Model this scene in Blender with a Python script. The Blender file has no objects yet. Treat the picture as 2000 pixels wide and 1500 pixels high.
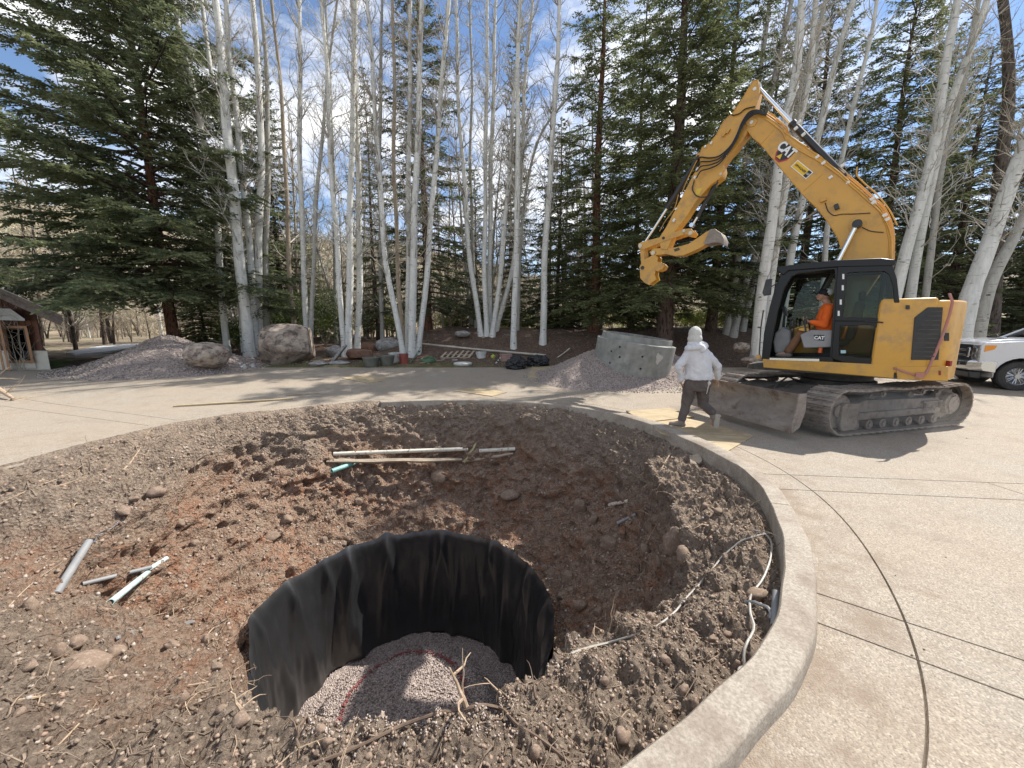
import bpy, bmesh, math, random
import numpy as np
from mathutils import Vector, Matrix, noise as mnoise
from mathutils.bvhtree import BVHTree
rad = math.radians
SC = bpy.context.scene
COL = SC.collection

# ------------------------------------------------------------------ camera
F_PX, HOR, CAM_H = 722.2, 637.0, 1.9
PITCH = math.atan((750 - HOR) / F_PX)
CP, SP = math.cos(PITCH), math.sin(PITCH)
cam_d = bpy.data.cameras.new('camera'); cam = bpy.data.objects.new('camera', cam_d); COL.objects.link(cam)
cam_d.sensor_width = 36; cam_d.lens = 13.0; cam_d.clip_start = 0.05; cam_d.clip_end = 2000
cam.location = (0, 0, CAM_H); cam.rotation_euler = (math.pi / 2 - PITCH, 0, 0)
SC.camera = cam
# ------------------------------------------------------------------ world, sun, exposure
SUN_AZ, SUN_EL = math.atan2(0.87, 0.49), rad(51)      # azimuth from +Y towards +X
W = bpy.data.worlds.new('World'); SC.world = W; W.use_nodes = True
nt = W.node_tree; nt.nodes.clear()
wo = nt.nodes.new('ShaderNodeOutputWorld'); bg = nt.nodes.new('ShaderNodeBackground')
sky = nt.nodes.new('ShaderNodeTexSky'); sky.sky_type = 'NISHITA'; sky.sun_disc = False
sky.sun_elevation = SUN_EL; sky.sun_rotation = SUN_AZ; sky.altitude = 2400; sky.air_density = 1.15; sky.dust_density = 0.4; sky.ozone_density = 2.0
tc = nt.nodes.new('ShaderNodeTexCoord')
mp = nt.nodes.new('ShaderNodeMapping'); mp.inputs['Scale'].default_value = (1, 1, 2.3)
nt.links.new(tc.outputs['Generated'], mp.inputs['Vector'])
nz = nt.nodes.new('ShaderNodeTexNoise'); nz.inputs['Scale'].default_value = 2.6; nz.inputs['Detail'].default_value = 9; nz.inputs['Roughness'].default_value = .62; nz.inputs['Distortion'].default_value = .3
nt.links.new(mp.outputs[0], nz.inputs['Vector'])
cr = nt.nodes.new('ShaderNodeValToRGB'); cr.color_ramp.elements[0].position = .43; cr.color_ramp.elements[1].position = .62
nt.links.new(nz.outputs['Fac'], cr.inputs[0])
mx = nt.nodes.new('ShaderNodeMixRGB'); mx.inputs[2].default_value = (8.2, 8.1, 7.9, 1)
ml = nt.nodes.new('ShaderNodeMath'); ml.operation = 'MULTIPLY'; ml.inputs[1].default_value = .9
nt.links.new(cr.outputs[0], ml.inputs[0]); nt.links.new(ml.outputs[0], mx.inputs[0])
nt.links.new(sky.outputs[0], mx.inputs[1]); nt.links.new(mx.outputs[0], bg.inputs[0])
bg.inputs[1].default_value = 0.12
nt.links.new(bg.outputs[0], wo.inputs[0])
sun_d = bpy.data.lights.new('sun', 'SUN'); sun = bpy.data.objects.new('sun', sun_d); COL.objects.link(sun)
sun_d.energy = 4.8; sun_d.angle = rad(0.53); sun_d.color = (1, .955, .88)
SUNV = Vector((math.sin(SUN_AZ) * math.cos(SUN_EL), math.cos(SUN_AZ) * math.cos(SUN_EL), math.sin(SUN_EL)))
sun.rotation_euler = SUNV.to_track_quat('Z', 'Y').to_euler(); sun.location = (20, 12, 30)
vs = SC.view_settings; vs.view_transform = 'Standard'; vs.look = 'None'; vs.exposure = 0.68; vs.gamma = 1; vs.use_curve_mapping = False
try:
    SC.cycles.max_bounces = 6; SC.cycles.diffuse_bounces = 4; SC.cycles.transparent_max_bounces = 8
    SC.cycles.sample_clamp_indirect = 4
except Exception: pass

# ------------------------------------------------------------------ helpers: pixels of the 2000x1500 photo to points of the place
def ray(px, py):
    u = (px - 1000) / F_PX; v = (750 - py) / F_PX
    return Vector((u, CP + v * SP, v * CP - SP))
CAMP = Vector((0, 0, CAM_H))
def atY(px, py, Y):
    r = ray(px, py); return CAMP + r * (Y / r.y)
def atZ(px, py, Z):
    r = ray(px, py); return CAMP + r * ((Z - CAM_H) / r.z)
def gz(x, y):
    return 0.05 * max(0.0, y - 9.0)
def gnd(px, py, dz=0.0):
    r = ray(px, py); t = 1.0
    for _ in range(4000):
        p = CAMP + r * t
        if p.z <= gz(p.x, p.y) + dz: return p
        t += 0.01 + t * 0.0005
    return p

def smooth(t):
    t = np.clip(t, 0, 1); return t * t * (3 - 2 * t)
def _hash(ix, iy, iz, s):
    h = (ix.astype(np.int64) * 374761393 + iy.astype(np.int64) * 668265263 + iz.astype(np.int64) * 2147483647 + s * 1274126177) & 0xFFFFFFFF
    h = ((h ^ (h >> 13)) * 1274126177) & 0xFFFFFFFF
    h = (h ^ (h >> 16)) & 0xFFFFFF
    return h / float(0xFFFFFF)
def vnoise(x, y, z, s=0):
    ix, iy, iz = np.floor(x), np.floor(y), np.floor(z)
    fx, fy, fz = smooth(x - ix), smooth(y - iy), smooth(z - iz)
    r = 0
    for a in (0, 1):
        for b in (0, 1):
            for c in (0, 1):
                w = (fx if a else 1 - fx) * (fy if b else 1 - fy) * (fz if c else 1 - fz)
                r = r + w * _hash(ix + a, iy + b, iz + c, s)
    return r * 2 - 1
def fbm(x, y, z, sc, oc=4, s=0, rg=.5):
    r = 0; a = 1; 
    for k in range(oc):
        r = r + a * vnoise(x * sc, y * sc, z * sc, s + k * 17); sc *= 2.03; a *= rg
    return r

# ------------------------------------------------------------------ object helpers
def tag(o, label=None, cat=None, group=None, kind=None):
    if label: o['label'] = label
    if cat: o['category'] = cat
    if group: o['group'] = group
    if kind: o['kind'] = kind
    return o
def link(name, me, mats=None, parent=None, loc=None):
    o = bpy.data.objects.new(name, me); COL.objects.link(o)
    if mats is not None and me is not None:
        for m in (mats if isinstance(mats, (list, tuple)) else [mats]): me.materials.append(m)
    if parent is not None:
        o.parent = parent
    if loc is not None: o.location = loc
    return o
def empty(name, loc=(0, 0, 0)):
    o = bpy.data.objects.new(name, None); COL.objects.link(o); o.location = loc; o.empty_display_size = .2; return o
def np_mesh(name, V, Fq, smooth_sh=False, matidx=None):
    V = np.asarray(V, dtype=np.float32); Fq = np.asarray(Fq, dtype=np.int32)
    me = bpy.data.meshes.new(name); n = Fq.shape[1]
    me.vertices.add(len(V)); me.vertices.foreach_set('co', V.ravel())
    me.loops.add(Fq.size); me.loops.foreach_set('vertex_index', Fq.ravel())
    me.polygons.add(len(Fq)); me.polygons.foreach_set('loop_start', np.arange(len(Fq), dtype=np.int32) * n)
    me.polygons.foreach_set('loop_total', np.full(len(Fq), n, dtype=np.int32))
    if smooth_sh: me.polygons.foreach_set('use_smooth', np.ones(len(Fq), dtype=bool))
    me.update(calc_edges=True); me.validate(); return me

class MB:
    """collects shapes in world space (through self.M) and builds one mesh, relative to a parent Empty"""
    def __init__(s, M=None): s.v = []; s.f = []; s.m = []; s.sm = []; s.M = M or Matrix.Identity(4); s.mi = 0
    def add(s, vs, fs, sm=False):
        b = len(s.v)
        s.v += [s.M @ Vector(p) for p in vs]
        for f in fs: s.f.append([b + i for i in f]); s.m.append(s.mi); s.sm.append(sm)
        return s
    def box(s, c, d, R=None):
        x, y, z = d[0] / 2, d[1] / 2, d[2] / 2; c = Vector(c)
        P = [Vector((a * x, b * y, e * z)) for a in (-1, 1) for b in (-1, 1) for e in (-1, 1)]
        if R is not None: P = [R @ p for p in P]
        return s.add([c + p for p in P], [(0, 1, 3, 2), (4, 6, 7, 5), (0, 4, 5, 1), (2, 3, 7, 6), (0, 2, 6, 4), (1, 5, 7, 3)])
    def prism(s, poly, a, b, ax='y'):
        """poly of 2D points in the plane normal to ax, from a to b"""
        def p3(p, w):
            return (p[0], w, p[1]) if ax == 'y' else ((w, p[0], p[1]) if ax == 'x' else (p[0], p[1], w))
        n = len(poly); vs = [p3(p, a) for p in poly] + [p3(p, b) for p in poly]
        fs = [tuple(range(n)), tuple(range(2 * n - 1, n - 1, -1))] + [(i, (i + 1) % n, n + (i + 1) % n, n + i) for i in range(n)]
        return s.add(vs, fs)
    def tube(s, pts, r, n=8, cap=True, sm=True):
        pts = [Vector(p) for p in pts]; N = len(pts)
        if not isinstance(r, (list, tuple)): r = [r] * N
        vs = []; up = None
        for i, p in enumerate(pts):
            t = (pts[min(i + 1, N - 1)] - pts[max(i - 1, 0)])
            if t.length < 1e-9: t = Vector((0, 0, 1))
            t.normalize()
            if up is None:
                up = t.orthogonal().normalized()
            up = (up - t * up.dot(t))
            if up.length < 1e-6: up = t.orthogonal()
            up.normalize(); sd = t.cross(up)
            for k in range(n):
                a = 2 * math.pi * k / n
                vs.append(p + (up * math.cos(a) + sd * math.sin(a)) * r[i])
        fs = [(i * n + k, i * n + (k + 1) % n, (i + 1) * n + (k + 1) % n, (i + 1) * n + k) for i in range(N - 1) for k in range(n)]
        s.add(vs, fs, sm)
        if cap:
            b = len(s.v)
            s.f.append([b - N * n + k for k in range(n)][::-1]); s.m.append(s.mi); s.sm.append(False)
            s.f.append([b - n + k for k in range(n)]); s.m.append(s.mi); s.sm.append(False)
        return s
    def cyl(s, a, b, r, n=20, r2=None): return s.tube([a, b], [r, r if r2 is None else r2], n, True, True)
    def lathe(s, prof, c=(0, 0, 0), n=24, R=None, closed=False):
        c = Vector(c); vs = []; N = len(prof)
        for (r, z) in prof:
            for k in range(n):
                a = 2 * math.pi * k / n; p = Vector((r * math.cos(a), r * math.sin(a), z))
                if R is not None: p = R @ p
                vs.append(c + p)
        m = N if closed else N - 1
        fs = [(i * n + k, i * n + (k + 1) % n, ((i + 1) % N) * n + (k + 1) % n, ((i + 1) % N) * n + k) for i in range(m) for k in range(n)]
        return s.add(vs, fs, True)
    def build(s, name, mat, parent=None, bevel=0, sharp=35):
        me = bpy.data.meshes.new(name)
        off = Vector((0, 0, 0))
        if parent is not None:
            off = parent.matrix_basis.translation.copy(); q = parent.parent
            while q is not None: off += q.matrix_basis.translation; q = q.parent
        ctr = Vector((0, 0, 0))
        if s.v:
            lo = Vector([min(p[i] for p in s.v) for i in range(3)]); hi = Vector([max(p[i] for p in s.v) for i in range(3)])
            ctr = (lo + hi) / 2 - off
        o0 = off + ctr
        me.from_pydata([p - o0 for p in s.v], [], s.f); me.update()
        me.polygons.foreach_set('use_smooth', s.sm)
        if len(set(s.m)) > 1 or (isinstance(mat, (list, tuple)) and len(mat) > 1): me.polygons.foreach_set('material_index', s.m)
        bm = bmesh.new(); bm.from_mesh(me); bmesh.ops.recalc_face_normals(bm, faces=bm.faces[:]); bm.to_mesh(me); bm.free()
        try: me.set_sharp_from_angle(angle=rad(sharp))
        except Exception: pass
        o = link(name, me, mat, parent, ctr)
        if bevel:
            bv = o.modifiers.new('bevel', 'BEVEL'); bv.width = bevel; bv.segments = 2; bv.limit_method = 'ANGLE'; bv.angle_limit = rad(40)
        return o
def dup(o, parent=None, loc=None, rot=None):
    c = o.copy(); COL.objects.link(c)
    if parent is not None: c.parent = parent
    if loc is not None: c.location = loc
    if rot is not None: c.rotation_euler = rot
    for ch in list(o.children):
        dup(ch, c)
    return c

# ------------------------------------------------------------------ materials
def mat(name, col, rough=.6, metal=0, col2=None, nsc=4, detail=6, lo=.35, hi=.65, bump=0, bsc=None, stretch=None, alpha=None, spec=.5, coat=0, dirt=None, dirt_sc=3, dirt_lo=.5, dirt_hi=.7, coords='Object', trans=0, rvar=0, voro=None):
    m = bpy.data.materials.new(name); m.use_nodes = True; t = m.node_tree; b = t.nodes['Principled BSDF']
    b.inputs['Base Color'].default_value = (*col, 1); b.inputs['Roughness'].default_value = rough; b.inputs['Metallic'].default_value = metal
    b.inputs['Specular IOR Level'].default_value = spec; b.inputs['Coat Weight'].default_value = coat
    b.inputs['Transmission Weight'].default_value = trans
    L = t.links.new; N = t.nodes.new
    cd = N('ShaderNodeTexCoord'); mp = N('ShaderNodeMapping'); L(cd.outputs[coords], mp.inputs[0])
    if stretch: mp.inputs['Scale'].default_value = stretch
    src = None
    if col2 is not None:
        n1 = N('ShaderNodeTexNoise'); n1.inputs['Scale'].default_value = nsc; n1.inputs['Detail'].default_value = detail; n1.inputs['Roughness'].default_value = .65
        L(mp.outputs[0], n1.inputs['Vector']); r = N('ShaderNodeValToRGB'); r.color_ramp.elements[0].position = lo; r.color_ramp.elements[1].position = hi
        r.color_ramp.elements[0].color = (*col, 1); r.color_ramp.elements[1].color = (*col2, 1); L(n1.outputs['Fac'], r.inputs[0]); src = r.outputs[0]
    if dirt is not None:
        n2 = N('ShaderNodeTexNoise'); n2.inputs['Scale'].default_value = dirt_sc; n2.inputs['Detail'].default_value = 9; n2.inputs['Roughness'].default_value = .7
        L(cd.outputs[coords], n2.inputs['Vector']); r2 = N('ShaderNodeValToRGB'); r2.color_ramp.elements[0].position = dirt_lo; r2.color_ramp.elements[1].position = dirt_hi
        L(n2.outputs['Fac'], r2.inputs[0]); mx = N('ShaderNodeMixRGB'); L(r2.outputs[0], mx.inputs[0])
        if src is not None: L(src, mx.inputs[1])
        else: mx.inputs[1].default_value = (*col, 1)
        mx.inputs[2].default_value = (*dirt, 1); src = mx.outputs[0]
        if rvar:
            mr = N('ShaderNodeMapRange'); L(r2.outputs[0], mr.inputs[0]); mr.inputs[3].default_value = rough; mr.inputs[4].default_value = rough + rvar; L(mr.outputs[0], b.inputs['Roughness'])
    if src is not None: L(src, b.inputs['Base Color'])
    if bump:
        n3 = N('ShaderNodeTexNoise'); n3.inputs['Scale'].default_value = bsc or nsc * 3; n3.inputs['Detail'].default_value = 8; n3.inputs['Roughness'].default_value = .7
        L(mp.outputs[0], n3.inputs['Vector']); bp = N('ShaderNodeBump'); bp.inputs['Strength'].default_value = min(1, bump); bp.inputs['Distance'].default_value = .02 if bump <= 1 else .02 * bump
        L(n3.outputs['Fac'], bp.inputs['Height']); L(bp.outputs[0], b.inputs['Normal'])
    return m
M = {}
M['yellow'] = mat('machine_yellow', (.58, .30, .042), .38, col2=(.64, .34, .05), nsc=1.2, dirt=(.30, .20, .11), dirt_sc=3.2, dirt_lo=.50, dirt_hi=.78, coat=.15, rvar=.3, bump=.04, bsc=60)
M['yellow_dust'] = mat('dusty_yellow', (.50, .27, .06), .55, col2=(.36, .24, .12), nsc=3, dirt=(.22, .17, .12), dirt_sc=5, dirt_lo=.5, dirt_hi=.75)
M['black'] = mat('black_plastic', (.012, .013, .016), .38, col2=(.03, .03, .032), nsc=5, spec=.5)
M['cabblack'] = mat('cab_black_paint', (.010, .011, .014), .3, dirt=(.05, .042, .035), dirt_sc=4, dirt_lo=.6, dirt_hi=.95, spec=.3)
M['rubber'] = mat('rubber', (.02, .02, .02), .7, col2=(.045, .04, .038), nsc=9, bump=.3)
M['steel_dust'] = mat('dusty_track_steel', (.22, .18, .15), .85, col2=(.34, .285, .24), nsc=6, dirt=(.11, .09, .075), dirt_sc=9, dirt_lo=.5, dirt_hi=.62, bump=.6, bsc=30)
M['steel_dark'] = mat('dark_oily_steel', (.03, .028, .027), .6, col2=(.09, .075, .062), nsc=5, bump=.3)
M['blade'] = mat('scraped_blade_steel', (.22, .175, .145), .6, col2=(.33, .29, .25), nsc=3, stretch=(1, 1, 2.4), dirt=(.13, .07, .045), dirt_sc=4, dirt_lo=.52, dirt_hi=.68, bump=.4, bsc=18, metal=.25)
M['chrome'] = mat('chrome_rod', (.78, .79, .80), .14, metal=1)
M['chrome_soft'] = mat('bright_trim', (.62, .63, .64), .22, metal=1)
M['white_plastic'] = mat('white_clamp', (.75, .75, .72), .4)
M['brass'] = mat('pin_head', (.55, .47, .35), .35, metal=.6)
def glass(name, tint=(.55, .62, .6), a=.3):
    m = bpy.data.materials.new(name); m.use_nodes = True; t = m.node_tree; t.nodes.clear()
    o = t.nodes.new('ShaderNodeOutputMaterial'); mxs = t.nodes.new('ShaderNodeMixShader'); tr = t.nodes.new('ShaderNodeBsdfTransparent'); gl = t.nodes.new('ShaderNodeBsdfGlossy')
    tr.inputs[0].default_value = (*tint, 1); gl.inputs['Roughness'].default_value = .03; fr = t.nodes.new('ShaderNodeFresnel'); fr.inputs[0].default_value = 1.3
    ad = t.nodes.new('ShaderNodeMath'); ad.operation = 'ADD'; ad.inputs[1].default_value = a * .05; ad.use_clamp = True
    t.links.new(fr.outputs[0], ad.inputs[0]); t.links.new(ad.outputs[0], mxs.inputs[0]); t.links.new(tr.outputs[0], mxs.inputs[1]); t.links.new(gl.outputs[0], mxs.inputs[2]); t.links.new(mxs.outputs[0], o.inputs[0]); return m
M['glass'] = glass('cab_glass', (.72, .78, .76), 0); M['darkglass'] = glass('dark_glass', (.05, .06, .065), .5)
M['concrete'] = mat('ring_concrete', (.22, .22, .20), .85, col2=(.32, .32, .295), nsc=2.2, dirt=(.14, .145, .135), dirt_sc=3, dirt_lo=.45, dirt_hi=.75, bump=.25, bsc=40)
M['pvc_white'] = mat('muddy_white_pvc', (.62, .58, .48), .45, col2=(.70, .66, .56), nsc=3, dirt=(.16, .11, .08), dirt_sc=12, dirt_lo=.55, dirt_hi=.68)
M['pvc_grey'] = mat('grey_conduit', (.20, .205, .21), .45, col2=(.28, .28, .28), nsc=4, dirt=(.2, .15, .11), dirt_sc=9, dirt_lo=.58, dirt_hi=.75)
M['pvc_teal'] = mat('teal_pipe', (.10, .30, .26), .45, col2=(.30, .55, .52), nsc=3, dirt=(.25, .2, .15), dirt_sc=14, dirt_lo=.58, dirt_hi=.7)
M['pvc_blue'] = mat('pale_blue_pipe', (.42, .62, .62), .5, col2=(.58, .72, .72), nsc=5, dirt=(.3, .22, .16), dirt_sc=12, dirt_lo=.52, dirt_hi=.66)
M['wood'] = mat('weathered_wood', (.30, .235, .17), .8, col2=(.44, .36, .27), nsc=3, stretch=(1, 8, 8), bump=.4)
M['plywood'] = mat('plywood', (.33, .25, .145), .75, col2=(.46, .37, .235), nsc=1.5, stretch=(1, 6, 1), dirt=(.28, .21, .13), dirt_sc=2.2, dirt_lo=.5, dirt_hi=.7, bump=.15)
M['bag'] = mat('black_bag', (.008, .008, .009), .22, bump=.5, bsc=9)
M['liner'] = mat('black_geotextile', (.020, .020, .021), .32, col2=(.026, .026, .027), nsc=3, dirt=(.05, .043, .036), dirt_sc=14, dirt_lo=.64, dirt_hi=.8, bump=.3, bsc=5, spec=.8)
M['root'] = mat('pale_root', (.30, .21, .14), .8, col2=(.48, .37, .26), nsc=14, bump=.3)
M['root_dark'] = mat('dark_root', (.10, .065, .045), .85, col2=(.2, .14, .10), nsc=10)
M['root_mid'] = mat('drab_root', (.17, .125, .09), .85, col2=(.27, .205, .15), nsc=10)
M['cable'] = mat('grey_cable', (.36, .34, .31), .5, dirt=(.2, .15, .11), dirt_sc=6)
M['hose'] = mat('hose_black', (.015, .015, .016), .4)
M['snow'] = mat('old_snow', (.78, .80, .83), .6, bump=.5, bsc=6)
M['grass'] = mat('short_grass', (.05, .10, .02), .9, col2=(.10, .16, .035), nsc=20, bump=.6, bsc=60)
# ------------------------------------------------------------------ shape of the island and the pit
HC = Vector((-1.63, 4.95)); RL, ZL, ZF = 2.2, -2.35, -4.15      # liner centre, radius, rim height, floor
CC, CR = Vector((-1.15, 5.05)), 4.22                             # circle of the outer kerb edge
def circ_r(th):
    d = Vector((math.cos(th), math.sin(th))); q = HC - CC; b = q.dot(d); c = q.length_squared - CR * CR
    return -b + math.sqrt(b * b - c)
_lt = []
for (px, py) in [(560, 800), (430, 812), (330, 829), (250, 848), (160, 868), (80, 890), (0, 914)]:
    p = atZ(px, py, .03); _lt.append((math.atan2(p.y - HC.y, p.x - HC.x) % (2 * math.pi), math.hypot(p.x - HC.x, p.y - HC.y)))
_outer = [(780, 780, .04), (880, 778, .04), (1000, 781, .04), (1100, 787, .05), (1200, 802, .06), (1280, 822, .07), (1350, 848, .08), (1440, 890, .10), (1498, 929, .11), (1540, 975, .11), (1574, 1044, .11), (1590, 1095, .11), (1598, 1150, .11), (1596, 1215, .11), (1576, 1290, .11), (1532, 1360, .11), (1470, 1425, .11), (1385, 1500, .11)]
_inner = [(1250, 824, .06), (1330, 853, .08), (1420, 894, .10), (1464, 930, .11), (1495, 985, .11), (1524, 1044, .11), (1530, 1095, .11), (1524, 1150, .11), (1512, 1215, .11), (1480, 1280, .11), (1430, 1340, .11), (1350, 1400, .11), (1250, 1450, .11), (1130, 1500, .11)]
def _pol(L): return [(math.atan2(p.y - HC.y, p.x - HC.x) % (2 * math.pi), math.hypot(p.x - HC.x, p.y - HC.y)) for p in [atZ(*q) for q in L]]
_tab = _pol(_outer) + _lt + [(rad(195), 6.6), (rad(210), 6.3), (rad(228), 5.6), (rad(245), 4.95), (rad(262), 4.55), (rad(278), 4.40)]
_tab.sort(); _T = np.array([a for a, b in _tab]); _R = np.array([b for a, b in _tab])
def periodic(T, V, sm=31):
    T = np.asarray(T, float); V = np.asarray(V, float)
    g = np.linspace(0, 2 * math.pi, 1440, endpoint=False)
    v = np.interp(g, np.r_[T - 2 * math.pi, T, T + 2 * math.pi], np.r_[V, V, V])
    k = np.ones(sm) / sm; v = np.convolve(np.r_[v[-60:], v, v[:60]], k, 'same')[60:-60]; v = np.convolve(np.r_[v[-60:], v, v[:60]], k, 'same')[60:-60]
    return lambda th: np.interp(np.mod(th, 2 * math.pi), np.r_[g, 2 * math.pi], np.r_[v, v[0]])
R_out = periodic(_T, _R)
KH = .11
_pi = _pol(_inner); KWf = periodic([t for t, r in _pi] + list(np.radians([-90 + 360, 100, 200])), [max(.12, float(R_out(t)) - r) for t, r in _pi] + [.36, .14, .2])
#                                                # kerb width and height
KHf = periodic(np.radians([-90, -20, 0, 25, 50, 115, 200]), [.11, .11, .11, .08, .05, .04, .06])
KERB_A, KERB_B = rad(-125), rad(112)

# lip of the funnel, per direction: fraction (0 = liner, 1 = inner kerb edge) and height
_lip = [  # deg, frac, z
    (-90, .78, -.26), (-75, .80, -.26), (-60, .77, -.30), (-45, .70, -.34), (-30, .60, -.42), (-12, .62, -.50), (5, .72, -.42), (25, .80, -.36),
    (45, .86, -.34), (65, .90, -.33), (90, .90, -.36), (110, .88, -.36), (125, .86, -.34), (145, .80, -.34), (165, .66, -.52), (180, .55, -.85), (192, .46, -1.05),
    (205, .30, -1.10), (220, .28, -.80), (235, .48, -.42), (250, .68, -.30)]
_a = np.radians([q[0] % 360 for q in _lip]); _o = np.argsort(_a)
def RLf(th):
    th = np.mod(th, 2 * math.pi); den = np.maximum(-np.cos(th) - .691 * np.sin(th), .2); r = 2.26 / den
    w = smooth((th - rad(178)) / rad(10)) * smooth((rad(262) - th) / rad(24)); return RL + (np.clip(r, 1.84, RL) - RL) * w
_lp = []
for (px, py, z) in [(476, 1225, -1.45), (462, 1290, -.95), (478, 1362, -.50), (540, 1392, -.30), (620, 1388, -.22), (700, 1380, -.17), (780, 1374, -.13), (860, 1370, -.14), (920, 1358, -.15), (965, 1342, -.18), (1015, 1308, -.23), (1070, 1270, -.30), (1150, 1240, -.38), (1250, 1200, -.46), (1345, 1160, -.52)]:
    p = atZ(px, py, z); th = math.atan2(p.y - HC.y, p.x - HC.x); r = math.hypot(p.x - HC.x, p.y - HC.y); _lp.append((math.degrees(th) % 360, (r - float(RLf(th))) / (float(R_out(th)) - float(KWf(th)) - float(RLf(th))), z))
_lo = min(q[0] for q in _lp); _hi = max(q[0] for q in _lp); _lip = [q for q in _lip if not (_lo - 6 < q[0] % 360 < _hi + 8)] + _lp
_a = np.radians([q[0] % 360 for q in _lip]); _o = np.argsort(_a)
lipF = periodic(_a[_o], np.array([q[1] for q in _lip])[_o]); lipZ = periodic(_a[_o], np.array([q[2] for q in _lip])[_o])

def build_soil():
    # denser where it lies close to the camera
    dens = lambda a: 1 + 3.2 * np.exp(-((np.mod(a - rad(-85) + math.pi, 2 * math.pi) - math.pi) / rad(38)) ** 2)
    g = np.linspace(0, 2 * math.pi, 6000); cum = np.r_[0, np.cumsum((dens(g)[1:] + dens(g)[:-1]) / 2)]; cum /= cum[-1]
    NA = 1060; th = np.interp(np.linspace(0, 1, NA, endpoint=False), cum, g)
    q = np.r_[np.linspace(0, .42, 105, endpoint=False), np.linspace(.42, 1, 145)]; NR = len(q)
    TH, Q = np.meshgrid(th, q, indexing='ij')
    ro = R_out(TH) - (KWf(TH) - .02); lf = lipF(TH); lz = lipZ(TH); RLA = RLf(TH) + .02; span = ro - RLA
    rl = RLA + lf * span
    t1 = np.clip(Q / .42, 0, 1); t2 = np.clip((Q - .42) / .58, 0, 1)
    Rr = np.where(Q < .42, RLA - .04 + (rl - RLA + .04) * (1 - (1 - t1) ** 1.55), rl + (ro - rl) * t2)
    zedge = np.where((np.mod(TH, 2 * math.pi) > rad(112)) & (np.mod(TH, 2 * math.pi) < rad(236)), .05, np.where(np.abs(np.mod(TH, 2 * math.pi) - rad(80)) < rad(45), .0, -.10))
    wall = ZL - .35 + (lz - ZL + .35) * (t1 ** 1.18)
    z = np.where(Q < .42, wall, lz + (zedge - lz) * (1 - (1 - t2) ** 1.6))
    X = HC.x + Rr * np.cos(TH); Y = HC.y + Rr * np.sin(TH)
    # round the lip
    k = 9; zz = np.copy(z); pad = np.pad(zz, ((0, 0), (k, k)), 'edge'); ker = np.hanning(2 * k + 1); ker /= ker.sum()
    z = np.apply_along_axis(lambda r: np.convolve(r, ker, 'valid'), 1, pad)
    # big lumps, clods, crumbs
    wallness = np.clip(1 - np.abs(Q - .25) / .3, 0, 1)
    big = fbm(X, Y, z, .9, 3, 5)
    edgefade = smooth((1 - Q) / .10) * .8 + .2
    n1 = fbm(X, Y, z, 3.1, 3, 11); n2 = fbm(X, Y, z, 9.0, 3, 31); n3 = fbm(X, Y, z, 34., 2, 57, .55)
    cl = np.clip(np.abs(fbm(X, Y, z, 6.0, 3, 71)), 0, 1)
    n4 = np.abs(fbm(X, Y, z, 5.0, 3, 91)); dr = -(.16 * big + .11 * n1 + .060 * n2 + .026 * n3 - .10 * n4) * (.35 + .65 * wallness)
    dz = (.05 * big + .055 * n1 + .045 * n2 + .024 * n3 - .06 * cl) * (1 - .45 * wallness) * edgefade
    fine = smooth(Q / .05)
    Rr2 = np.maximum(Rr + dr * fine, RLA + .02); Rr2 = np.minimum(Rr2, ro + .0)
    # ragged crest beyond the kerb-less left edge
    X = HC.x + Rr2 * np.cos(TH); Y = HC.y + Rr2 * np.sin(TH); Z = z + dz
    leftw = smooth((np.mod(TH, 2 * math.pi) - rad(108)) / rad(10)) * smooth((rad(240) - np.mod(TH, 2 * math.pi)) / rad(10))
    ext = KWf(TH) * 1.05 * leftw * smooth((Q - .85) / .15)
    X = X + ext * np.cos(TH); Y = Y + ext * np.sin(TH)
    Z = np.where((Q > .985) & (leftw > .5), -.02, Z)
    V = np.stack([X, Y, Z], -1).reshape(-1, 3)
    i = np.arange(NA)[:, None]; j = np.arange(NR - 1)[None, :]; a = i * NR + j; b = ((i + 1) % NA) * NR + j
    Fq = np.stack([a, b, b + 1, a + 1], -1).reshape(-1, 4)
    return V, Fq[:, ::-1].copy()
SV, SF = build_soil()

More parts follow.
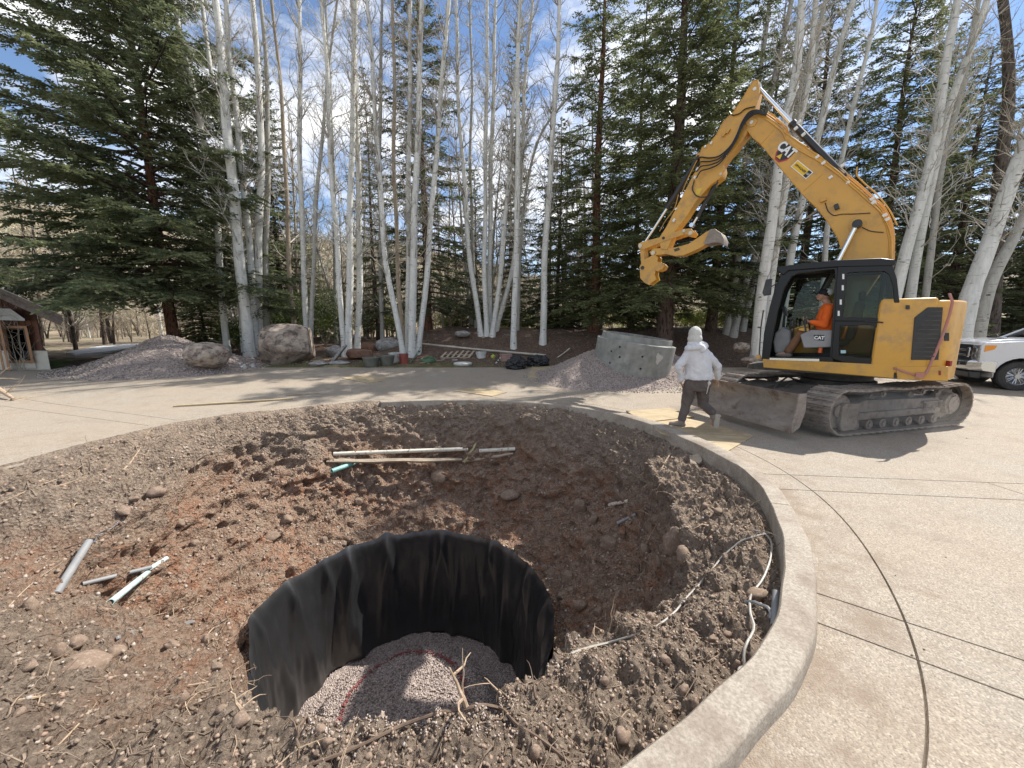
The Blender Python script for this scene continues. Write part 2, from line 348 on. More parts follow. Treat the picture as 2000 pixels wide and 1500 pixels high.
def soil_material():
    m = bpy.data.materials.new('excavated_soil'); m.use_nodes = True; t = m.node_tree; b = t.nodes['Principled BSDF']; N = t.nodes.new; L = t.links.new
    b.inputs['Roughness'].default_value = .95; b.inputs['Specular IOR Level'].default_value = .15
    cd = N('ShaderNodeTexCoord'); sx = N('ShaderNodeSeparateXYZ'); L(cd.outputs['Object'], sx.inputs[0])
    def noi(sc, de=8, ro=.65):
        n = N('ShaderNodeTexNoise'); n.inputs['Scale'].default_value = sc; n.inputs['Detail'].default_value = de; n.inputs['Roughness'].default_value = ro; L(cd.outputs['Object'], n.inputs['Vector']); return n
    def ramp(src, p0, p1, c0, c1):
        r = N('ShaderNodeValToRGB'); r.color_ramp.elements[0].position = p0; r.color_ramp.elements[1].position = p1; r.color_ramp.elements[0].color = (*c0, 1); r.color_ramp.elements[1].color = (*c1, 1); L(src, r.inputs[0]); return r
    def mixc(f, a, b_, mode='MIX'):
        x = N('ShaderNodeMixRGB'); x.blend_type = mode
        for s, v in ((0, f), (1, a), (2, b_)):
            if isinstance(v, (int, float)): x.inputs[s].default_value = v
            elif isinstance(v, tuple): x.inputs[s].default_value = (*v, 1)
            else: L(v, x.inputs[s])
        return x.outputs[0]
    n1 = noi(1.1); n2 = noi(7, 9, .7); n3 = noi(45, 6, .75); n4 = noi(.7, 4)
    top = ramp(n2.outputs[0], .3, .7, (.235, .178, .135), (.45, .355, .275))
    sub = ramp(n1.outputs[0], .42, .60, (.31, .20, .14), (.40, .20, .12))
    sub2 = mixc(ramp(n2.outputs[0], .40, .62, (0, 0, 0), (1, 1, 1)).outputs[0], sub.outputs[0], (.40, .30, .225))
    # depth: z + noise
    ad = N('ShaderNodeMath'); ad.operation = 'MULTIPLY_ADD'; L(n4.outputs[0], ad.inputs[0]); ad.inputs[1].default_value = 1.5; L(sx.outputs[2], ad.inputs[2])
    mr = N('ShaderNodeMapRange'); L(ad.outputs[0], mr.inputs[0]); mr.inputs[1].default_value = .22; mr.inputs[2].default_value = -.45
    c = mixc(mr.outputs[0], top.outputs[0], sub2)
    # chalky patch noise and dark damp specks
    c = mixc(ramp(n3.outputs[0], .30, .52, (.75, .75, .75), (0, 0, 0)).outputs[0], c, (.085, .06, .045))
    c = mixc(ramp(n3.outputs[0], .60, .74, (0, 0, 0), (.55, .55, .55)).outputs[0], c, (.46, .38, .31))
    L(c, b.inputs['Base Color'])
    n5 = noi(60, 8, .8); vo = N('ShaderNodeTexVoronoi'); vo.inputs['Scale'].default_value = 26; L(cd.outputs['Object'], vo.inputs['Vector'])
    a2 = N('ShaderNodeMath'); a2.operation = 'ADD'; L(n5.outputs[0], a2.inputs[0]); L(vo.outputs['Distance'], a2.inputs[1])
    bp = N('ShaderNodeBump'); bp.inputs['Strength'].default_value = 1; bp.inputs['Distance'].default_value = .045; L(a2.outputs[0], bp.inputs['Height']); L(bp.outputs[0], b.inputs['Normal'])
    return m
M['soil'] = soil_material()
soil = link('pit_soil', np_mesh('pit_soil', SV, SF, True), M['soil'])
tag(soil, 'brown and reddish excavated soil sloping down into the pit', kind='structure')
_sb = BVHTree.FromPolygons([Vector(v) for v in SV[::1].tolist()], SF.tolist())
def soil_hit(px, py):
    for dx, dy in ((0, 0), (6, 0), (-6, 0), (0, 6), (0, -6), (-14, 4), (14, 4), (0, -16), (-30, 0)):
        h = _sb.ray_cast(CAMP, ray(px + dx, py + dy).normalized())
        if h[0] is not None: return h[0], h[1]
    return None, None
def soil_down(x, y):
    h = _sb.ray_cast(Vector((x, y, 5)), Vector((0, 0, -1))); return (h[0], h[1]) if h[0] is not None else (None, None)

# ------------------------------------------------------------------ driveway slabs
def driveway_material():
    m = bpy.data.materials.new('exposed_aggregate_concrete'); m.use_nodes = True; t = m.node_tree; b = t.nodes['Principled BSDF']; N = t.nodes.new; L = t.links.new
    b.inputs['Roughness'].default_value = .8; b.inputs['Specular IOR Level'].default_value = .3
    cd = N('ShaderNodeNewGeometry'); P = cd.outputs['Position']
    def noi(sc, de=8, ro=.6):
        n = N('ShaderNodeTexNoise'); n.inputs['Scale'].default_value = sc; n.inputs['Detail'].default_value = de; n.inputs['Roughness'].default_value = ro; L(P, n.inputs['Vector']); return n
    vo = N('ShaderNodeTexVoronoi'); vo.inputs['Scale'].default_value = 120; L(P, vo.inputs['Vector'])
    r = N('ShaderNodeValToRGB'); L(vo.outputs['Color'], r.inputs[0])
    e = r.color_ramp.elements; e[0].position = .05; e[0].color = (.20, .175, .15, 1); e[1].position = .95; e[1].color = (.47, .42, .36, 1)
    k = r.color_ramp.elements.new(.35); k.color = (.285, .25, .21, 1); k = r.color_ramp.elements.new(.7); k.color = (.36, .32, .27, 1)
    n1 = noi(.55, 6); n2 = noi(2.4, 8, .7); n3 = noi(9, 6)
    r1 = N('ShaderNodeValToRGB'); L(n1.outputs[0], r1.inputs[0]); r1.color_ramp.elements[0].position = .42; r1.color_ramp.elements[1].position = .62; r1.color_ramp.elements[0].color = (1.0, .975, .93, 1); r1.color_ramp.elements[1].color = (1.02, .965, .89, 1)
    x = N('ShaderNodeMixRGB'); x.blend_type = 'MULTIPLY'; x.inputs[0].default_value = 1; L(r.outputs[0], x.inputs[1]); L(r1.outputs[0], x.inputs[2])
    r2 = N('ShaderNodeValToRGB'); L(n2.outputs[0], r2.inputs[0]); r2.color_ramp.elements[0].position = .50; r2.color_ramp.elements[1].position = .76; r2.color_ramp.elements[0].color = (0, 0, 0, 1); r2.color_ramp.elements[1].color = (.7, .7, .7, 1)
    y = N('ShaderNodeMixRGB'); L(r2.outputs[0], y.inputs[0]); L(x.outputs[0], y.inputs[1]); y.inputs[2].default_value = (.23, .175, .13, 1)
    r3 = N('ShaderNodeValToRGB'); L(n3.outputs[0], r3.inputs[0]); r3.color_ramp.elements[0].position = .66; r3.color_ramp.elements[1].position = .74; r3.color_ramp.elements[0].color = (0, 0, 0, 1); r3.color_ramp.elements[1].color = (.5, .5, .5, 1)
    w = N('ShaderNodeMixRGB'); L(r3.outputs[0], w.inputs[0]); L(y.outputs[0], w.inputs[1]); w.inputs[2].default_value = (.27, .19, .13, 1)
    vd = N('ShaderNodeVectorMath'); vd.operation = 'DISTANCE'; L(P, vd.inputs[0]); vd.inputs[1].default_value = (-1.15, 5.05, 0); md = N('ShaderNodeMapRange'); L(vd.outputs['Value'], md.inputs[0]); md.inputs[1].default_value = 4.2; md.inputs[2].default_value = 5.7; md.inputs[3].default_value = .16; md.inputs[4].default_value = -.10
    n6 = noi(3.1, 10, .72); sa = N('ShaderNodeMath'); sa.operation = 'ADD'; L(n6.outputs[0], sa.inputs[0]); L(md.outputs[0], sa.inputs[1]); r6 = N('ShaderNodeValToRGB'); L(sa.outputs[0], r6.inputs[0]); r6.color_ramp.elements[0].position = .56; r6.color_ramp.elements[1].position = .74; r6.color_ramp.elements[0].color = (0, 0, 0, 1); r6.color_ramp.elements[1].color = (.75, .75, .75, 1)
    w2 = N('ShaderNodeMixRGB'); L(r6.outputs[0], w2.inputs[0]); L(w.outputs[0], w2.inputs[1]); w2.inputs[2].default_value = (.22, .165, .12, 1); L(w2.outputs[0], b.inputs['Base Color'])
    bp = N('ShaderNodeBump'); bp.inputs['Strength'].default_value = .7; bp.inputs['Distance'].default_value = .006; L(vo.outputs['Distance'], bp.inputs['Height']); bp.invert = True; L(bp.outputs[0], b.inputs['Normal'])
    return m
M['drive'] = driveway_material()
drive = tag(empty('driveway', (0, 0, 0)), 'pale exposed aggregate concrete driveway around the pit', kind='structure')
FARY = 14.6
def far_r(th):
    d = (math.cos(th), math.sin(th)); ts = []
    if d[0] > 1e-6: ts.append((26 - HC.x) / d[0])
    if d[0] < -1e-6: ts.append((-30 - HC.x) / d[0])
    if d[1] > 1e-6: ts.append((FARY - HC.y) / d[1])
    if d[1] < -1e-6: ts.append((-7 - HC.y) / d[1])
    return min(ts)
def build_drive():
    bm = bmesh.new(); NA = 240; offs = [0.0, .22, .455, .9, 1.6, 2.6, 4.2, 6.5, 10, 1e9]
    ths = sorted(set([2 * math.pi * k / NA for k in range(NA)] + [math.atan2(y - HC.y, x - HC.x) % (2 * math.pi) for x in (-30, 26) for y in (-7, FARY)]))
    rows = []
    for th in ths:
        ro = float(R_out(th)); fr = far_r(th); row = []
        for k, o in enumerate(offs):
            r = min(ro - .06 + o if k == 0 else ro + o, fr) if o < 1e8 else fr
            if k > 2: r = ro + .455 + (fr - ro - .455) * min(1, (k - 2) / (len(offs) - 3)) ** 1.7
            row.append(bm.verts.new((HC.x + r * math.cos(th), HC.y + r * math.sin(th), 0)))
        rows.append(row)
    n = len(rows); cut = set()
    for i in range(n):
        for j in range(len(offs) - 1):
            bm.faces.new((rows[i][j], rows[i][j + 1], rows[(i + 1) % n][j + 1], rows[(i + 1) % n][j]))
    bm.edges.ensure_lookup_table()
    lay = bm.edges.layers.int.new('cut')
    for i in range(n):
        e = bm.edges.get((rows[i][2], rows[(i + 1) % n][2]))
        if e: e[lay] = 1
    def g0(px, py): p = atZ(px, py, 0) if py > 790 else gnd(px, py); return Vector((p.x, p.y, 0))
    pairs = [((1480, 925), (2000, 945)), ((1520, 955), (2000, 977)), ((1610, 1163), (2000, 1290)), ((1618, 1224), (2000, 1366)),
             ((1687, 865), (1920, 940)), ((1723, 862), (1920, 919)), ((320, 817), (19, 775)), ((266, 828), (64, 801)),
             ((964, 756), (1000, 725)), ((989, 767), (1023, 722)), ((1303, 1440), (1420, 1700)), ((1200, 790), (1243, 768))]
    for a, c in pairs:
        A, B = g0(*a), g0(*c); d = (B - A).normalized(); nn = Vector((-d.y, d.x, 0))
        if a == (1687, 865) or a == (1723, 862): A = A - d * 1.2
        fs = [f for f in bm.faces if (f.calc_center_median() - A).dot(d) > -.12]
        geom = list(fs) + list({e for f in fs for e in f.edges}) + list({v for f in fs for v in f.verts})
        r = bmesh.ops.bisect_plane(bm, geom=geom, plane_co=A, plane_no=nn, dist=1e-5)
        for e in bm.edges:
            if all(abs((v.co - A).dot(nn)) < 2e-4 for v in e.verts) and (e.verts[0].co + e.verts[1].co - 2 * A).dot(d) > -.3: e[lay] = 1
    # flood fill the regions
    seen = {}; regs = []
    for f in bm.faces:
        if f in seen: continue
        st = [f]; seen[f] = 1; reg = []
        while st:
            q = st.pop(); reg.append(q)
            for e in q.edges:
                if e[lay]: continue
                for g in e.link_faces:
                    if g not in seen: seen[g] = 1; st.append(g)
        regs.append(reg)
    for reg in regs:
        if sum(f.calc_area() for f in reg) < .02: continue
        b2 = bmesh.new(); mp = {}
        for f in reg:
            vs = []
            for v in f.verts:
                if v not in mp: mp[v] = b2.verts.new(v.co)
                vs.append(mp[v])
            try: b2.faces.new(vs)
            except ValueError: pass
        bmesh.ops.remove_doubles(b2, verts=b2.verts[:], dist=1e-5)
        r = bmesh.ops.inset_region(b2, faces=b2.faces[:], thickness=.007, use_boundary=True, use_even_offset=True)
        for v in b2.verts:
            v.co.z = gz(v.co.x, v.co.y)
        for v in [v for v in b2.verts if v.is_boundary]: v.co.z -= .022
        me = bpy.data.meshes.new('concrete_slab'); b2.to_mesh(me); b2.free()
        link('concrete_slab', me, M['drive'], drive)
    bm.free()
build_drive()
M['joint'] = mat('joint_dirt', (.07, .055, .045), .95, col2=(.12, .09, .07), nsc=8)

# kerb: a swept ring with small contraction joints, in pieces
kerb = tag(empty('kerb', (0, 0, 0)), 'raised concrete kerb ringing the soil island', kind='structure')
M['kerb'] = mat('worn_kerb_concrete', (.25, .215, .17), .85, col2=(.39, .34, .28), nsc=60, detail=2, dirt=(.19, .145, .11), dirt_sc=3.4, dirt_lo=.44, dirt_hi=.72, bump=.35, bsc=90)
M['kerb_red'] = mat('rust_stained_kerb', (.24, .11, .08), .9, col2=(.30, .18, .13), nsc=5)
def kerb_piece(a, b, name='kerb_stone', m=None):
    n = max(4, int((b - a) / rad(1.5))); g = .0035 / 4
    prof = [(-1, -.28), (-1, KH - .015), (-.94, KH), (-.14, KH), (-.05, KH - .006), (0, KH - .02), (.04, -.03)]
    mb = MB(); vs = []
    for i in range(n + 1):
        th = a + g + (b - a - 2 * g) * i / n; ro = float(R_out(th))
        for (o, z) in prof:
            w = .006 * math.sin(th * 23) + .004 * math.sin(th * 51)
            o = o * float(KWf(th)); z = z - (KH - float(KHf(th))) if z > -.02 else z; vs.append((HC.x + (ro + o + w) * math.cos(th), HC.y + (ro + o + w) * math.sin(th), z + .003 * math.sin(th * 37 + o * 9)))
    P = len(prof)
    fs = [(i * P + j, i * P + j + 1, (i + 1) * P + j + 1, (i + 1) * P + j) for i in range(n) for j in range(P - 1)]
    fs += [tuple(range(P)), tuple(range(n * P + P - 1, n * P - 1, -1))]
    mb.add(vs, fs, True); return mb.build(name, m or M['kerb'], kerb, sharp=50)
ks = [KERB_A, rad(-98), rad(-62.5), rad(-18), rad(22), rad(50), rad(78), KERB_B]
for i in range(len(ks) - 1): kerb_piece(ks[i], ks[i + 1])
# low rusty edging where the kerb is buried at the back left
kz = KH
# ------------------------------------------------------------------ far ground
def hill_z(x, y):
    base = gz(x, np.minimum(y, 24)) if np.isscalar(y) else .05 * np.clip(np.minimum(y, 24) - 9, 0, None)
    d = np.sqrt((x + 5) ** 2 + y ** 2) + 12 * smooth((x - 0) / 60)
    h = smooth((d - 55) / 120) * 34 * (0.55 + .45 * smooth((-x + 25) / 80)) * smooth((y + 10) / 40)
    return base + h
def ground_mesh():
    NA = 256; rr = [-.10, .25, .6, 1.1, 1.8, 2.8, 4, 5.5, 7, 9, 11, 13, 15, 17, 19, 22, 25, 29, 34, 40, 48, 58, 70, 85, 105, 130, 160, 200, 260, 400, 800]
    th = np.linspace(0, 2 * math.pi, NA, endpoint=False); RO = R_out(th)
    V = np.zeros((NA, len(rr), 3))
    for j, o in enumerate(rr):
        r = RO + o if o < 20 else (RO + 20) * (25 - min(25, o)) / 25 * 0 + RO * max(0, (60 - o) / 60) + o
        V[:, j, 0] = HC.x + r * np.cos(th); V[:, j, 1] = HC.y + r * np.sin(th)
    x, y = V[..., 0], V[..., 1]
    ins = (x > -30.3) & (x < 26.3) & (y > -7.3) & (y < FARY + .3)
    V[..., 2] = hill_z(x, y) - np.where(ins, .05, 0.02) + np.where(ins, 0, fbm(x, y, x * 0, .25, 3, 3) * .06) + np.where(np.abs(y) > 50, fbm(x, y, x * 0, .03, 4, 3) * 2.5, 0)
    i = np.arange(NA)[:, None]; j = np.arange(len(rr) - 1)[None, :]; a = i * len(rr) + j; b = ((i + 1) % NA) * len(rr) + j
    return V.reshape(-1, 3), np.stack([a, a + 1, b + 1, b], -1).reshape(-1, 4)
M['ground'] = mat('dry_brush_ground', (.16, .12, .08), .95, col2=(.30, .24, .16), nsc=.35, detail=9, dirt=(.12, .14, .055), dirt_sc=.22, dirt_lo=.5, dirt_hi=.7, bump=1, bsc=3, coords='Object')
gv, gf = ground_mesh(); ground = link('ground', np_mesh('ground', gv, gf, True), M['ground']); tag(ground, kind='structure')

# mulch bank under the aspens
def bank_h(x, y):
    b = .05 * np.clip(y - 9, 0, None)
    k = smooth((y - 16.4) / 3.4) * smooth((x + 7.5) / 3.5) * smooth((19 - x) / 4)
    k2 = smooth((y - 14.6) / 1.6)
    return b + 1.08 * k + -.015 + .07 * k2 + .05 * fbm(x, y, x * 0, .9, 3, 8) * k2 + .02 * fbm(x, y, x * 0, 6, 2, 9) * k2 - .9 * k * smooth((y - 22) / 6)
xs = np.linspace(-19, 26, 300); ys = np.r_[np.linspace(14.50, 20.5, 84), np.linspace(20.7, 30, 30)]
XX, YY = np.meshgrid(xs, ys, indexing='ij'); ZZ = bank_h(XX, YY); i = np.arange(len(xs) - 1)[:, None]; j = np.arange(len(ys) - 1)[None, :]; a = i * len(ys) + j; b = a + len(ys)
M['mulch'] = mat('dark_mulch', (.055, .036, .026), .95, col2=(.15, .095, .065), nsc=9, detail=10, dirt=(.24, .18, .12), dirt_sc=26, dirt_lo=.60, dirt_hi=.72, bump=1, bsc=24)
bank = link('mulch_bank', np_mesh('mulch_bank', np.stack([XX, YY, ZZ], -1).reshape(-1, 3), np.stack([a, b, b + 1, a + 1], -1).reshape(-1, 4), True), M['mulch'])
tag(bank, kind='structure')
def bank_z(x, y): return float(bank_h(np.array([x]), np.array([y]))[0]) if y > 14.55 else gz(x, y)
def gz2(x, y):
    z = gz(x, min(y, 24))
    if -18.5 < x < 25.5 and 14.6 < y < 30: z = max(z, bank_z(x, y))
    return z

# ------------------------------------------------------------------ rocks, pebbles
def ico(sub):
    bm = bmesh.new(); bmesh.ops.create_icosphere(bm, subdivisions=sub, radius=1); V = np.array([v.co[:] for v in bm.verts]); Fc = np.array([[v.index for v in f.verts] for f in bm.faces]); bm.free(); return V, Fc
ICO = {k: ico(k) for k in (1, 2, 3, 5)}
PEB = (np.array([(x, y, z) for x in (-.62, .62) for y in (-.62, .62) for z in (-.62, .62)]), np.array([(0, 1, 3), (0, 3, 2), (4, 6, 7), (4, 7, 5), (0, 4, 5), (0, 5, 1), (2, 3, 7), (2, 7, 6), (0, 2, 6), (0, 6, 4), (1, 5, 7), (1, 7, 3)]))
def rock_mesh(name, seed, sub=2, rough=.25, ang=.0, sc=1.3):
    V, Fc = ICO[sub]; n = fbm(V[:, 0] + seed * 3.1, V[:, 1] - seed, V[:, 2] + seed * .7, sc, 4, seed)
    V2 = V * (1 + rough * n)[:, None]
    if ang:
        rs = np.random.RandomState(seed)
        for _ in range(9):
            d = rs.normal(size=3); d /= np.linalg.norm(d); lim = 1 - ang * rs.uniform(.2, 1); s = V2 @ d; V2 = V2 - np.outer(np.clip(s - lim, 0, None), d)
    return np_mesh(name, V2, Fc, ang == 0)
def scatter(name, pts, sizes, base, mats, seed=0, flat=.7, parent=None, normals=None):
    """many tiny stones joined as one mesh (stuff)"""
    rs = np.random.RandomState(seed); V, Fc = PEB if base == 1 else base
    n = len(pts); pts = np.asarray(pts)
    var = 6; Vs = [V * (1 + .38 * np.random.RandomState(seed + k).uniform(-1, 1, (len(V), 3))) for k in range(var)]
    out = np.zeros((n, len(V), 3)); ids = rs.randint(0, var, n)
    A = rs.normal(size=(n, 3, 3)); Q, _ = np.linalg.qr(A)
    for k in range(var):
        mk = ids == k; sc = np.stack([np.ones(mk.sum()), rs.uniform(.6, 1, mk.sum()), rs.uniform(flat * .7, flat, mk.sum())], -1)
        out[mk] = np.einsum('nij,nvj->nvi', Q[mk], Vs[k][None] * sc[:, None, :])
    out = out * np.asarray(sizes)[:, None, None] + pts[:, None, :]
    Fa = (Fc[None] + (np.arange(n) * len(V))[:, None, None]).reshape(-1, 3)
    me = np_mesh(name, out.reshape(-1, 3), Fa)
    ml = mats if isinstance(mats, list) else [mats]
    if len(ml) > 1:
        mi = np.repeat(rs.randint(0, len(ml), n), len(Fc)).astype(np.int32)
        o = link(name, me, ml, parent); me.polygons.foreach_set('material_index', mi)
    else: o = link(name, me, ml, parent)
    return o
M['peb_a'] = mat('pebble_pinkgrey', (.37, .30, .265), .8, col2=(.48, .40, .355), nsc=20)
M['peb_b'] = mat('pebble_pale', (.34, .29, .25), .8, col2=(.44, .38, .33), nsc=20)
M['peb_c'] = mat('pebble_brown', (.27, .19, .14), .8, col2=(.36, .25, .19), nsc=20)
M['peb_d'] = mat('pebble_dark', (.18, .145, .13), .8, col2=(.27, .22, .195), nsc=20)
M['cobble'] = mat('cobble_stone', (.22, .16, .12), .9, col2=(.36, .28, .22), nsc=3, dirt=(.20, .14, .10), dirt_sc=5, dirt_lo=.38, dirt_hi=.52, bump=.25)
M['boulder'] = mat('granite_boulder', (.17, .125, .10), .85, col2=(.47, .39, .31), nsc=2.4, detail=10, dirt=(.09, .07, .06), dirt_sc=3.4, dirt_lo=.50, dirt_hi=.62, bump=1, bsc=14)
M['greyrock'] = mat('grey_rock', (.19, .18, .17), .85, col2=(.42, .40, .38), nsc=3, dirt=(.10, .09, .08), dirt_sc=4, bump=.5, bsc=16)
M['redrock'] = mat('red_brown_rock', (.16, .08, .05), .85, col2=(.26, .14, .09), nsc=3, dirt=(.07, .05, .04), dirt_sc=5, bump=.6, bsc=16)
M['clod'] = mat('soil_clod', (.25, .19, .145), .95, col2=(.39, .305, .235), nsc=10, bump=.6, bsc=60)
# ------------------------------------------------------------------ liner and gravel floor
def build_liner():
    a0, a1 = rad(-150), rad(213); NA, NZ = 900, 46
    th = np.linspace(a0, a1, NA); s = np.linspace(0, 1, NZ)
    pins = []
    for (px, py) in [(497, 1200), (560, 1135), (622, 1085), (668, 1060), (752, 1036), (860, 1046), (945, 1070), (1025, 1108), (1072, 1170), (1080, 1215)]:
        p = atZ(px, py, ZL); pins.append(math.atan2(p.y - HC.y, p.x - HC.x))
    pins = sorted([(p if p > a0 else p + 2 * math.pi) for p in pins] + [rad(-20), rad(-45), rad(-70), rad(-95), rad(-120)])
    pins = np.array([((p + rad(150)) % (2 * math.pi)) - rad(150) for p in pins])
    d = np.min(np.abs(th[:, None] - pins[None]), axis=1)
    sc = np.exp(-(d / rad(3.2)) ** 2)
    top = ZL + .035 * sc - .01 + .02 * np.sin(th * 9)
    end = smooth((th - rad(186)) / rad(27)); top = top - .55 * end ** 1.2
    peak = np.exp(-((th - pins[np.argmin(np.abs(pins - math.atan2(atZ(752, 1036, ZL).y - HC.y, atZ(752, 1036, ZL).x - HC.x)))]) / rad(4)) ** 2); top = top + .08 * peak
    TH, S = np.meshgrid(th, s, indexing='ij')
    Z = top[:, None] + (ZF - .45 - top[:, None]) * S
    fold = np.zeros_like(TH)
    rs = np.random.RandomState(4)
    for k in range(26):
        c = rs.uniform(a0, a1); w = rad(rs.uniform(1.6, 7)); amp = rs.uniform(.02, .10); sl = rs.uniform(-.16, .16)
        fold += amp * np.exp(-(((TH - c - sl * S) / w) ** 2)) * smooth(S * 3 + .15) * (.4 + .6 * np.exp(-((S - rs.uniform(.1, 1)) / .5) ** 2))
    for p in pins:      # star folds fanning down from each pinned point
        for q in (-1, -.35, .4, 1.1):
            c = p + rad(7) * q * S; fold += .040 * np.exp(-((TH - c) / rad(1.5)) ** 2) * np.exp(-S * 1.6) * smooth(S * 5)
    Rr = RLf(TH) + .0 - fold - .10 * S - .05 * fbm(TH * 2.2, S * 1.4, TH * 0, 1.6, 3, 2) * S
    Rr = Rr + .05 * np.exp(-S * 40) + .01 * fbm(TH * 14, S * 5, TH * 0, 1, 2, 9)
    flap = smooth((TH - rad(198)) / rad(17)); Rr = Rr - .42 * flap * smooth(S * 1.3)
    V = np.stack([HC.x + Rr * np.cos(TH), HC.y + Rr * np.sin(TH), Z], -1).reshape(-1, 3)
    i = np.arange(NA - 1)[:, None]; j = np.arange(NZ - 1)[None, :]; a = i * NZ + j; b = a + NZ
    return V, np.stack([a, b, b + 1, a + 1], -1).reshape(-1, 4)
lv, lf_ = build_liner()
liner = link('pit_liner', np_mesh('pit_liner', lv, lf_, True), M['liner']); sd = liner.modifiers.new('thick', 'SOLIDIFY'); sd.thickness = .004; sd.use_rim = False
tag(liner, 'black fabric liner hanging in folds round the bottom of the pit', 'liner')
# the dark cut behind and below the liner
mb = MB(); mb.lathe([(RL + .05, ZL - .25), (RL + .10, ZF - .6), (.01, ZF - .62)], (HC.x, HC.y, 0), 64); pf = mb.build('pit_floor', M['soil']); tag(pf, kind='structure')
GC = Vector((-1.80, 5.0))
def floor_z(x, y):
    dx, dy = (x - GC.x), (y - GC.y); a = np.arctan2(dy, dx); r = np.sqrt(dx * dx + dy * dy) / (1 + .12 * np.sin(a * 2 + .6) + .06 * np.sin(a * 5 + 1) + .03 * np.sin(a * 11))
    return ZF + .04 - .5 * smooth((r - 1.12) / .45) + .03 * fbm(x, y, x * 0, 2, 3, 4)
xs = np.linspace(-2.15, 2.15, 150); XX, YY = np.meshgrid(xs + HC.x, xs + HC.y, indexing='ij'); ZZ = floor_z(XX, YY) + .012 * fbm(XX, YY, XX * 0, 22, 2, 3)
i = np.arange(149)[:, None]; j = np.arange(149)[None]; a = i * 150 + j; Fg = np.stack([a, a + 150, a + 151, a + 1], -1).reshape(-1, 4)
Vg = np.stack([XX, YY, ZZ], -1).reshape(-1, 3); keep = (np.hypot(Vg[:, 0] - HC.x, Vg[:, 1] - HC.y) < 2.12)[Fg].all(1); Fg = Fg[keep]
def gravel_material():
    m = bpy.data.materials.new('crushed_gravel'); m.use_nodes = True; t = m.node_tree; b = t.nodes['Principled BSDF']; N = t.nodes.new; L = t.links.new
    b.inputs['Roughness'].default_value = .85; b.inputs['Specular IOR Level'].default_value = .25
    cd = N('ShaderNodeNewGeometry'); vo = N('ShaderNodeTexVoronoi'); vo.inputs['Scale'].default_value = 42; L(cd.outputs['Position'], vo.inputs['Vector'])
    r = N('ShaderNodeValToRGB'); e = r.color_ramp.elements; e[0].position = 0; e[0].color = (.19, .15, .135, 1); e[1].position = 1; e[1].color = (.54, .46, .41, 1); k = e.new(.5); k.color = (.34, .275, .245, 1)
    L(vo.outputs['Color'], r.inputs[0]); L(r.outputs[0], b.inputs['Base Color'])
    bp = N('ShaderNodeBump'); bp.inputs['Strength'].default_value = 1; bp.inputs['Distance'].default_value = .03; bp.invert = True; L(vo.outputs['Distance'], bp.inputs['Height']); L(bp.outputs[0], b.inputs['Normal']); return m
M['gravel'] = gravel_material()
gfl = link('gravel_floor', np_mesh('gravel_floor', Vg, Fg, True), M['gravel']); tag(gfl, 'pinkish grey gravel bed at the bottom of the pit', 'gravel', kind='stuff')
rs = np.random.RandomState(3)
def ring_pts(n, r0, r1, c): a = rs.uniform(0, 2 * math.pi, n); r = np.sqrt(rs.uniform(r0 * r0, r1 * r1, n)); return c.x + r * np.cos(a), c.y + r * np.sin(a)
x, y = ring_pts(6500, 0, 1.75, GC); k = np.hypot(x - HC.x, y - HC.y) < 2.05; x, y = x[k], y[k]; z = floor_z(x, y) + .008
scatter('floor_pebbles', np.stack([x, y, z], -1), rs.uniform(.010, .022, len(x)), 1, [M['peb_a'], M['peb_d'], M['peb_a']], 5, .8, parent=gfl); bpy.data.objects['floor_pebbles']['kind'] = 'stuff'
M['redpaint'] = mat('red_marking_paint', (.30, .035, .04), .8, col2=(.24, .12, .11), nsc=30)
PCc = (atZ(682, 1345, ZF) + atZ(922, 1318, ZF)) / 2; pr = (atZ(682, 1345, ZF) - atZ(922, 1318, ZF)).length / 2
a = rs.uniform(0, 2 * math.pi, 620); r = pr * .93 + rs.normal(0, .020, 620); x, y = PCc.x + r * np.cos(a), PCc.y + r * np.sin(a) - .42
pm = scatter('painted_pebbles', np.stack([x, y, floor_z(x, y) + .026], -1), rs.uniform(.012, .021, len(x)), 1, M['redpaint'], 6, .8, parent=gfl); pm['kind'] = 'stuff'; pm['label'] = 'red spray painted circle marked on the gravel'

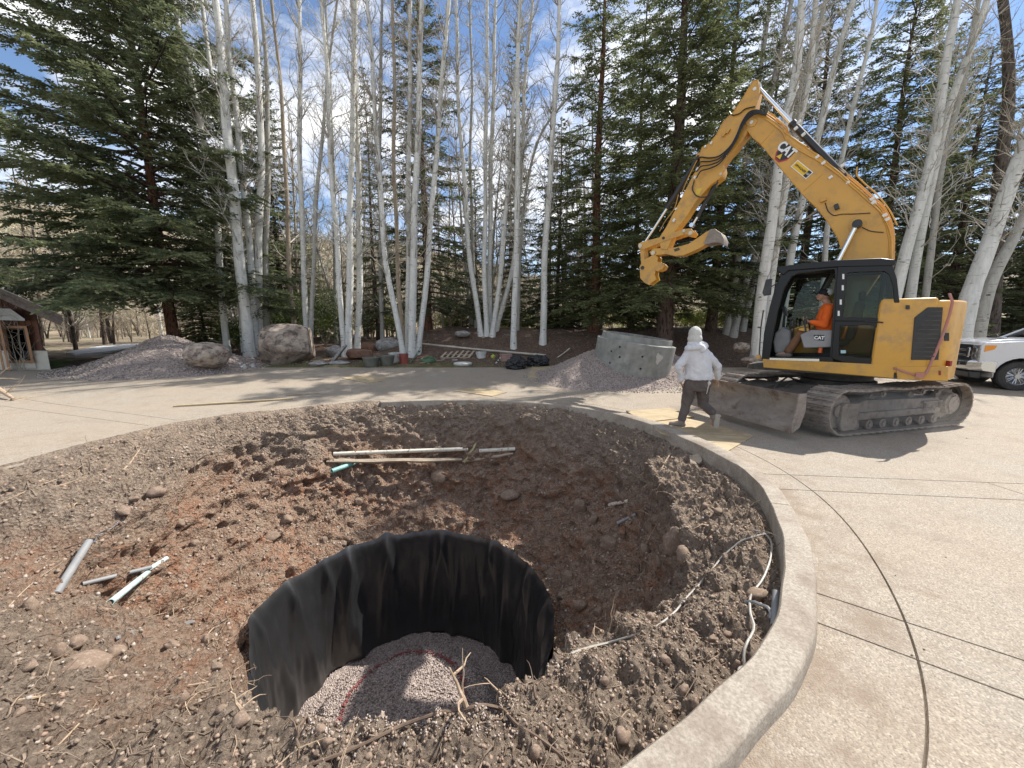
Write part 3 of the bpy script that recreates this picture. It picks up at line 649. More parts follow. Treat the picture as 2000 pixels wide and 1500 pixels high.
# ------------------------------------------------------------------ cobbles and crumbs in the soil (parts of it)
cob = [rock_mesh('cobble', 40 + k, 3, .32, .30, 1.0) for k in range(8)]
for m_ in cob: m_.materials.append(M['cobble'])
random.seed(11); nprs = np.random.RandomState(11)
def put_stone(px, py, w, h=None, sink=.42, name='stone', ms=None, mt=None):
    p, n = soil_hit(px, py)
    if p is None: return None
    if py > 1370: w *= .62; h = h and h * .6; sink = .55
    d = (p - CAMP).dot(Vector((0, CP, -SP))); s = w / F_PX * d; hh = (h or w * .7) / F_PX * d
    o = bpy.data.objects.new(name, random.choice(ms or cob)); COL.objects.link(o); o.parent = soil
    o.scale = (s, s * .8, hh); o.rotation_euler = (random.uniform(-.4, .4), random.uniform(-.4, .4), random.uniform(-.4, .4)); o.location = p + n * (hh * (.5 - sink))
    return o
for q in [(157, 1302, 41, 20), (150, 1253, 16, 12), (228, 1272, 17, 12), (112, 1270, 12, 14), (60, 1300, 13, 7), (1322, 1062, 22, 34), (1338, 1090, 17, 22), (1190, 1062, 20, 16), (1160, 1018, 10, 16), (1132, 990, 15, 18), (995, 968, 20, 12), (858, 930, 17, 14), (305, 963, 15, 13), (243, 998, 12, 7),
          (195, 980, 8, 5), (262, 975, 9, 6), (530, 1050, 15, 11), (560, 1015, 11, 9), (1110, 1130, 14, 17), (1132, 1185, 13, 19), (1170, 1198, 12, 12), (1096, 1165, 10, 12), (1215, 1438, 26, 22), (1478, 1165, 22, 16), (1445, 1262, 10, 12), (1420, 1240, 9, 8), (470, 1405, 28, 18), (432, 1385, 18, 14), (625, 1425, 18, 14), (640, 1450, 16, 18), (620, 1470, 13, 14), (720, 1480, 14, 16),
          (1395, 1250, 12, 10), (1335, 1350, 12, 14), (1360, 1380, 14, 22), (1240, 1400, 10, 12), (1290, 1100, 10, 13), (1260, 1075, 11, 12), (1082, 870, 7, 5), (700, 980, 8, 7), (1205, 1050, 8, 8), (1150, 1060, 9, 12), (1405, 1000, 12, 8), (1378, 990, 8, 8), (1560, 1100, 1, 1), (350, 1020, 9, 7), (380, 1060, 9, 7), (1045, 1470, 24, 24), (1180, 1330, 10, 9), (1112, 1385, 11, 9), (1300, 1290, 10, 8), (1440, 1300, 9, 14)]:
    put_stone(*q)
# random cobbles, denser in the gravelly lower wall
cnt = 0
while cnt < 195:
    th = nprs.uniform(0, 2 * math.pi); u = nprs.rand()
    f = u ** 1.5 * .95 if nprs.rand() < .75 else u
    ro = float(R_out(th)) - float(KWf(th)); rl_ = float(RLf(th)); r = rl_ + .06 + f * (ro - rl_ - .08); p, n = soil_down(HC.x + r * math.cos(th), HC.y + r * math.sin(th))
    if p is None: continue
    q = p - CAMP; d = q.dot(Vector((0, CP, -SP)))
    if d < .8: continue
    px = 1000 + F_PX * q.x / d
    if not (-60 < px < 1700): continue
    s = (.022 + .05 * nprs.rand() ** 2) * (1.25 if f < .45 else .8)
    if d < 3.4 and nprs.rand() < .75: continue
    if d < 2.6: s *= .6
    o = bpy.data.objects.new('stone', random.choice(cob)); COL.objects.link(o); o.parent = soil
    o.scale = (s, s * nprs.uniform(.6, .95), s * nprs.uniform(.5, .8)); o.rotation_euler = nprs.uniform(-1.5, 1.5, 3).tolist(); o.location = p - n * s * .05; cnt += 1
def soil_scatter(name, n, fmin, fmax, s0, s1, mats, seed, th0=0, th1=2 * math.pi, pw=1.0, lift=.2, flat=.8):
    rs = np.random.RandomState(seed); P = []; S = []
    for _ in range(n):
        th = rs.uniform(th0, th1); f = fmin + (fmax - fmin) * rs.rand() ** pw; ro = float(R_out(th)) - float(KWf(th)); rl_ = float(RLf(th)); r = rl_ + .06 + f * (ro - rl_ - .08)
        p, nn = soil_down(HC.x + r * math.cos(th), HC.y + r * math.sin(th))
        if p is None: continue
        s = s0 + (s1 - s0) * rs.rand() ** 2.2; s = min(s, .002 + .0042 * (p - CAMP).length); P.append(p + nn * s * lift); S.append(s)
    o = scatter(name, np.array([list(p) for p in P]), np.array(S), 1, mats, seed, flat, parent=soil); o['kind'] = 'stuff'; return o
soil_scatter('small_stones', 4200, .0, .8, .010, .032, [M['peb_c'], M['cobble'], M['peb_b'], M['clod']], 21, pw=1.3)
soil_scatter('clods', 7500, .35, 1.0, .008, .038, [M['clod'], M['clod'], M['soil'], M['peb_c']], 22, lift=.1)
soil_scatter('near_clods', 12000, .60, 1.0, .003, .016, [M['clod'], M['clod'], M['soil'], M['soil'], M['peb_c']], 23, rad(215), rad(345), lift=.15)
# spilled pale gravel on the near lip
def spill(name, n, px0, px1, py0, py1, s0, s1, mats, seed):
    rs = np.random.RandomState(seed); P = []; S = []
    for _ in range(n):
        px = rs.uniform(px0, px1); py = py0 + (py1 - py0) * rs.rand() ** 1.5
        p, nn = soil_hit(px, py)
        if p is None or p.z < -.9: continue
        s = rs.uniform(s0, s1); P.append(list(p + nn * s * .5)); S.append(s)
    o = scatter(name, np.array(P), np.array(S), 1, mats, seed, .85, parent=soil); o['kind'] = 'stuff'
spill('spilled_gravel', 1100, 590, 1010, 1350, 1440, .004, .009, [M['peb_b'], M['peb_a'], M['clod'], M['peb_c']], 31)
spill('spilled_gravel', 400, 980, 1420, 1180, 1330, .004, .011, [M['peb_b'], M['peb_c'], M['cobble']], 32)

# ------------------------------------------------------------------ roots (parts of the soil)
def root_path(p, d, L, n=8, wob=.25, sag=.1, seed=0):
    rs = random.Random(seed); pts = [p.copy()]; d = d.normalized()
    for k in range(n):
        d = (d + Vector((rs.uniform(-1, 1), rs.uniform(-1, 1), rs.uniform(-1, 1))) * wob + Vector((0, 0, -sag))).normalized(); pts.append(pts[-1] + d * (L / n))
    return pts
def root_obj(pts, r, m='root', twigs=0, seed=0, name='root', n=5):
    rs = random.Random(seed); mb = MB(); N = len(pts); mb.tube(pts, [r * (1 - .75 * k / (N - 1)) for k in range(N)], n)
    for k in range(twigs):
        i = rs.randint(1, N - 2); dd = Vector((rs.uniform(-1, 1), rs.uniform(-1, 1), rs.uniform(-.6, .8)))
        q = root_path(pts[i], dd, r * rs.uniform(8, 25), 4, .35, .05, seed + k); mb.tube(q, [r * .45 * (1 - .7 * j / 4) for j in range(5)], 4)
    return mb.build(name, M[m], soil)
rs = random.Random(5); nroot = 0
for k in range(600):
    if nroot >= 270: break
    th = rs.uniform(0, 2 * math.pi); f = rs.uniform(.25, 1.0); ro = float(R_out(th)) - float(KWf(th)); r = RL + f * (ro - RL)
    p, n = soil_down(HC.x + r * math.cos(th), HC.y + r * math.sin(th))
    if p is None: continue
    q = p - CAMP; d = q.dot(Vector((0, CP, -SP)))
    if d < 1 or not (-40 < 1000 + F_PX * q.x / d < 1560): continue
    tang = n.orthogonal().normalized(); tang.rotate(Matrix.Rotation(rs.uniform(0, 6.28), 3, n)); L = rs.uniform(.12, .55)
    if nroot % 3 == 0: pts = root_path(p - n * .02, (n * .8 + tang * .5), L * .6, 7, .35, .12, k)
    else:   # lying on the surface
        pts = []; dd = tang.copy(); c = p.copy()
        for j in range(9):
            dd = (dd + Vector((rs.uniform(-1, 1), rs.uniform(-1, 1), 0)) * .3).normalized(); c = c + dd * L / 8
            h, hn = soil_down(c.x, c.y)
            if h is None: break
            pts.append(h + hn * rs.uniform(.0, .025)); c = h
        if len(pts) < 4: continue
    root_obj(pts, rs.uniform(.004, .010), ('root', 'root_mid', 'root_dark')[nroot % 3], rs.randint(0, 4), k); nroot += 1
def path_px(pts, lift=.012, sub=3):
    out = []
    for i in range(len(pts) - 1):
        for j in range(sub):
            t = j / sub; out.append((pts[i][0] * (1 - t) + pts[i + 1][0] * t, pts[i][1] * (1 - t) + pts[i + 1][1] * t))
    out.append(pts[-1]); res = []
    for (x, y) in out:
        p, n = soil_hit(x, y)
        if p is not None: res.append(p + n * lift)
    # smooth
    for _ in range(2): res = [res[0]] + [(res[i - 1] + res[i] * 2 + res[i + 1]) / 4 for i in range(1, len(res) - 1)] + [res[-1]]
    return res
for pts, r, m in [([(0, 985), (60, 955), (140, 925), (165, 905)], .010, 'root'), ([(85, 958), (150, 938), (165, 932)], .008, 'root'), ([(10, 1192), (40, 1160), (80, 1125), (120, 1100)], .009, 'root'), ([(35, 1370), (75, 1362), (132, 1352)], .011, 'root'), ([(75, 1086), (130, 1070), (190, 1048), (240, 1028)], .009, 'root_dark'),
                  ([(215, 1222), (290, 1205), (350, 1190), (392, 1178)], .007, 'root'), ([(400, 1250), (415, 1225), (445, 1222), (480, 1228)], .008, 'root'), ([(0, 1262), (60, 1240), (120, 1220), (220, 1196)], .006, 'root_dark'), ([(365, 1340), (430, 1330), (470, 1300), (506, 1285)], .007, 'root'),
                  ([(440, 1160), (460, 1190)], .006, 'root'), ([(240, 920), (262, 895), (283, 862), (288, 830)], .012, 'root'), ([(1040, 870), (1075, 890), (1100, 905)], .006, 'root'), ([(1330, 860), (1300, 900), (1285, 935), (1262, 955)], .012, 'root'), ([(1222, 915), (1260, 945), (1290, 940)], .008, 'root'), ([(1240, 845), (1262, 870), (1300, 880)], .009, 'root'), ([(1150, 1020), (1175, 985)], .006, 'root'),
                  ([(430, 1110), (420, 1180), (400, 1230)], .009, 'root_dark'), ([(90, 1480), (170, 1400), (190, 1370)], .006, 'root'), ([(540, 1500), (580, 1462), (640, 1440)], .006, 'root'), ([(440, 960), (436, 1000), (425, 1015)], .012, 'root_dark'), ([(340, 975), (320, 1000), (305, 1035)], .013, 'root_dark'), ([(310, 1068), (355, 1050), (400, 1048)], .012, 'root_dark')]:
    pp = path_px(pts, r * .8)
    if len(pp) > 3: root_obj(pp, r, m, 5, int(pts[0][0]))
# hair roots spread over the whole soil (stuff)
r_ = np.random.RandomState(44); FR = []
for k in range(3600):
    th = r_.uniform(0, 2 * math.pi); ff = r_.uniform(.15, 1); rl_ = float(RLf(th)); r = rl_ + ff * (float(R_out(th)) - float(KWf(th)) - rl_); x = HC.x + r * math.cos(th); y = HC.y + r * math.sin(th)
    if y < .6: continue
    a = r_.uniform(0, 6.28); st = r_.uniform(.015, .06); pts = []
    for j in range(6):
        h, hn = soil_down(x, y)
        if h is None: break
        pts.append(h + hn * (.004 + .03 * r_.rand() * (j % 2))); a += r_.normal(0, .7); x += st * math.cos(a); y += st * math.sin(a)
    if len(pts) > 3 and all((pts[i + 1] - pts[i]).length < .14 for i in range(len(pts) - 1)): w_ = r_.uniform(.0018, .0050); FR.append(([list(p) for p in pts], np.linspace(w_, w_ * .4, len(pts))))
def _tubes(paths, n=3):
    Vs = []; Fs = []; b = 0
    for pts, r in paths:
        pts = np.asarray(pts); N = len(pts); t = np.gradient(pts, axis=0); t /= np.linalg.norm(t, axis=1, keepdims=True) + 1e-9; a = np.cross(t, [.3, .2, 1.]); a /= np.linalg.norm(a, axis=1, keepdims=True) + 1e-9; c = np.cross(t, a); rr = np.asarray(r)[:, None]
        Vs.append(np.stack([pts + rr * (a * math.cos(2.0944 * k) + c * math.sin(2.0944 * k)) for k in range(n)], 1).reshape(-1, 3)); i = np.arange(N - 1)[:, None]; k = np.arange(n)[None]; Fs.append((np.stack([i * n + k, i * n + (k + 1) % n, (i + 1) * n + (k + 1) % n, (i + 1) * n + k], -1) + b).reshape(-1, 4)); b += N * n
    return np.concatenate(Vs), np.concatenate(Fs)
for q_s, mn in ((0, 'root_mid'), (1, 'root_dark')): V_, F_ = _tubes(FR[q_s::2]); o = link('hair_roots', np_mesh('hair_roots', V_, F_), M[mn], soil); o['kind'] = 'stuff'
# sawn and torn stubs at the near lip
for (x0, y0, x1, y1, r) in [(826, 1372, 820, 1316, .011), (912, 1374, 876, 1300, .014), (928, 1362, 920, 1312, .008), (965, 1352, 945, 1322, .007), (1012, 1312, 990, 1270, .006), (1262, 1060, 1290, 1010, .006), (1190, 1235, 1202, 1180, .008), (470, 1385, 452, 1352, .010)]:
    p, n = soil_hit(x0, y0)
    if p is None: continue
    rr = ray(x1, y1); t = (p - CAMP).length / ray(x0, y0).length; q = CAMP + rr * (t * 1.0); pts = [p + (q - p) * k / 5 + Vector((random.uniform(-1, 1), random.uniform(-1, 1), random.uniform(-1, 1))) * r * .5 for k in range(-1, 6)]
    root_obj(pts, r * 1.25, 'root', 3, int(x0), 'root_stub', 7)
# root mat hanging at the back right edge and rim tufts
for (x, y, L, k) in [(1290, 930, .35, 9), (1340, 955, .35, 10), (1240, 890, .35, 8), (1500, 1030, .35, 10), (1480, 1060, .25, 6), (420, 1200, .35, 10), (400, 1260, .3, 10), (440, 1230, .3, 8), (1195, 1180, .18, 6), (500, 1330, .2, 7), (580, 1350, .14, 5), (720, 900, .25, 5), (210, 1180, .25, 8), (360, 1170, .3, 8), (1180, 960, .25, 7), (150, 870, .25, 6), (460, 820, .2, 6)]:
    for j in range(k):
        p, n = soil_hit(x + random.uniform(-35, 35), y + random.uniform(-22, 22))
        if p is None: continue
        root_obj(root_path(p - n * .02, n + Vector((random.uniform(-1, 1), random.uniform(-1, 1), random.uniform(-.5, .6))), L * random.uniform(.5, 1.1), 7, .32, .1, j * 7 + int(x)), random.uniform(.002, .006), 'root' if random.random() < .75 else 'root_dark', 2, j, n=4)

# ------------------------------------------------------------------ pipes, boards, cables lying in the pit
def across(p0, p1, lift=(.03, .03), r=.03, mt='pvc_white', name='pipe', label='', cat='pipe', hollow=True, n=16, dd=(0, 0), group=None, flare=None):
    a, na = soil_hit(*p0); b, nb = soil_hit(*p1)
    if a is None or b is None: print('MISS', label, p0, p1); return
    a = a - ray(*p0).normalized() * dd[0] + Vector((0, 0, lift[0])); b = b - ray(*p1).normalized() * dd[1] + Vector((0, 0, lift[1]))
    mb = MB(); ax = (b - a).normalized()
    if hollow:
        R = ax.to_track_quat('Z', 'Y').to_matrix(); L = (b - a).length
        mb.lathe([(r * .82, 0), (r, 0), (r, L), (r * .82, L)], a, n, R, closed=True)
    else: mb.tube([a, b], r, n)
    o = mb.build(name, M[mt]); tag(o, label, cat, group); return o
across((652, 889), (914, 879), (.03, .03), .046, 'pvc_white', 'pipe', 'long muddy white plastic pipe lying across the back wall of the pit')
across((936, 883), (1006, 879), (.03, .03), .046, 'pvc_white', 'pipe', 'short muddy white pipe stub right of the yellow stake in the pit')
# weathered split posts under the pipe
def board_px(p0, p1, wid, th, mt, name, label, cat, lift=.03, up=(0, 0, 1)):
    a, na = soil_hit(*p0); b, nb = soil_hit(*p1)
    if a is None or b is None: print('MISS', label, p0, p1); return
    a = a + na * lift; b = b + nb * lift
    x = (b - a); L = x.length; x.normalize(); z = (na + nb).normalized(); z = (z - x * z.dot(x)).normalized(); y = z.cross(x)
    R = Matrix((x, y, z)).transposed(); mb = MB(); mb.M = Matrix.Translation((a + b) / 2) @ R.to_4x4()
    N = 9; vs = []
    for i in range(N + 1):
        xx = -L / 2 + L * i / N; e = (.55 if i in (0, N) else 1) * (1 + .12 * math.sin(i * 2.3))
        for (u, v) in ((-1, -1), (1, -1), (1, 1), (-1, 1)): vs.append((xx, u * wid / 2 * e + .01 * math.sin(i * 1.7), v * th / 2 * e))
    fs = [(i * 4 + k, i * 4 + (k + 1) % 4, (i + 1) * 4 + (k + 1) % 4, (i + 1) * 4 + k) for i in range(N) for k in range(4)] + [(3, 2, 1, 0), (N * 4, N * 4 + 1, N * 4 + 2, N * 4 + 3)]
    mb.add(vs, fs); o = mb.build(name, M[mt], bevel=.004); tag(o, label, cat); return o
board_px((638, 905), (905, 899), .085, .06, 'wood', 'wooden_post', 'long weathered split post lying just below the white pipe in the pit', 'post', .06)
board_px((905, 903), (1003, 890), .06, .045, 'wood', 'wooden_post', 'short weathered post end below the white pipe stub in the pit', 'post', .05)
M['yellowstake'] = mat('yellow_stake', (.50, .46, .22), .7, col2=(.34, .28, .15), nsc=8)
board_px((908, 903), (928, 862), .05, .02, 'yellowstake', 'stake', 'short yellow painted stake leaning over the white pipes in the pit', 'stake', .09)
across((648, 922), (700, 903), (.02, .02), .05, 'pvc_teal', 'pipe', 'teal green pipe sticking out under the post at the back of the pit', dd=(.22, .0))
across((108, 1156), (176, 1072), (-.03, .10), .042, 'pvc_grey', 'conduit', 'thick grey conduit standing askew out of the left soil slope', 'conduit')
across((160, 1144), (296, 1114), (.02, .05), .026, 'pvc_grey', 'conduit', 'grey conduit resting on the pale blue pipe on the left slope', 'conduit', dd=(0, .05))
across((215, 1177), (288, 1120), (.0, .01), .034, 'pvc_blue', 'pipe', 'pale blue pipe half buried below the grey conduit on the left slope')
across((290, 1115), (326, 1094), (.02, .03), .030, 'pvc_blue', 'pipe', 'torn end of pale blue pipe beyond the grey conduit on the left slope', dd=(.04, .0))
board_px((226, 1247), (380, 1215), .05, .035, 'pvc_grey', 'conduit', 'flattened grey conduit lying in the soil left of the liner', 'conduit', .02)
across((1190, 986), (1228, 980), (.0, .02), .032, 'pvc_white', 'pipe', 'broken white pipe stub sticking out of the right pit wall, upper one', dd=(.12, 0))
across((1206, 1022), (1242, 1006), (.0, .02), .028, 'pvc_grey', 'pipe', 'broken grey pipe stub sticking out of the right pit wall, lower one', dd=(.10, 0))
across((1512, 1222), (1512, 1184), (.0, .12), .022, 'pvc_grey', 'pipe', 'short upright grey pipe beside the inner face of the kerb')
def cable(pts, r, mt, label, name='cable', cat='cable', lift=.02):
    pp = path_px(pts, lift, 4)
    if len(pp) < 3: print('MISS', label); return
    mb = MB(); mb.tube(pp, r, 6); o = mb.build(name, M[mt]); tag(o, label, cat); return o
cable([(1506, 1045), (1480, 1046), (1440, 1062), (1405, 1095), (1375, 1135), (1342, 1172), (1300, 1218), (1240, 1245), (1170, 1262), (1120, 1280)], .008, 'cable', 'grey cable running from the kerb down along the right pit slope')
cable([(1478, 1040), (1500, 1052), (1511, 1085), (1502, 1115), (1470, 1165), (1461, 1195), (1474, 1235), (1458, 1285), (1448, 1315), (1437, 1330)], .0085, 'cable', 'grey cable looping down beside the inner face of the kerb', lift=.035)
cable([(1462, 1180), (1485, 1182), (1500, 1196), (1508, 1218)], .012, 'pvc_grey', 'short bent grey hose joining the upright pipe by the kerb', 'hose', 'hose', .03)
cable([(600, 1497), (680, 1470), (750, 1436), (830, 1396), (900, 1388), (955, 1376), (985, 1388), (1010, 1416), (1060, 1450), (1110, 1492)], .009, 'root_dark', 'long dark root lying along the near lip of the pit', 'loose_root', 'root', .012)
cable([(178, 1068), (190, 1050), (215, 1030), (232, 1018), (242, 1022), (238, 1032), (205, 1044), (190, 1048)], .005, 'chrome_soft', 'loop of bare wire sticking out of the thick grey conduit', 'wire', 'wire', .05)
cable([(168, 1096), (205, 1096), (235, 1102), (262, 1112)], .006, 'root_dark', 'thin dark wire between the two grey conduits on the left slope', 'wire', 'wire', .02)
board_px((1348, 902), (1400, 898), .26, .03, 'wood', 'board', 'pale flat panel half buried in the soil by the back right kerb', 'board', .03)
board_px((455, 1380), (468, 1345), .03, .02, 'root', 'wood_chip', 'broken pale stick standing in the soil left of the liner flap', 'stick', .02) if False else None
# ------------------------------------------------------------------ gravel heaps
def heap(label, c, rx, ry, h, seed, n, psz, rot=0, bz=None):
    NA, NR = 120, 46; th = np.linspace(0, 2 * math.pi, NA, endpoint=False); q = np.linspace(0, 1.12, NR); TH, Q = np.meshgrid(th, q, indexing='ij')
    ed = 1 + .10 * np.sin(TH * 2 + seed) + .07 * np.sin(TH * 3 + seed * 2) + .03 * np.sin(TH * 7)
    X = c[0] + rx * Q * ed * np.cos(TH); Y = c[1] + ry * Q * ed * np.sin(TH)
    pr = np.where(Q < .22, 1 - .45 * (Q / .22) ** 2 * .35, np.maximum(0, (1 - Q)) * 1.08); pr = np.minimum(pr, (1.03 - Q) * 1.02 + 0.0)
    sk = .12 * np.clip(1 - np.abs(Q - .95) / .25, 0, 1)
    Z = h * (np.clip(pr, 0, 1) ** 1.12) + h * .06 * np.clip(1 - Q, 0, 1) * fbm(X, Y, X * 0, 1.2, 3, seed) + np.where(Q < 1.0, .03, -.05)
    Z = Z + np.vectorize(bz or gz)(X, Y)
    V = np.stack([X, Y, Z], -1).reshape(-1, 3); i = np.arange(NA)[:, None]; j = np.arange(NR - 1)[None]; a = i * NR + j; b = ((i + 1) % NA) * NR + j
    Fq = np.stack([a, a + 1, b + 1, b], -1).reshape(-1, 4)
    o = link('gravel_heap', np_mesh('gravel_heap', V, Fq, True), M['gravel']); tag(o, label, 'gravel heap', kind='stuff')
    bv = BVHTree.FromPolygons([Vector(v) for v in V.tolist()], Fq.tolist()); rs = np.random.RandomState(seed); P = []; S = []
    for _ in range(n):
        r = rs.rand() ** .5 * 1.13; a_ = rs.uniform(0, 6.283); x = c[0] + rx * r * math.cos(a_); y = c[1] + ry * r * math.sin(a_)
        hh = bv.ray_cast(Vector((x, y, 9)), Vector((0, 0, -1))); z = hh[0].z if hh[0] is not None else -9
        z = max(z, (bz or gz)(x, y)); s = rs.uniform(*psz); P.append((x, y, z + s * .3)); S.append(s)
    sc_ = scatter('loose_gravel', np.array(P), np.array(S), 1, [M['peb_a'], M['peb_d'], M['peb_a'], M['peb_b']], seed, .8, parent=o); sc_['kind'] = 'stuff'
    return bv
hl = heap('large pinkish gravel heap at the left by the round boulders', (-13.7, 14.7), 3.5, 2.5, 1.18, 3, 5200, (.018, .042))
hr = heap('gravel heap behind and under the tilted concrete ring', (3.95, 12.75), 3.15, 2.35, 1.28, 7, 5200, (.014, .030))

# ------------------------------------------------------------------ concrete well ring on the heap
def ring():
    Hh = 1.16; prof = [(1.03, 0), (1.22, 0), (1.23, Hh - .19), (1.10, Hh - .165), (1.09, Hh), (1.03, Hh)]
    mb = MB(); mb.lathe(prof, (0, 0, 0), 96, closed=True); me0 = mb
    ringo = mb.build('concrete_ring', M['concrete'], bevel=0, sharp=30)
    # weep holes cut right through
    cb = MB()
    for k in range(11):
        for (z, off) in (((.80, 0), (.50, .1)) if k % 2 else ((.62, .0), (.26, .04))):
            a = 2 * math.pi * (k + off) / 14 + .12 * (k % 3); d = Vector((math.cos(a), math.sin(a), 0)); cb.tube([d * .9 + Vector((0, 0, z)), d * 1.4 + Vector((0, 0, z))], .034, 10)
    co = cb.build('cutter', M['black'])
    md = ringo.modifiers.new('holes', 'BOOLEAN'); md.object = co; md.operation = 'DIFFERENCE'; md.solver = 'EXACT'
    dg = bpy.context.evaluated_depsgraph_get(); dg.update(); me = bpy.data.meshes.new_from_object(ringo.evaluated_get(dg)); ringo.modifiers.clear()
    ringo.data = me
    try: me.set_sharp_from_angle(angle=rad(30))
    except Exception: pass
    bpy.data.objects.remove(co); return ringo
cr_o = ring()
bot = atY(1256, 731, 11.1)
cr_o.rotation_euler = (rad(3.5), rad(7.5), 0)
cr_o.location = Vector((bot.x + .02, 12.15, bot.z - .04 + .60)); 
tag(cr_o, 'thick grey concrete well ring with holes, tilted on the gravel heap', 'concrete ring')
# pale mortar patch on the ring
mb = MB(); vs = [(0, 0, 0)]; rr_ = random.Random(4)
for k in range(26):
    a = 2 * math.pi * k / 26; r = .15 * (1 + .25 * math.sin(3 * a + 1) + .12 * math.sin(7 * a)); vs.append((r * .75 * math.cos(a), 0, r * math.sin(a)))
az = rad(-72); pts = []
for (x, _, z) in vs:
    a = az + x / 1.235; pts.append(Vector((1.243 * math.cos(a), 1.243 * math.sin(a), z + .05)))
M['mortar'] = mat('dry_mortar', (.50, .49, .45), .9, col2=(.42, .41, .38), nsc=9)
me = bpy.data.meshes.new('mortar_patch'); me.from_pydata([p for p in pts], [], [(0, k, k % 26 + 1) for k in range(1, 27)]); link('mortar_patch', me, M['mortar'], cr_o)

# ------------------------------------------------------------------ plywood sheets on the driveway
def sheet(px, label, th=.018, mt='plywood', lift=.004, zoff=0):
    P = [gnd(*q) for q in px]; mb = MB(); n = len(P)
    vs = [p + Vector((0, 0, lift + zoff)) for p in P] + [p + Vector((0, 0, lift + th + zoff)) for p in P]
    mb.add(vs, [tuple(range(n))[::-1], tuple(range(n, 2 * n))] + [(i, (i + 1) % n, n + (i + 1) % n, n + i) for i in range(n)])
    o = mb.build('plywood_sheet', M[mt]); tag(o, label, 'plywood'); return o
sheet([(1310, 812), (1400, 832), (1472, 853), (1420, 884), (1290, 848), (1262, 829)], 'large plywood sheet under the feet of the walking worker')
sheet([(1222, 806), (1308, 800), (1356, 817), (1262, 828)], 'smaller plywood sheet left of the walking worker at the kerb', zoff=.02)
sheet([(1031, 739), (1102, 743), (1110, 716), (1040, 714)], 'plywood sheet sticking out under the gravel heap')
sheet([(667, 739), (720, 749), (764, 742), (715, 733)], 'lone dusty plywood sheet on the driveway before the stone trough')
sheet([(886, 764), (961, 775), (990, 767), (930, 757)], 'dusty plywood sheet at the back edge of the kerb')
def stick(p0, p1, w, h, mt, name, label, cat, z0=.0, z1=.0):
    a = gnd(*p0) + Vector((0, 0, h / 2 + .004 + z0)); b = gnd(*p1) + Vector((0, 0, h / 2 + .004 + z1)); x = (b - a); L = x.length; R = x.to_track_quat('X', 'Z').to_matrix()
    mb = MB(); mb.box((a + b) / 2, (L, w, h), R); o = mb.build(name, M[mt], bevel=.003); tag(o, label, cat); return o
stick((340, 795), (572, 780), .09, .035, 'plywood', 'lumber', 'long thin board lying on the driveway left of the pit', 'board')
stick((560, 773), (622, 769), .06, .03, 'wood', 'lumber', 'short thin board beyond the long board left of the pit', 'board')

# ------------------------------------------------------------------ boulders and stones along the far edge
def boulder(px, base_y, w, h, mt, label, seed, depth=None, ang=0, rough=.16, rot=0, Y=None, name='boulder', cat='boulder', zsink=.1, sub=5, tilt=0, yo=.9):
    p = gnd(px, base_y) if Y is None else atY(px, base_y, Y); d = p.y * CP - (p.z - CAM_H) * SP; ww = w / F_PX * d / 2; hh = h / F_PX * d / 2; dd = depth or ww * .8
    me = rock_mesh(name, seed, sub if w > 60 else 3, rough, ang); me.materials.append(M[mt]); o = link(name, me)
    o.scale = (ww, dd, hh * 1.03); o.rotation_euler = (0, tilt, rot); o.location = (p.x, p.y + dd * yo, p.z + hh * (1 - zsink)); tag(o, label, cat); return o
boulder(540, 716, 124, 84, 'boulder', 'biggest round tan boulder beneath the left aspens', 3, ang=.30, rough=.17)
boulder(409, 717, 78, 50, 'boulder', 'smaller oval tan boulder at the right foot of the left gravel heap', 8, rough=.13, ang=.22, yo=.0, Y=13.45)
boulder(754, 694, 56, 36, 'greyrock', 'rounded grey boulder behind the buckets at the aspen trunks', 12, ang=.2)
boulder(697, 708, 54, 32, 'redrock', 'squared red brown stone standing by the aspens left of the buckets', 5, ang=.55, rough=.08)
boulder(716, 694, 54, 28, 'redrock', 'dark red brown stone lying behind the squared stone', 6, ang=.4, rough=.18, rot=.4)
boulder(650, 700, 36, 26, 'greyrock', 'grey stone left of the squared red stone', 15, ang=.3)
for k, (x, y, w, h, mt, lb) in enumerate([(655, 714, 46, 9, 'greyrock', 'flat pale flagstone lying below the leaning slab'), (615, 716, 36, 10, 'greyrock', 'curved pale stone rim right of the biggest boulder'), (875, 697, 24, 16, 'greyrock', 'round pinkish stone behind the wood pallet'), (902, 658, 32, 14, 'greyrock', 'flat pale rock lying high on the mulch bank'), (1455, 690, 36, 22, 'boulder', 'large flat brown stone behind the walking worker'), (1480, 712, 44, 15, 'boulder', 'low pale stone beside the big aspen by the cab'), (888, 707, 14, 6, 'greyrock', 'small grey stone left of the white round lid'), (944, 661, 8, 5, 'peb_b', 'fist sized white stone on the mulch bank'), (690, 662, 20, 10, 'greyrock', 'small grey stone between the aspens on the bank')]):
    Yk = {3: 18.3, 7: 18.4, 8: 19.5, 4: 14.5, 5: 13.6}.get(k); boulder(x, y, w, h, mt, lb, 60 + k, ang=.25, Y=Yk, name='stone', cat='stone', sub=3)
# leaning slab
p = gnd(655, 712); mb = MB(); R = Matrix.Rotation(rad(-50), 3, 'Y') @ Matrix.Rotation(rad(10), 3, 'X'); mb.box(p + Vector((0, .3, .38)), (1.0, .5, .10), R); o = mb.build('stone_slab', M['greyrock'], bevel=.02); tag(o, 'thin pale slab leaning on the stones left of the squared red stone', 'slab')
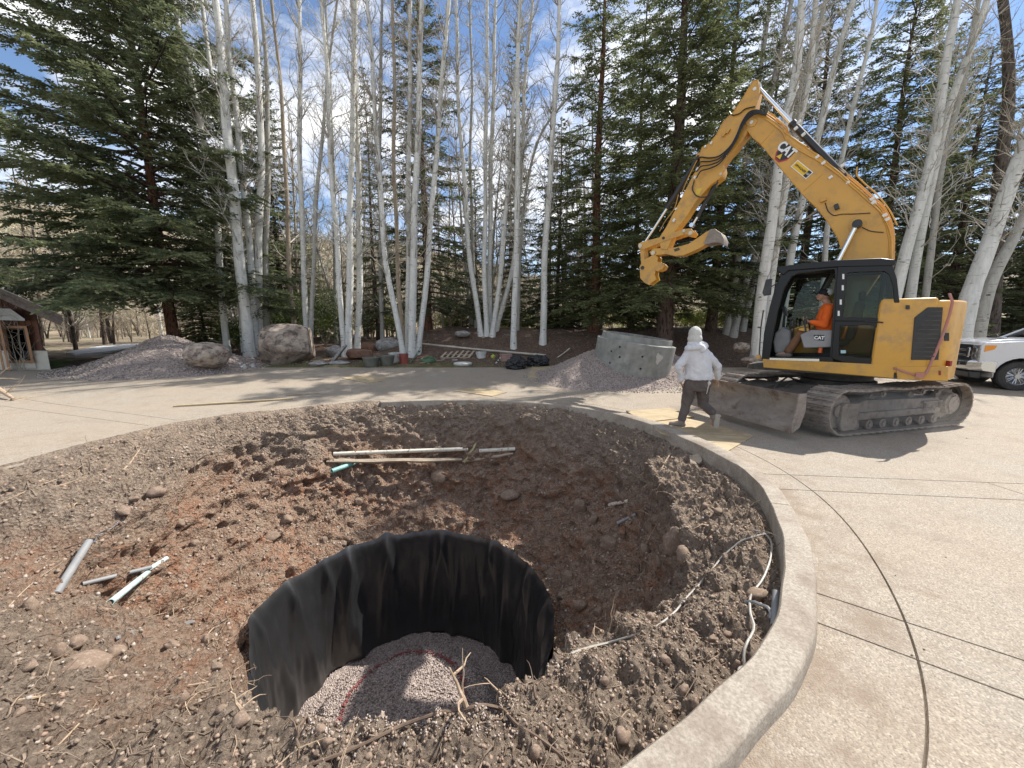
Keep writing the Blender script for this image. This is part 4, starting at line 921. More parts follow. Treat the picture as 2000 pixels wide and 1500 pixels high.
# pale rubble between the two boulders
P = []; S = []; rs = np.random.RandomState(9)
for k in range(70):
    q = gnd(rs.uniform(436, 498), rs.uniform(704, 722)); s = rs.uniform(.04, .14); P.append((q.x, q.y, q.z + s * .4)); S.append(s)
o = scatter('rubble', np.array(P), np.array(S), ICO[1], [M['mortar'], M['greyrock'], M['snow']], 4, .8); tag(o, 'pale broken rubble between the two tan boulders', 'rubble', kind='stuff')

# ------------------------------------------------------------------ buckets, pots, pallets, bags
def col(name, c, r=.5, c2=None): M[name] = mat(name, c, r, col2=c2 or tuple(x * .7 for x in c), nsc=5, dirt=(.18, .14, .11), dirt_sc=7, dirt_lo=.55, dirt_hi=.75)
col('bucket_white', (.62, .62, .58)); col('bucket_red', (.30, .07, .05)); col('pot_green', (.15, .155, .125)); col('tool_green', (.12, .22, .12)); col('lime', (.48, .55, .08)); col('pink', (.42, .26, .21)); col('rust', (.30, .12, .07))
def bucket(px, py, w, h, mt, label, handle=True, cat='bucket', taper=.82, name='bucket'):
    p = gnd(px, py); d = p.y * CP - (p.z - CAM_H) * SP; r = w / F_PX * d / 2; H = h / F_PX * d
    t = tag(empty(name, p), label, cat); mb = MB(); mb.lathe([(.01, .01), (r * taper, .01), (r * .99, H - .03), (r * 1.06, H - .03), (r * 1.06, H), (r * .97, H), (r * (taper - .04), .03), (.01, .03)], p, 24); mb.build('body', M[mt], t)
    if handle:
        mb = MB(); mb.tube([p + Vector((r * 1.05 * math.cos(a), -r * .35 * math.sin(a) - .02, H - .03 - r * .8 * math.sin(a))) for a in np.linspace(0, math.pi, 12)], .006, 5); mb.build('handle', M['chrome_soft'], t)
    return t
bucket(772, 709, 22, 20, 'bucket_white', 'white bucket between the green pot and the red bucket')
bucket(789, 711, 18, 20, 'bucket_red', 'red bucket at the foot of the aspen clump')
bucket(940, 703, 20, 16, 'bucket_white', 'pale plastic bucket right of the wood pallet')
bucket(726, 716, 32, 18, 'pot_green', 'wide mossy plant pot filled with rubble, leftmost pot', False, 'pot', .72, 'plant_pot')
bucket(756, 714, 30, 20, 'pot_green', 'wide grey green plant pot left of the white bucket', False, 'pot', .72, 'plant_pot')
bucket(952, 703, 6, 10, 'rust', 'small rusty can right of the pale bucket', False, 'can', 1.0, 'can')
# lime canister with a spout, box, striped tube
p = gnd(963, 704); mb = MB(); mb.lathe([(.01, 0), (.10, 0), (.11, .05), (.09, .12), (.11, .19), (.09, .22), (.03, .25), (.03, .29), (.01, .29)], p, 16); o = mb.build('canister', M['lime']); tag(o, 'lime green canister right of the rusty can', 'canister')
p = gnd(988, 708); mb = MB(); mb.box(p + Vector((0, .2, .16)), (.46, .30, .30), Matrix.Rotation(.3, 3, 'Z')); mb.box(p + Vector((0, .2, .335)), (.49, .33, .05), Matrix.Rotation(.3, 3, 'Z')); o = mb.build('cooler_box', M['pink'], bevel=.015); tag(o, 'faded pink box left of the black bags', 'box')
p = gnd(971, 711); mb = MB(); 
for k in range(5):
    mb.mi = k % 2; a = p + Vector((-.05 + .035 * k, .06 * k, .03 + .04 * k)); mb.tube([a, a + Vector((.035, .06, .04))], .035, 10)
o = mb.build('striped_tube', [M['bucket_white'], M['black']]); tag(o, 'small black and white striped tube before the lime canister', 'tube')
# pallets: deck boards as parts
def pallet(px, py, label, z=0, rot=0.0, tilt=0.0, L=1.25, Wd=1.0, nb=6):
    p = gnd(px, py) + Vector((0, .3, z)); t = tag(empty('wood_pallet', p), label, 'pallet', 'wood pallets stacked on the far verge')
    MR = Matrix.Translation(p) @ Matrix.Rotation(rot, 4, 'Z') @ Matrix.Rotation(tilt, 4, 'X')
    for k in (-1, 0, 1): mb = MB(MR); mb.box((0, k * (Wd / 2 - .05), .055), (L, .045, .09)); mb.build('stringer', M['wood'], t, bevel=.003)
    for k in range(nb):
        mb = MB(MR); mb.box((-L / 2 + .06 + k * (L - .12) / (nb - 1), 0, .112), (.10, Wd, .02)); mb.build('board', M['wood'], t, bevel=.002)
pallet(893, 703, 'lower wood pallet of the stack on the far verge', 0, .12, 0, 1.5)
pallet(893, 703, 'upper wood pallet tilted on the lower one on the far verge', .14, -.15, rad(14), 1.4)
p = gnd(904, 713); mb = MB(); mb.lathe([(.01, .0), (.36, .0), (.38, .03), (.38, .08), (.34, .11), (.01, .12)], p, 36); o = mb.build('round_lid', M['bucket_white']); tag(o, 'flat round white lid in front of the wood pallets', 'lid')
# long pole behind and stake
def pole(a, b, r, mt, name, label, cat): mb = MB(); mb.tube([a, (a + b) / 2 + Vector((0, 0, -.02)), b], r, 10); o = mb.build(name, M[mt]); tag(o, label, cat); return o
M['polewhite'] = mat('pale_pole', (.50, .46, .38), .7, col2=(.38, .33, .27), nsc=6)
a = atY(821, 672, 18.1); b = atY(1066, 694, 16.7); a.z = max(a.z, bank_z(a.x, a.y) + .04); pole(a, b, .05, 'polewhite', 'long_pole', 'long pale pole lying across the foot of the mulch bank', 'pole')
pole(gnd(1088, 703) + Vector((0, 0, .1)), gnd(1112, 699) + Vector((0, 0, .45)), .03, 'polewhite', 'stake', 'pale stake lying at the left edge of the gravel heap', 'stake')
# shovel, rake and green hose, folded green chair
p0 = gnd(818, 712) + Vector((0, 0, .05)); p1 = gnd(868, 706) + Vector((0, 0, .07)); t = tag(empty('shovel', p0), 'shovel with pale handle lying left of the pallets', 'shovel')
mb = MB(); mb.tube([p0, p1], .022, 8); mb.build('handle', M['wood'], t)
mb = MB(); d = (p1 - p0).normalized(); s = Vector((-d.y, d.x, 0)); mb.add([p1 - s * .10, p1 + s * .10, p1 + d * .22 + s * .11, p1 + d * .33, p1 + d * .22 - s * .11, p1 + Vector((0, 0, .035)) + d * .1], [(0, 4, 5), (4, 3, 5), (3, 2, 5), (2, 1, 5), (1, 0, 5), (0, 1, 2, 3, 4)]); mb.build('blade', M['steel_dark'], t)
c = gnd(833, 711) + Vector((0, .3, .06)); mb = MB(); pts = [c + Vector(((.30 + .03 * math.sin(k * 1.3)) * math.cos(k * .42), (.26) * math.sin(k * .42), .03 * math.sin(k * 2.1) + .0016 * k + .10 * max(0, math.sin(k * .42)))) for k in range(75)]; mb.tube(pts, .018, 6); o = mb.build('garden_hose', M['tool_green']); tag(o, 'coiled green garden hose left of the shovel', 'hose')
p = gnd(812, 711); t = tag(empty('folding_chair', p), 'folded green garden chair leaning at the aspen clump', 'chair')
for k in (-1, 1): mb = MB(); mb.tube([p + Vector((-.25, .05 * k, .02)), p + Vector((.16, .30 + .05 * k, .62 + .08 * k))], .016, 6); mb.build('leg', M['tool_green'], t)
for k in range(4): mb = MB(); q = p + Vector((-.15 + .09 * k, .06 * k, .10 + .14 * k)); mb.box(q, (.09, .26, .012), Matrix.Rotation(-.9, 3, 'Y')); mb.build('slat', M['tool_green'], t)
t_ = gnd(800, 706); pole(t_ + Vector((0, .1, .04)), gnd(842, 699) + Vector((0, 0, .25)), .015, 'bucket_red', 'rake', 'thin red handled tool lying behind the green hose', 'rake')
def bag(px, py, w, h, label, seed):
    p = gnd(px, py); d = p.y; ww = w / F_PX * d / 2; hh = h / F_PX * d
    V, Fc = ICO[5]; n = fbm(V[:, 0], V[:, 1], V[:, 2], 1.6, 3, seed); n2 = np.abs(fbm(V[:, 0], V[:, 1], V[:, 2], 4.2, 3, seed + 5))
    V2 = V * (1 + .25 * n - .28 * n2)[:, None]; V2[:, 2] = np.maximum(V2[:, 2], -.5); me = np_mesh('trash_bag', V2, Fc, True); me.materials.append(M['bag']); o = link('trash_bag', me); o.scale = (ww, ww * .7, hh * .72); o.location = (p.x, p.y + ww * .5, p.z + hh * .36); tag(o, label, 'bag')
bag(1008, 722, 44, 24, 'black plastic bag lying right of the pink box', 3); bag(1052, 717, 46, 23, 'black plastic bag next to the plywood under the gravel heap', 7)
# pulled-up branch at the left edge of the driveway
t = tag(empty('fallen_branch', gnd(5, 784)), 'broken bare branch lying on the driveway at the far left', 'branch')
mb = MB(); g = gnd(28, 783); rr_ = random.Random(3)
a = gnd(-25, 765) + Vector((0, 0, .4)); mid = gnd(8, 777) + Vector((0, 0, .16)); mb.tube([a, mid, g + Vector((0, 0, .05))], [.06, .05, .03], 8)
for k in range(14): s = a + (g - a) * rr_.random(); mb.tube(root_path(s, Vector((rr_.uniform(-1, 1), rr_.uniform(-1, 1), rr_.uniform(-.1, .8))), rr_.uniform(.3, .8), 5, .3, .05, k), [.014, .012, .010, .008, .005, .003], 4)
mb.build('limb', M['root'], t)
# worn wood lid like disc of pale light patch is real dust: small dusty mound
# ------------------------------------------------------------------ trees
def bark_mat(name, c0, c1, mark, str_=(6, 6, 1.2), mscale=(1.4, 1.4, 9), p0=.60, p1=.70, bump=.3, ms=2.2):
    m = bpy.data.materials.new(name); m.use_nodes = True; t = m.node_tree; b = t.nodes['Principled BSDF']; N = t.nodes.new; L = t.links.new
    b.inputs['Roughness'].default_value = .85; b.inputs['Specular IOR Level'].default_value = .2
    g = N('ShaderNodeNewGeometry'); mp = N('ShaderNodeMapping'); mp.inputs['Scale'].default_value = str_; L(g.outputs['Position'], mp.inputs[0])
    n = N('ShaderNodeTexNoise'); n.inputs['Scale'].default_value = 1.5; n.inputs['Detail'].default_value = 8; n.inputs['Roughness'].default_value = .7; L(mp.outputs[0], n.inputs['Vector'])
    r = N('ShaderNodeValToRGB'); r.color_ramp.elements[0].position = .35; r.color_ramp.elements[1].position = .65; r.color_ramp.elements[0].color = (*c0, 1); r.color_ramp.elements[1].color = (*c1, 1); L(n.outputs[0], r.inputs[0])
    mp2 = N('ShaderNodeMapping'); mp2.inputs['Scale'].default_value = mscale; L(g.outputs['Position'], mp2.inputs[0])
    n2 = N('ShaderNodeTexNoise'); n2.inputs['Scale'].default_value = ms; n2.inputs['Detail'].default_value = 5; n2.inputs['Roughness'].default_value = .6; L(mp2.outputs[0], n2.inputs['Vector'])
    r2 = N('ShaderNodeValToRGB'); r2.color_ramp.elements[0].position = p0; r2.color_ramp.elements[1].position = p1; L(n2.outputs[0], r2.inputs[0])
    x = N('ShaderNodeMixRGB'); L(r2.outputs[0], x.inputs[0]); L(r.outputs[0], x.inputs[1]); x.inputs[2].default_value = (*mark, 1); L(x.outputs[0], b.inputs['Base Color'])
    bp = N('ShaderNodeBump'); bp.inputs['Strength'].default_value = bump; bp.inputs['Distance'].default_value = .03; L(n.outputs[0], bp.inputs['Height']); L(bp.outputs[0], b.inputs['Normal']); return m
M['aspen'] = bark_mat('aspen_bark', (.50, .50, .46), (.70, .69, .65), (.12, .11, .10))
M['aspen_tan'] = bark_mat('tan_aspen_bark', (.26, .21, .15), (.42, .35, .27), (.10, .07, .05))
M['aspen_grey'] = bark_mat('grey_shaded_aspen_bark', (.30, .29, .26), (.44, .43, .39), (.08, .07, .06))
M['sprucebark'] = bark_mat('spruce_bark', (.07, .05, .04), (.15, .10, .075), (.03, .022, .018), (7, 7, 1.5), (7, 7, 2), .5, .62, 1)
M['sprucebark_red'] = bark_mat('reddish_spruce_bark', (.11, .055, .035), (.20, .10, .065), (.04, .025, .02), (7, 7, 1.5), (7, 7, 2), .5, .62, 1)
M['cotton'] = bark_mat('cottonwood_bark', (.07, .06, .05), (.16, .13, .11), (.04, .03, .025), (7, 7, 1.5), (7, 7, 2), .5, .62, 1)
M['knot'] = mat('dark_bark_knot', (.045, .04, .035), .9, col2=(.12, .11, .10), nsc=9)
M['twig'] = mat('bare_twig', (.26, .225, .18), .85, col2=(.40, .36, .30), nsc=1.5)
M['twig_white'] = mat('pale_aspen_branch', (.38, .36, .31), .85, col2=(.54, .52, .47), nsc=1.5)
M['brush'] = mat('grey_tan_brush', (.28, .235, .18), .9, col2=(.46, .39, .31), nsc=.8)
M['brush_tan'] = mat('tan_brush', (.38, .32, .22), .9, col2=(.52, .45, .32), nsc=.8)
def needle_mat(name, c0, c1, c2):
    m = bpy.data.materials.new(name); m.use_nodes = True; t = m.node_tree; b = t.nodes['Principled BSDF']; N = t.nodes.new; L = t.links.new
    b.inputs['Roughness'].default_value = .6; b.inputs['Specular IOR Level'].default_value = .35
    g = N('ShaderNodeNewGeometry'); n = N('ShaderNodeTexNoise'); n.inputs['Scale'].default_value = 1.3; n.inputs['Detail'].default_value = 6; L(g.outputs['Position'], n.inputs['Vector'])
    r = N('ShaderNodeValToRGB'); e = r.color_ramp.elements; e[0].position = .3; e[0].color = (*c0, 1); e[1].position = .72; e[1].color = (*c2, 1); k = e.new(.5); k.color = (*c1, 1)
    ad = N('ShaderNodeMath'); ad.operation = 'MULTIPLY_ADD'; L(g.outputs['Random Per Island'], ad.inputs[0]); ad.inputs[1].default_value = .26; ms = N('ShaderNodeMath'); ms.operation = 'SUBTRACT'; L(n.outputs[0], ms.inputs[0]); ms.inputs[1].default_value = .13; L(ms.outputs[0], ad.inputs[2])
    L(ad.outputs[0], r.inputs[0]); L(r.outputs[0], b.inputs['Base Color'])
    o = [q for q in t.nodes if q.type == 'OUTPUT_MATERIAL'][0]; tl = N('ShaderNodeBsdfTranslucent'); L(r.outputs[0], tl.inputs[0]); mx = N('ShaderNodeMixShader'); mx.inputs[0].default_value = .45; L(b.outputs[0], mx.inputs[1]); L(tl.outputs[0], mx.inputs[2]); L(mx.outputs[0], o.inputs[0]); return m
M['needle'] = needle_mat('spruce_needles', (.075, .096, .044), (.140, .165, .070), (.220, .232, .105))
M['needle_blue'] = needle_mat('blue_green_spruce_needles', (.075, .100, .056), (.145, .172, .085), (.230, .245, .125))
M['needle_dark'] = needle_mat('dark_spruce_needles', (.060, .076, .042), (.108, .128, .064), (.170, .185, .092))

def strips(P0, P1, Wd, seed=0):
    """two crossed narrow diamonds per shoot"""
    rs = np.random.RandomState(seed); D = P1 - P0; L = np.linalg.norm(D, axis=1, keepdims=True) + 1e-9; d = D / L
    a = np.cross(d, rs.normal(size=d.shape)); a /= np.linalg.norm(a, axis=1, keepdims=True) + 1e-9; b = np.cross(d, a); m = P0 + D * .42; w = Wd[:, None]
    n = len(P0); V = np.stack([P0, m + a * w, P1, m - a * w], 1).reshape(-1, 3)
    return V, (np.arange(n * 4)).reshape(-1, 4)
def spruce_crown(H, R, z0, seed, nb=150, shoots=70, droop=.35, w=.028, sub=2, sparse=0, topk=.85, sl=1.0, up=False):
    rs = np.random.RandomState(seed); P0 = []; P1 = []; WW = []; TB = []
    for k in range(nb):
        t = (k + rs.rand() * .9) / nb; z = z0 + (H - z0) * (t ** 1.15); rel = (z - z0) / (H - z0); L = R * (1 - rel) ** topk * rs.uniform(.72, 1.1) + .12
        if rs.rand() < sparse: L *= .5
        az = k * 2.39996 + rs.uniform(-.35, .35); h = np.array([math.cos(az), math.sin(az), 0]); sd = np.array([-h[1], h[0], 0])
        ns = 9; s = np.linspace(0, 1, ns); dr = droop * (1 - rel * 1.1); ax = h[None] * (s * L)[:, None]; ax[:, 2] = (.10 + .35 * rel) * s * L - dr * L * s ** 1.5 + .20 * L * np.clip(s - .6, 0, 1) ** 1.5; ax[:, 2] += z
        ax += sd[None] * (rs.uniform(-.15, .15) * L * s ** 2)[:, None]
        TB.append((ax, .012 + .012 * L))
        m = int(shoots * (.35 + .65 * L / R)); u = rs.uniform(.10, 1, m) ** .75; side = rs.choice([-1, 1], m)
        base = np.stack([np.interp(u, s, ax[:, i]) for i in range(3)], -1)
        ln = (.34 * (1 - u) + .10) * L * rs.uniform(.5, 1.1, m) * sl; ang = rs.uniform(.55, 1.1, m)
        dv = h[None] * np.cos(ang)[:, None] + sd[None] * (side * np.sin(ang))[:, None]; dv[:, 2] += rs.uniform(-.42, .10, m)
        dv /= np.linalg.norm(dv, axis=1, keepdims=True); tip = base + dv * ln[:, None]
        # secondary shoots: needle covered twigs
        for q in range(m):
            l = ln[q]; n2 = max(2, int(l / .058)) ; n2 = min(n2, 15 if nb == 210 else 11)
            us = np.linspace(.12, 1, n2); b2 = base[q][None] + dv[q][None] * (us * l)[:, None]; b2[:, 2] -= .10 * l * us ** 2
            sdd = np.cross(dv[q], [0, 0, 1]); sdd /= np.linalg.norm(sdd) + 1e-9; sg = np.where(np.arange(n2) % 2 == 0, 1, -1)
            d2 = dv[q][None] * .75 + sdd[None] * (sg * rs.uniform(.4, .8, n2))[:, None]; d2[:, 2] += rs.uniform(-.35, .25, n2)
            l2 = np.minimum(.22, (.10 + .25 * l * (1 - us * .6))) * rs.uniform(.7, 1.15, n2)
            P0.append(b2); P1.append(b2 + d2 * l2[:, None]); WW.append(np.full(n2, w * .80) * rs.uniform(.8, 1.3, n2))
        P0.append(base); P1.append(tip); WW.append(np.full(m, w * .45))
    # leader
    P0 = np.concatenate(P0); P1 = np.concatenate(P1); WW = np.concatenate(WW); return P0, P1, WW, TB
def tubes_np(paths, n=3):
    """paths: list of (pts Nx3, radii N) -> V, quads"""
    Vs = []; Fs = []; b = 0
    for pts, r in paths:
        pts = np.asarray(pts); N = len(pts)
        if N == 3 and n <= 4:
            t = pts[2] - pts[0]; a = np.cross(t, [.37 * math.sin(b), .41, .9]); a /= np.linalg.norm(a) + 1e-9; a *= r[0] * 1.1; Vs.append(np.array([pts[0], pts[1] + a, pts[2], pts[1] - a])); Fs.append(np.array([[b, b + 1, b + 2, b + 3]])); b += 4; continue
        t = np.gradient(pts, axis=0); t /= np.linalg.norm(t, axis=1, keepdims=True) + 1e-9
        ref = np.array([0.3, .2, 1.0]) if abs(t[0, 2]) < .8 else np.array([1.0, .2, 0]); a = np.cross(t, ref); a /= np.linalg.norm(a, axis=1, keepdims=True) + 1e-9; c = np.cross(t, a); rr = np.asarray(r)[:, None]
        ring = np.stack([pts + rr * (a * math.cos(2 * math.pi * k / n) + c * math.sin(2 * math.pi * k / n)) for k in range(n)], 1); Vs.append(ring.reshape(-1, 3))
        i = np.arange(N - 1)[:, None]; k = np.arange(n)[None]; Fs.append((np.stack([i * n + k, i * n + (k + 1) % n, (i + 1) * n + (k + 1) % n, (i + 1) * n + k], -1) + b).reshape(-1, 4)); b += N * n
    return np.concatenate(Vs), np.concatenate(Fs)
def spruce(loc, H, R, z0, seed, label, mt='needle', bark='sprucebark', r0=.22, lean=(0, 0), **kw):
    t = tag(empty('spruce_tree', loc), label, 'tree', kw.pop('group', 'spruce trees behind the driveway')); kw.setdefault('sparse', 0)
    P0, P1, WW, TB = spruce_crown(H, R, z0, seed, **kw)
    V, Fq = strips(P0, P1, WW, seed); o = link('crown', np_mesh('crown', V, Fq), M[mt], t)
    rs = np.random.RandomState(seed + 1)
    tr = [(np.array([[.05 * math.sin(z * .5 + seed), .05 * math.cos(z * .4), z] for z in np.linspace(-.4, H, 14)]), [r0 * (1.35 if z < .3 else 1) * (1 - z / H * .93) for z in np.linspace(0, H, 14)])]
    V, Fq = tubes_np(tr, 12); link('trunk', np_mesh('trunk', V, Fq, True), M[bark], t)
    br = [(ax, np.linspace(r, .004, len(ax))) for ax, r in TB]
    # dead bare lower branches
    for k in range(26):
        z = rs.uniform(.8, max(1.2, z0 + (H - z0) * .25)); a = rs.uniform(0, 6.28); L = rs.uniform(.4, min(1.6, R * .8)); d = np.array([math.cos(a), math.sin(a), rs.uniform(-.35, .1)]); s = np.linspace(0, 1, 5)[:, None]
        br.append((np.array([0, 0, z]) + d * L * s + np.array([0, 0, -.25 * L]) * s ** 2, np.linspace(.016, .003, 5)))
    V, Fq = tubes_np(br, 4); link('limbs', np_mesh('limbs', V, Fq), M['sprucebark'], t); return t
def sp_at(px, base_y, Y, **kw):
    x = atY(px, 600, Y).x; return Vector((x, Y, gz2(x, Y)))
# big spruce at the left, close
spruce(sp_at(330, 0, 18.6), 21, 6.6, 3.0, 3, 'huge blue green spruce with reddish trunk behind the left gravel heap', 'needle_blue', 'sprucebark_red', .26, nb=210, shoots=92, droop=.32, w=.042, topk=.5, sl=.95, sparse=.12)
spruce(sp_at(835, 0, 21.5), 20, 3.7, 1.2, 5, 'dark spruce behind the clump of five aspens', 'needle_dark', 'sprucebark_red', .24, nb=170, shoots=42, droop=.4, w=.034, topk=.6, sparse=.25)
spruce(sp_at(1160, 0, 19.6), 19.5, 3.3, .8, 7, 'spruce right behind the lone aspen, dark trunk showing through', 'needle', 'sprucebark_red', .26, nb=190, shoots=46, droop=.42, w=.033, topk=.6, sparse=.25)
spruce(sp_at(1302, 0, 17.6), 19, 4.1, 2.3, 9, 'tall spruce with the thickest dark trunk, behind the concrete ring', 'needle', 'sprucebark', .40, nb=200, shoots=60, droop=.38, w=.032, topk=.55, sparse=.1)
spruce(sp_at(1392, 0, 19.4), 18, 3.7, 2.2, 13, 'spruce with a dark trunk right behind the hooded worker', 'needle_dark', 'sprucebark', .26, nb=170, shoots=46, droop=.38, w=.034, topk=.6, sparse=.1)
spruce(sp_at(1560, 0, 22.0), 19, 4.0, .8, 15, 'dark spruce behind the excavator cab', 'needle_dark', 'sprucebark', .26, nb=180, shoots=46, droop=.4, w=.036, topk=.6)
spruce(sp_at(1705, 0, 20.6), 18.5, 4.4, .6, 17, 'wide spruce behind the excavator boom foot', 'needle', 'sprucebark', .26, nb=190, shoots=50, droop=.42, w=.034, topk=.55)
spruce(sp_at(1850, 0, 21.5), 15.5, 4.3, .3, 19, 'broad dark spruce behind the right aspens', 'needle_dark', 'sprucebark', .26, nb=190, shoots=50, droop=.42, w=.035, topk=.6)
spruce(sp_at(1990, 0, 21.5), 14, 4.2, .3, 21, 'dark bluish spruce at the right edge behind the pickup', 'needle_dark', 'sprucebark', .26, nb=180, shoots=46, droop=.42, w=.035, topk=.6)
spruce(sp_at(551, 0, 23.0), 15.2, 1.35, .5, 23, 'slim dark column shaped spruce between the left aspens', 'needle_dark', 'sprucebark', .16, nb=230, shoots=30, droop=.3, w=.035, topk=.42)
spruce(sp_at(1008, 0, 25.0), 18.2, 1.5, .6, 25, 'slim dark spruce between the middle aspens', 'needle_dark', 'sprucebark', .16, nb=200, shoots=26, droop=.3, w=.038, topk=.55, sparse=.2)
spruce(sp_at(735, 0, 26.0), 17, 2.6, .8, 27, 'thin half bare spruce behind the middle left aspens', 'needle_dark', 'sprucebark', .16, nb=140, shoots=28, droop=.35, w=.038, topk=.6, sparse=.4)
spruce(sp_at(930, 0, 27.0), 11, 2.4, .4, 29, 'lower spruce far behind the middle aspens', 'needle_dark', 'sprucebark', .16, nb=120, shoots=30, droop=.35, w=.04, topk=.7)
spruce(sp_at(600, 0, 28.0), 9, 2.4, .4, 31, 'low bushy spruce far behind the left aspens', 'needle', 'sprucebark', .16, nb=120, shoots=30, droop=.35, w=.04, topk=.7)
spruce(sp_at(390, 0, 24.0), 5.5, 1.9, .2, 33, 'small young spruce between the left heap and the big boulder', 'needle', 'sprucebark', .10, nb=110, shoots=30, droop=.3, w=.034, topk=.8)
spruce(sp_at(1090, 0, 23.5), 12, 2.8, .2, 35, 'low dense spruce right of the lone aspen', 'needle_dark', 'sprucebark', .16, nb=140, shoots=32, droop=.4, w=.038, topk=.7)
spruce(sp_at(178, 0, 46.0), 6, 2.4, .2, 37, 'small far spruce beside the bare woods on the left', 'needle', 'sprucebark', .12, nb=80, shoots=22, droop=.3, w=.06, topk=.9)

spruce(sp_at(1235, 0, 25.0), 21, 3.6, .8, 41, 'far spruce filling the gap left of the thickest spruce', 'needle', 'sprucebark', .22, nb=170, shoots=40, droop=.4, w=.038, topk=.6)
spruce(sp_at(1475, 0, 25.5), 21, 3.8, .8, 43, 'far spruce filling the gap left of the excavator cab', 'needle', 'sprucebark', .22, nb=170, shoots=40, droop=.4, w=.038, topk=.6)
spruce(sp_at(1790, 0, 27.0), 20, 4.2, .8, 45, 'tall far spruce between the right leaning aspens', 'needle', 'sprucebark', .22, nb=170, shoots=40, droop=.4, w=.04, topk=.6)
# ------------------------------------------------------------------ aspens
def branchlets(rs, p, d, L, r, lev, out):
    n = (2, 3, 5)[min(lev, 2)]; pts = [np.array(p)]; dd = np.array(d, float)
    for k in range(n):
        dd = dd + rs.normal(0, .16, 3) + np.array([0, 0, .07]); dd /= np.linalg.norm(dd); pts.append(pts[-1] + dd * L / n)
    pts = np.array(pts); out.append((pts, np.linspace(r, r * .25, n + 1)))
    if lev > 0:
        for k in range(rs.randint(3, 7)):
            i = rs.randint(1, n + 1); a = rs.normal(0, 1, 3); a -= a.dot(dd) * dd; a /= np.linalg.norm(a) + 1e-9
            branchlets(rs, pts[i], dd * .75 + a * .65, L * rs.uniform(.28, .5), r * .45, lev - 1, out)
def aspen(pxs, Y, w, label, mt='aspen', nb=34, zmin=4.0, seed=0, top_extra=3.5, group=None, bl=(.8, 2.4), sink=.15, base=None):
    """pxs: trunk points from the top of the photo down to the root"""
    P = [atY(x, y, Y) for x, y in pxs]; b = P[-1].copy(); b.z = gz2(b.x, Y) - sink
    if P[-1].z < b.z + .3: P[-1] = b
    else: P.append(b)
    P = P[::-1]; d = (P[-1] - P[-2]).normalized(); d.y += .02; P.append(P[-1] + d * top_extra)
    P = np.array([list(p) for p in P]); s = np.r_[0, np.cumsum(np.linalg.norm(np.diff(P, axis=0), axis=1))]; N = 26; q = np.linspace(0, s[-1], N)
    C = np.stack([np.interp(q, s, P[:, i]) for i in range(3)], -1)
    for _ in range(2): C[1:-1] = (C[:-2] + 2 * C[1:-1] + C[2:]) / 4
    rs = np.random.RandomState(seed + int(pxs[-1][0])); C[:, 1] += .25 * np.sin(q * .35 + rs.rand() * 6) * q / s[-1]; C[:, 0] += .025 * np.sin(q * 1.1 + seed)
    dep = Y * CP; w = w * (.88 if w > 17 else 1); r0 = w / F_PX * dep / 2; R_ = r0 * .97 * (1 - .62 * (q / s[-1]) ** 1.3) * (1 + .35 * np.exp(-q / .22)) * (1 + .03 * rs.normal(size=N))
    org = Vector(C[0]); t = tag(empty('aspen_tree', org), label, 'tree', group or 'bare aspens along the far side of the driveway')
    V, Fq = tubes_np([(C - C[0], R_)], 12); link('trunk', np_mesh('trunk', V, Fq, True), M[mt], t)
    if mt != 'cotton':
        Vk = []; Fk = []; V0, F0 = ICO[1]; nk_ = 20
        for k in range(nk_):
            z = rs.uniform(.3, s[-1] * .85); i = min(N - 2, int(z / s[-1] * (N - 1))); f_ = z / s[-1] * (N - 1) - i; c = C[i] * (1 - f_) + C[i + 1] * f_ - C[0]; a = rs.uniform(-math.pi, .0) if k % 4 else rs.uniform(0, 6.28); rr = (R_[i] * (1 - f_) + R_[i + 1] * f_); q_w = rr * rs.uniform(.14, .36)
            d_ = np.array([math.cos(a), math.sin(a), 0]); e_ = np.array([-math.sin(a), math.cos(a), 0]); Vk.append(c + d_ * rr * .97 + V0[:, :1] * d_ * rr * .06 + V0[:, 1:2] * e_ * q_w + V0[:, 2:] * np.array([0, 0, q_w * rs.uniform(.25, .6)])); Fk.append(F0 + k * len(V0))
        link('bark_knots', np_mesh('bark_knots', np.concatenate(Vk), np.concatenate(Fk)), M['knot'], t)['kind'] = 'stuff'
    out = []
    for k in range(nb):
        z = zmin + (s[-1] - zmin) * rs.rand() ** .85; i = min(N - 2, int(z / s[-1] * (N - 1))); p = C[i] - C[0]; a = rs.uniform(0, 6.28); up = .55 + .9 * z / s[-1]
        L = rs.uniform(*bl) * (1.1 - .5 * z / s[-1]); branchlets(rs, p, np.array([math.cos(a), math.sin(a), up]) / math.hypot(1, up), L, .014 + .007 * L, 2, out)
    for k in range(5):   # short dead stubs low on the trunk
        z = rs.uniform(1.2, zmin); i = min(N - 2, int(z / s[-1] * (N - 1))); a = rs.uniform(0, 6.28); branchlets(rs, C[i] - C[0], np.array([math.cos(a), math.sin(a), .2]), rs.uniform(.2, .8), .010, 1, out)
    V, Fq = tubes_np(out, 3); link('branches', np_mesh('branches', V, Fq), M['twig_white' if rs.rand() < .5 else 'twig'], t); return t
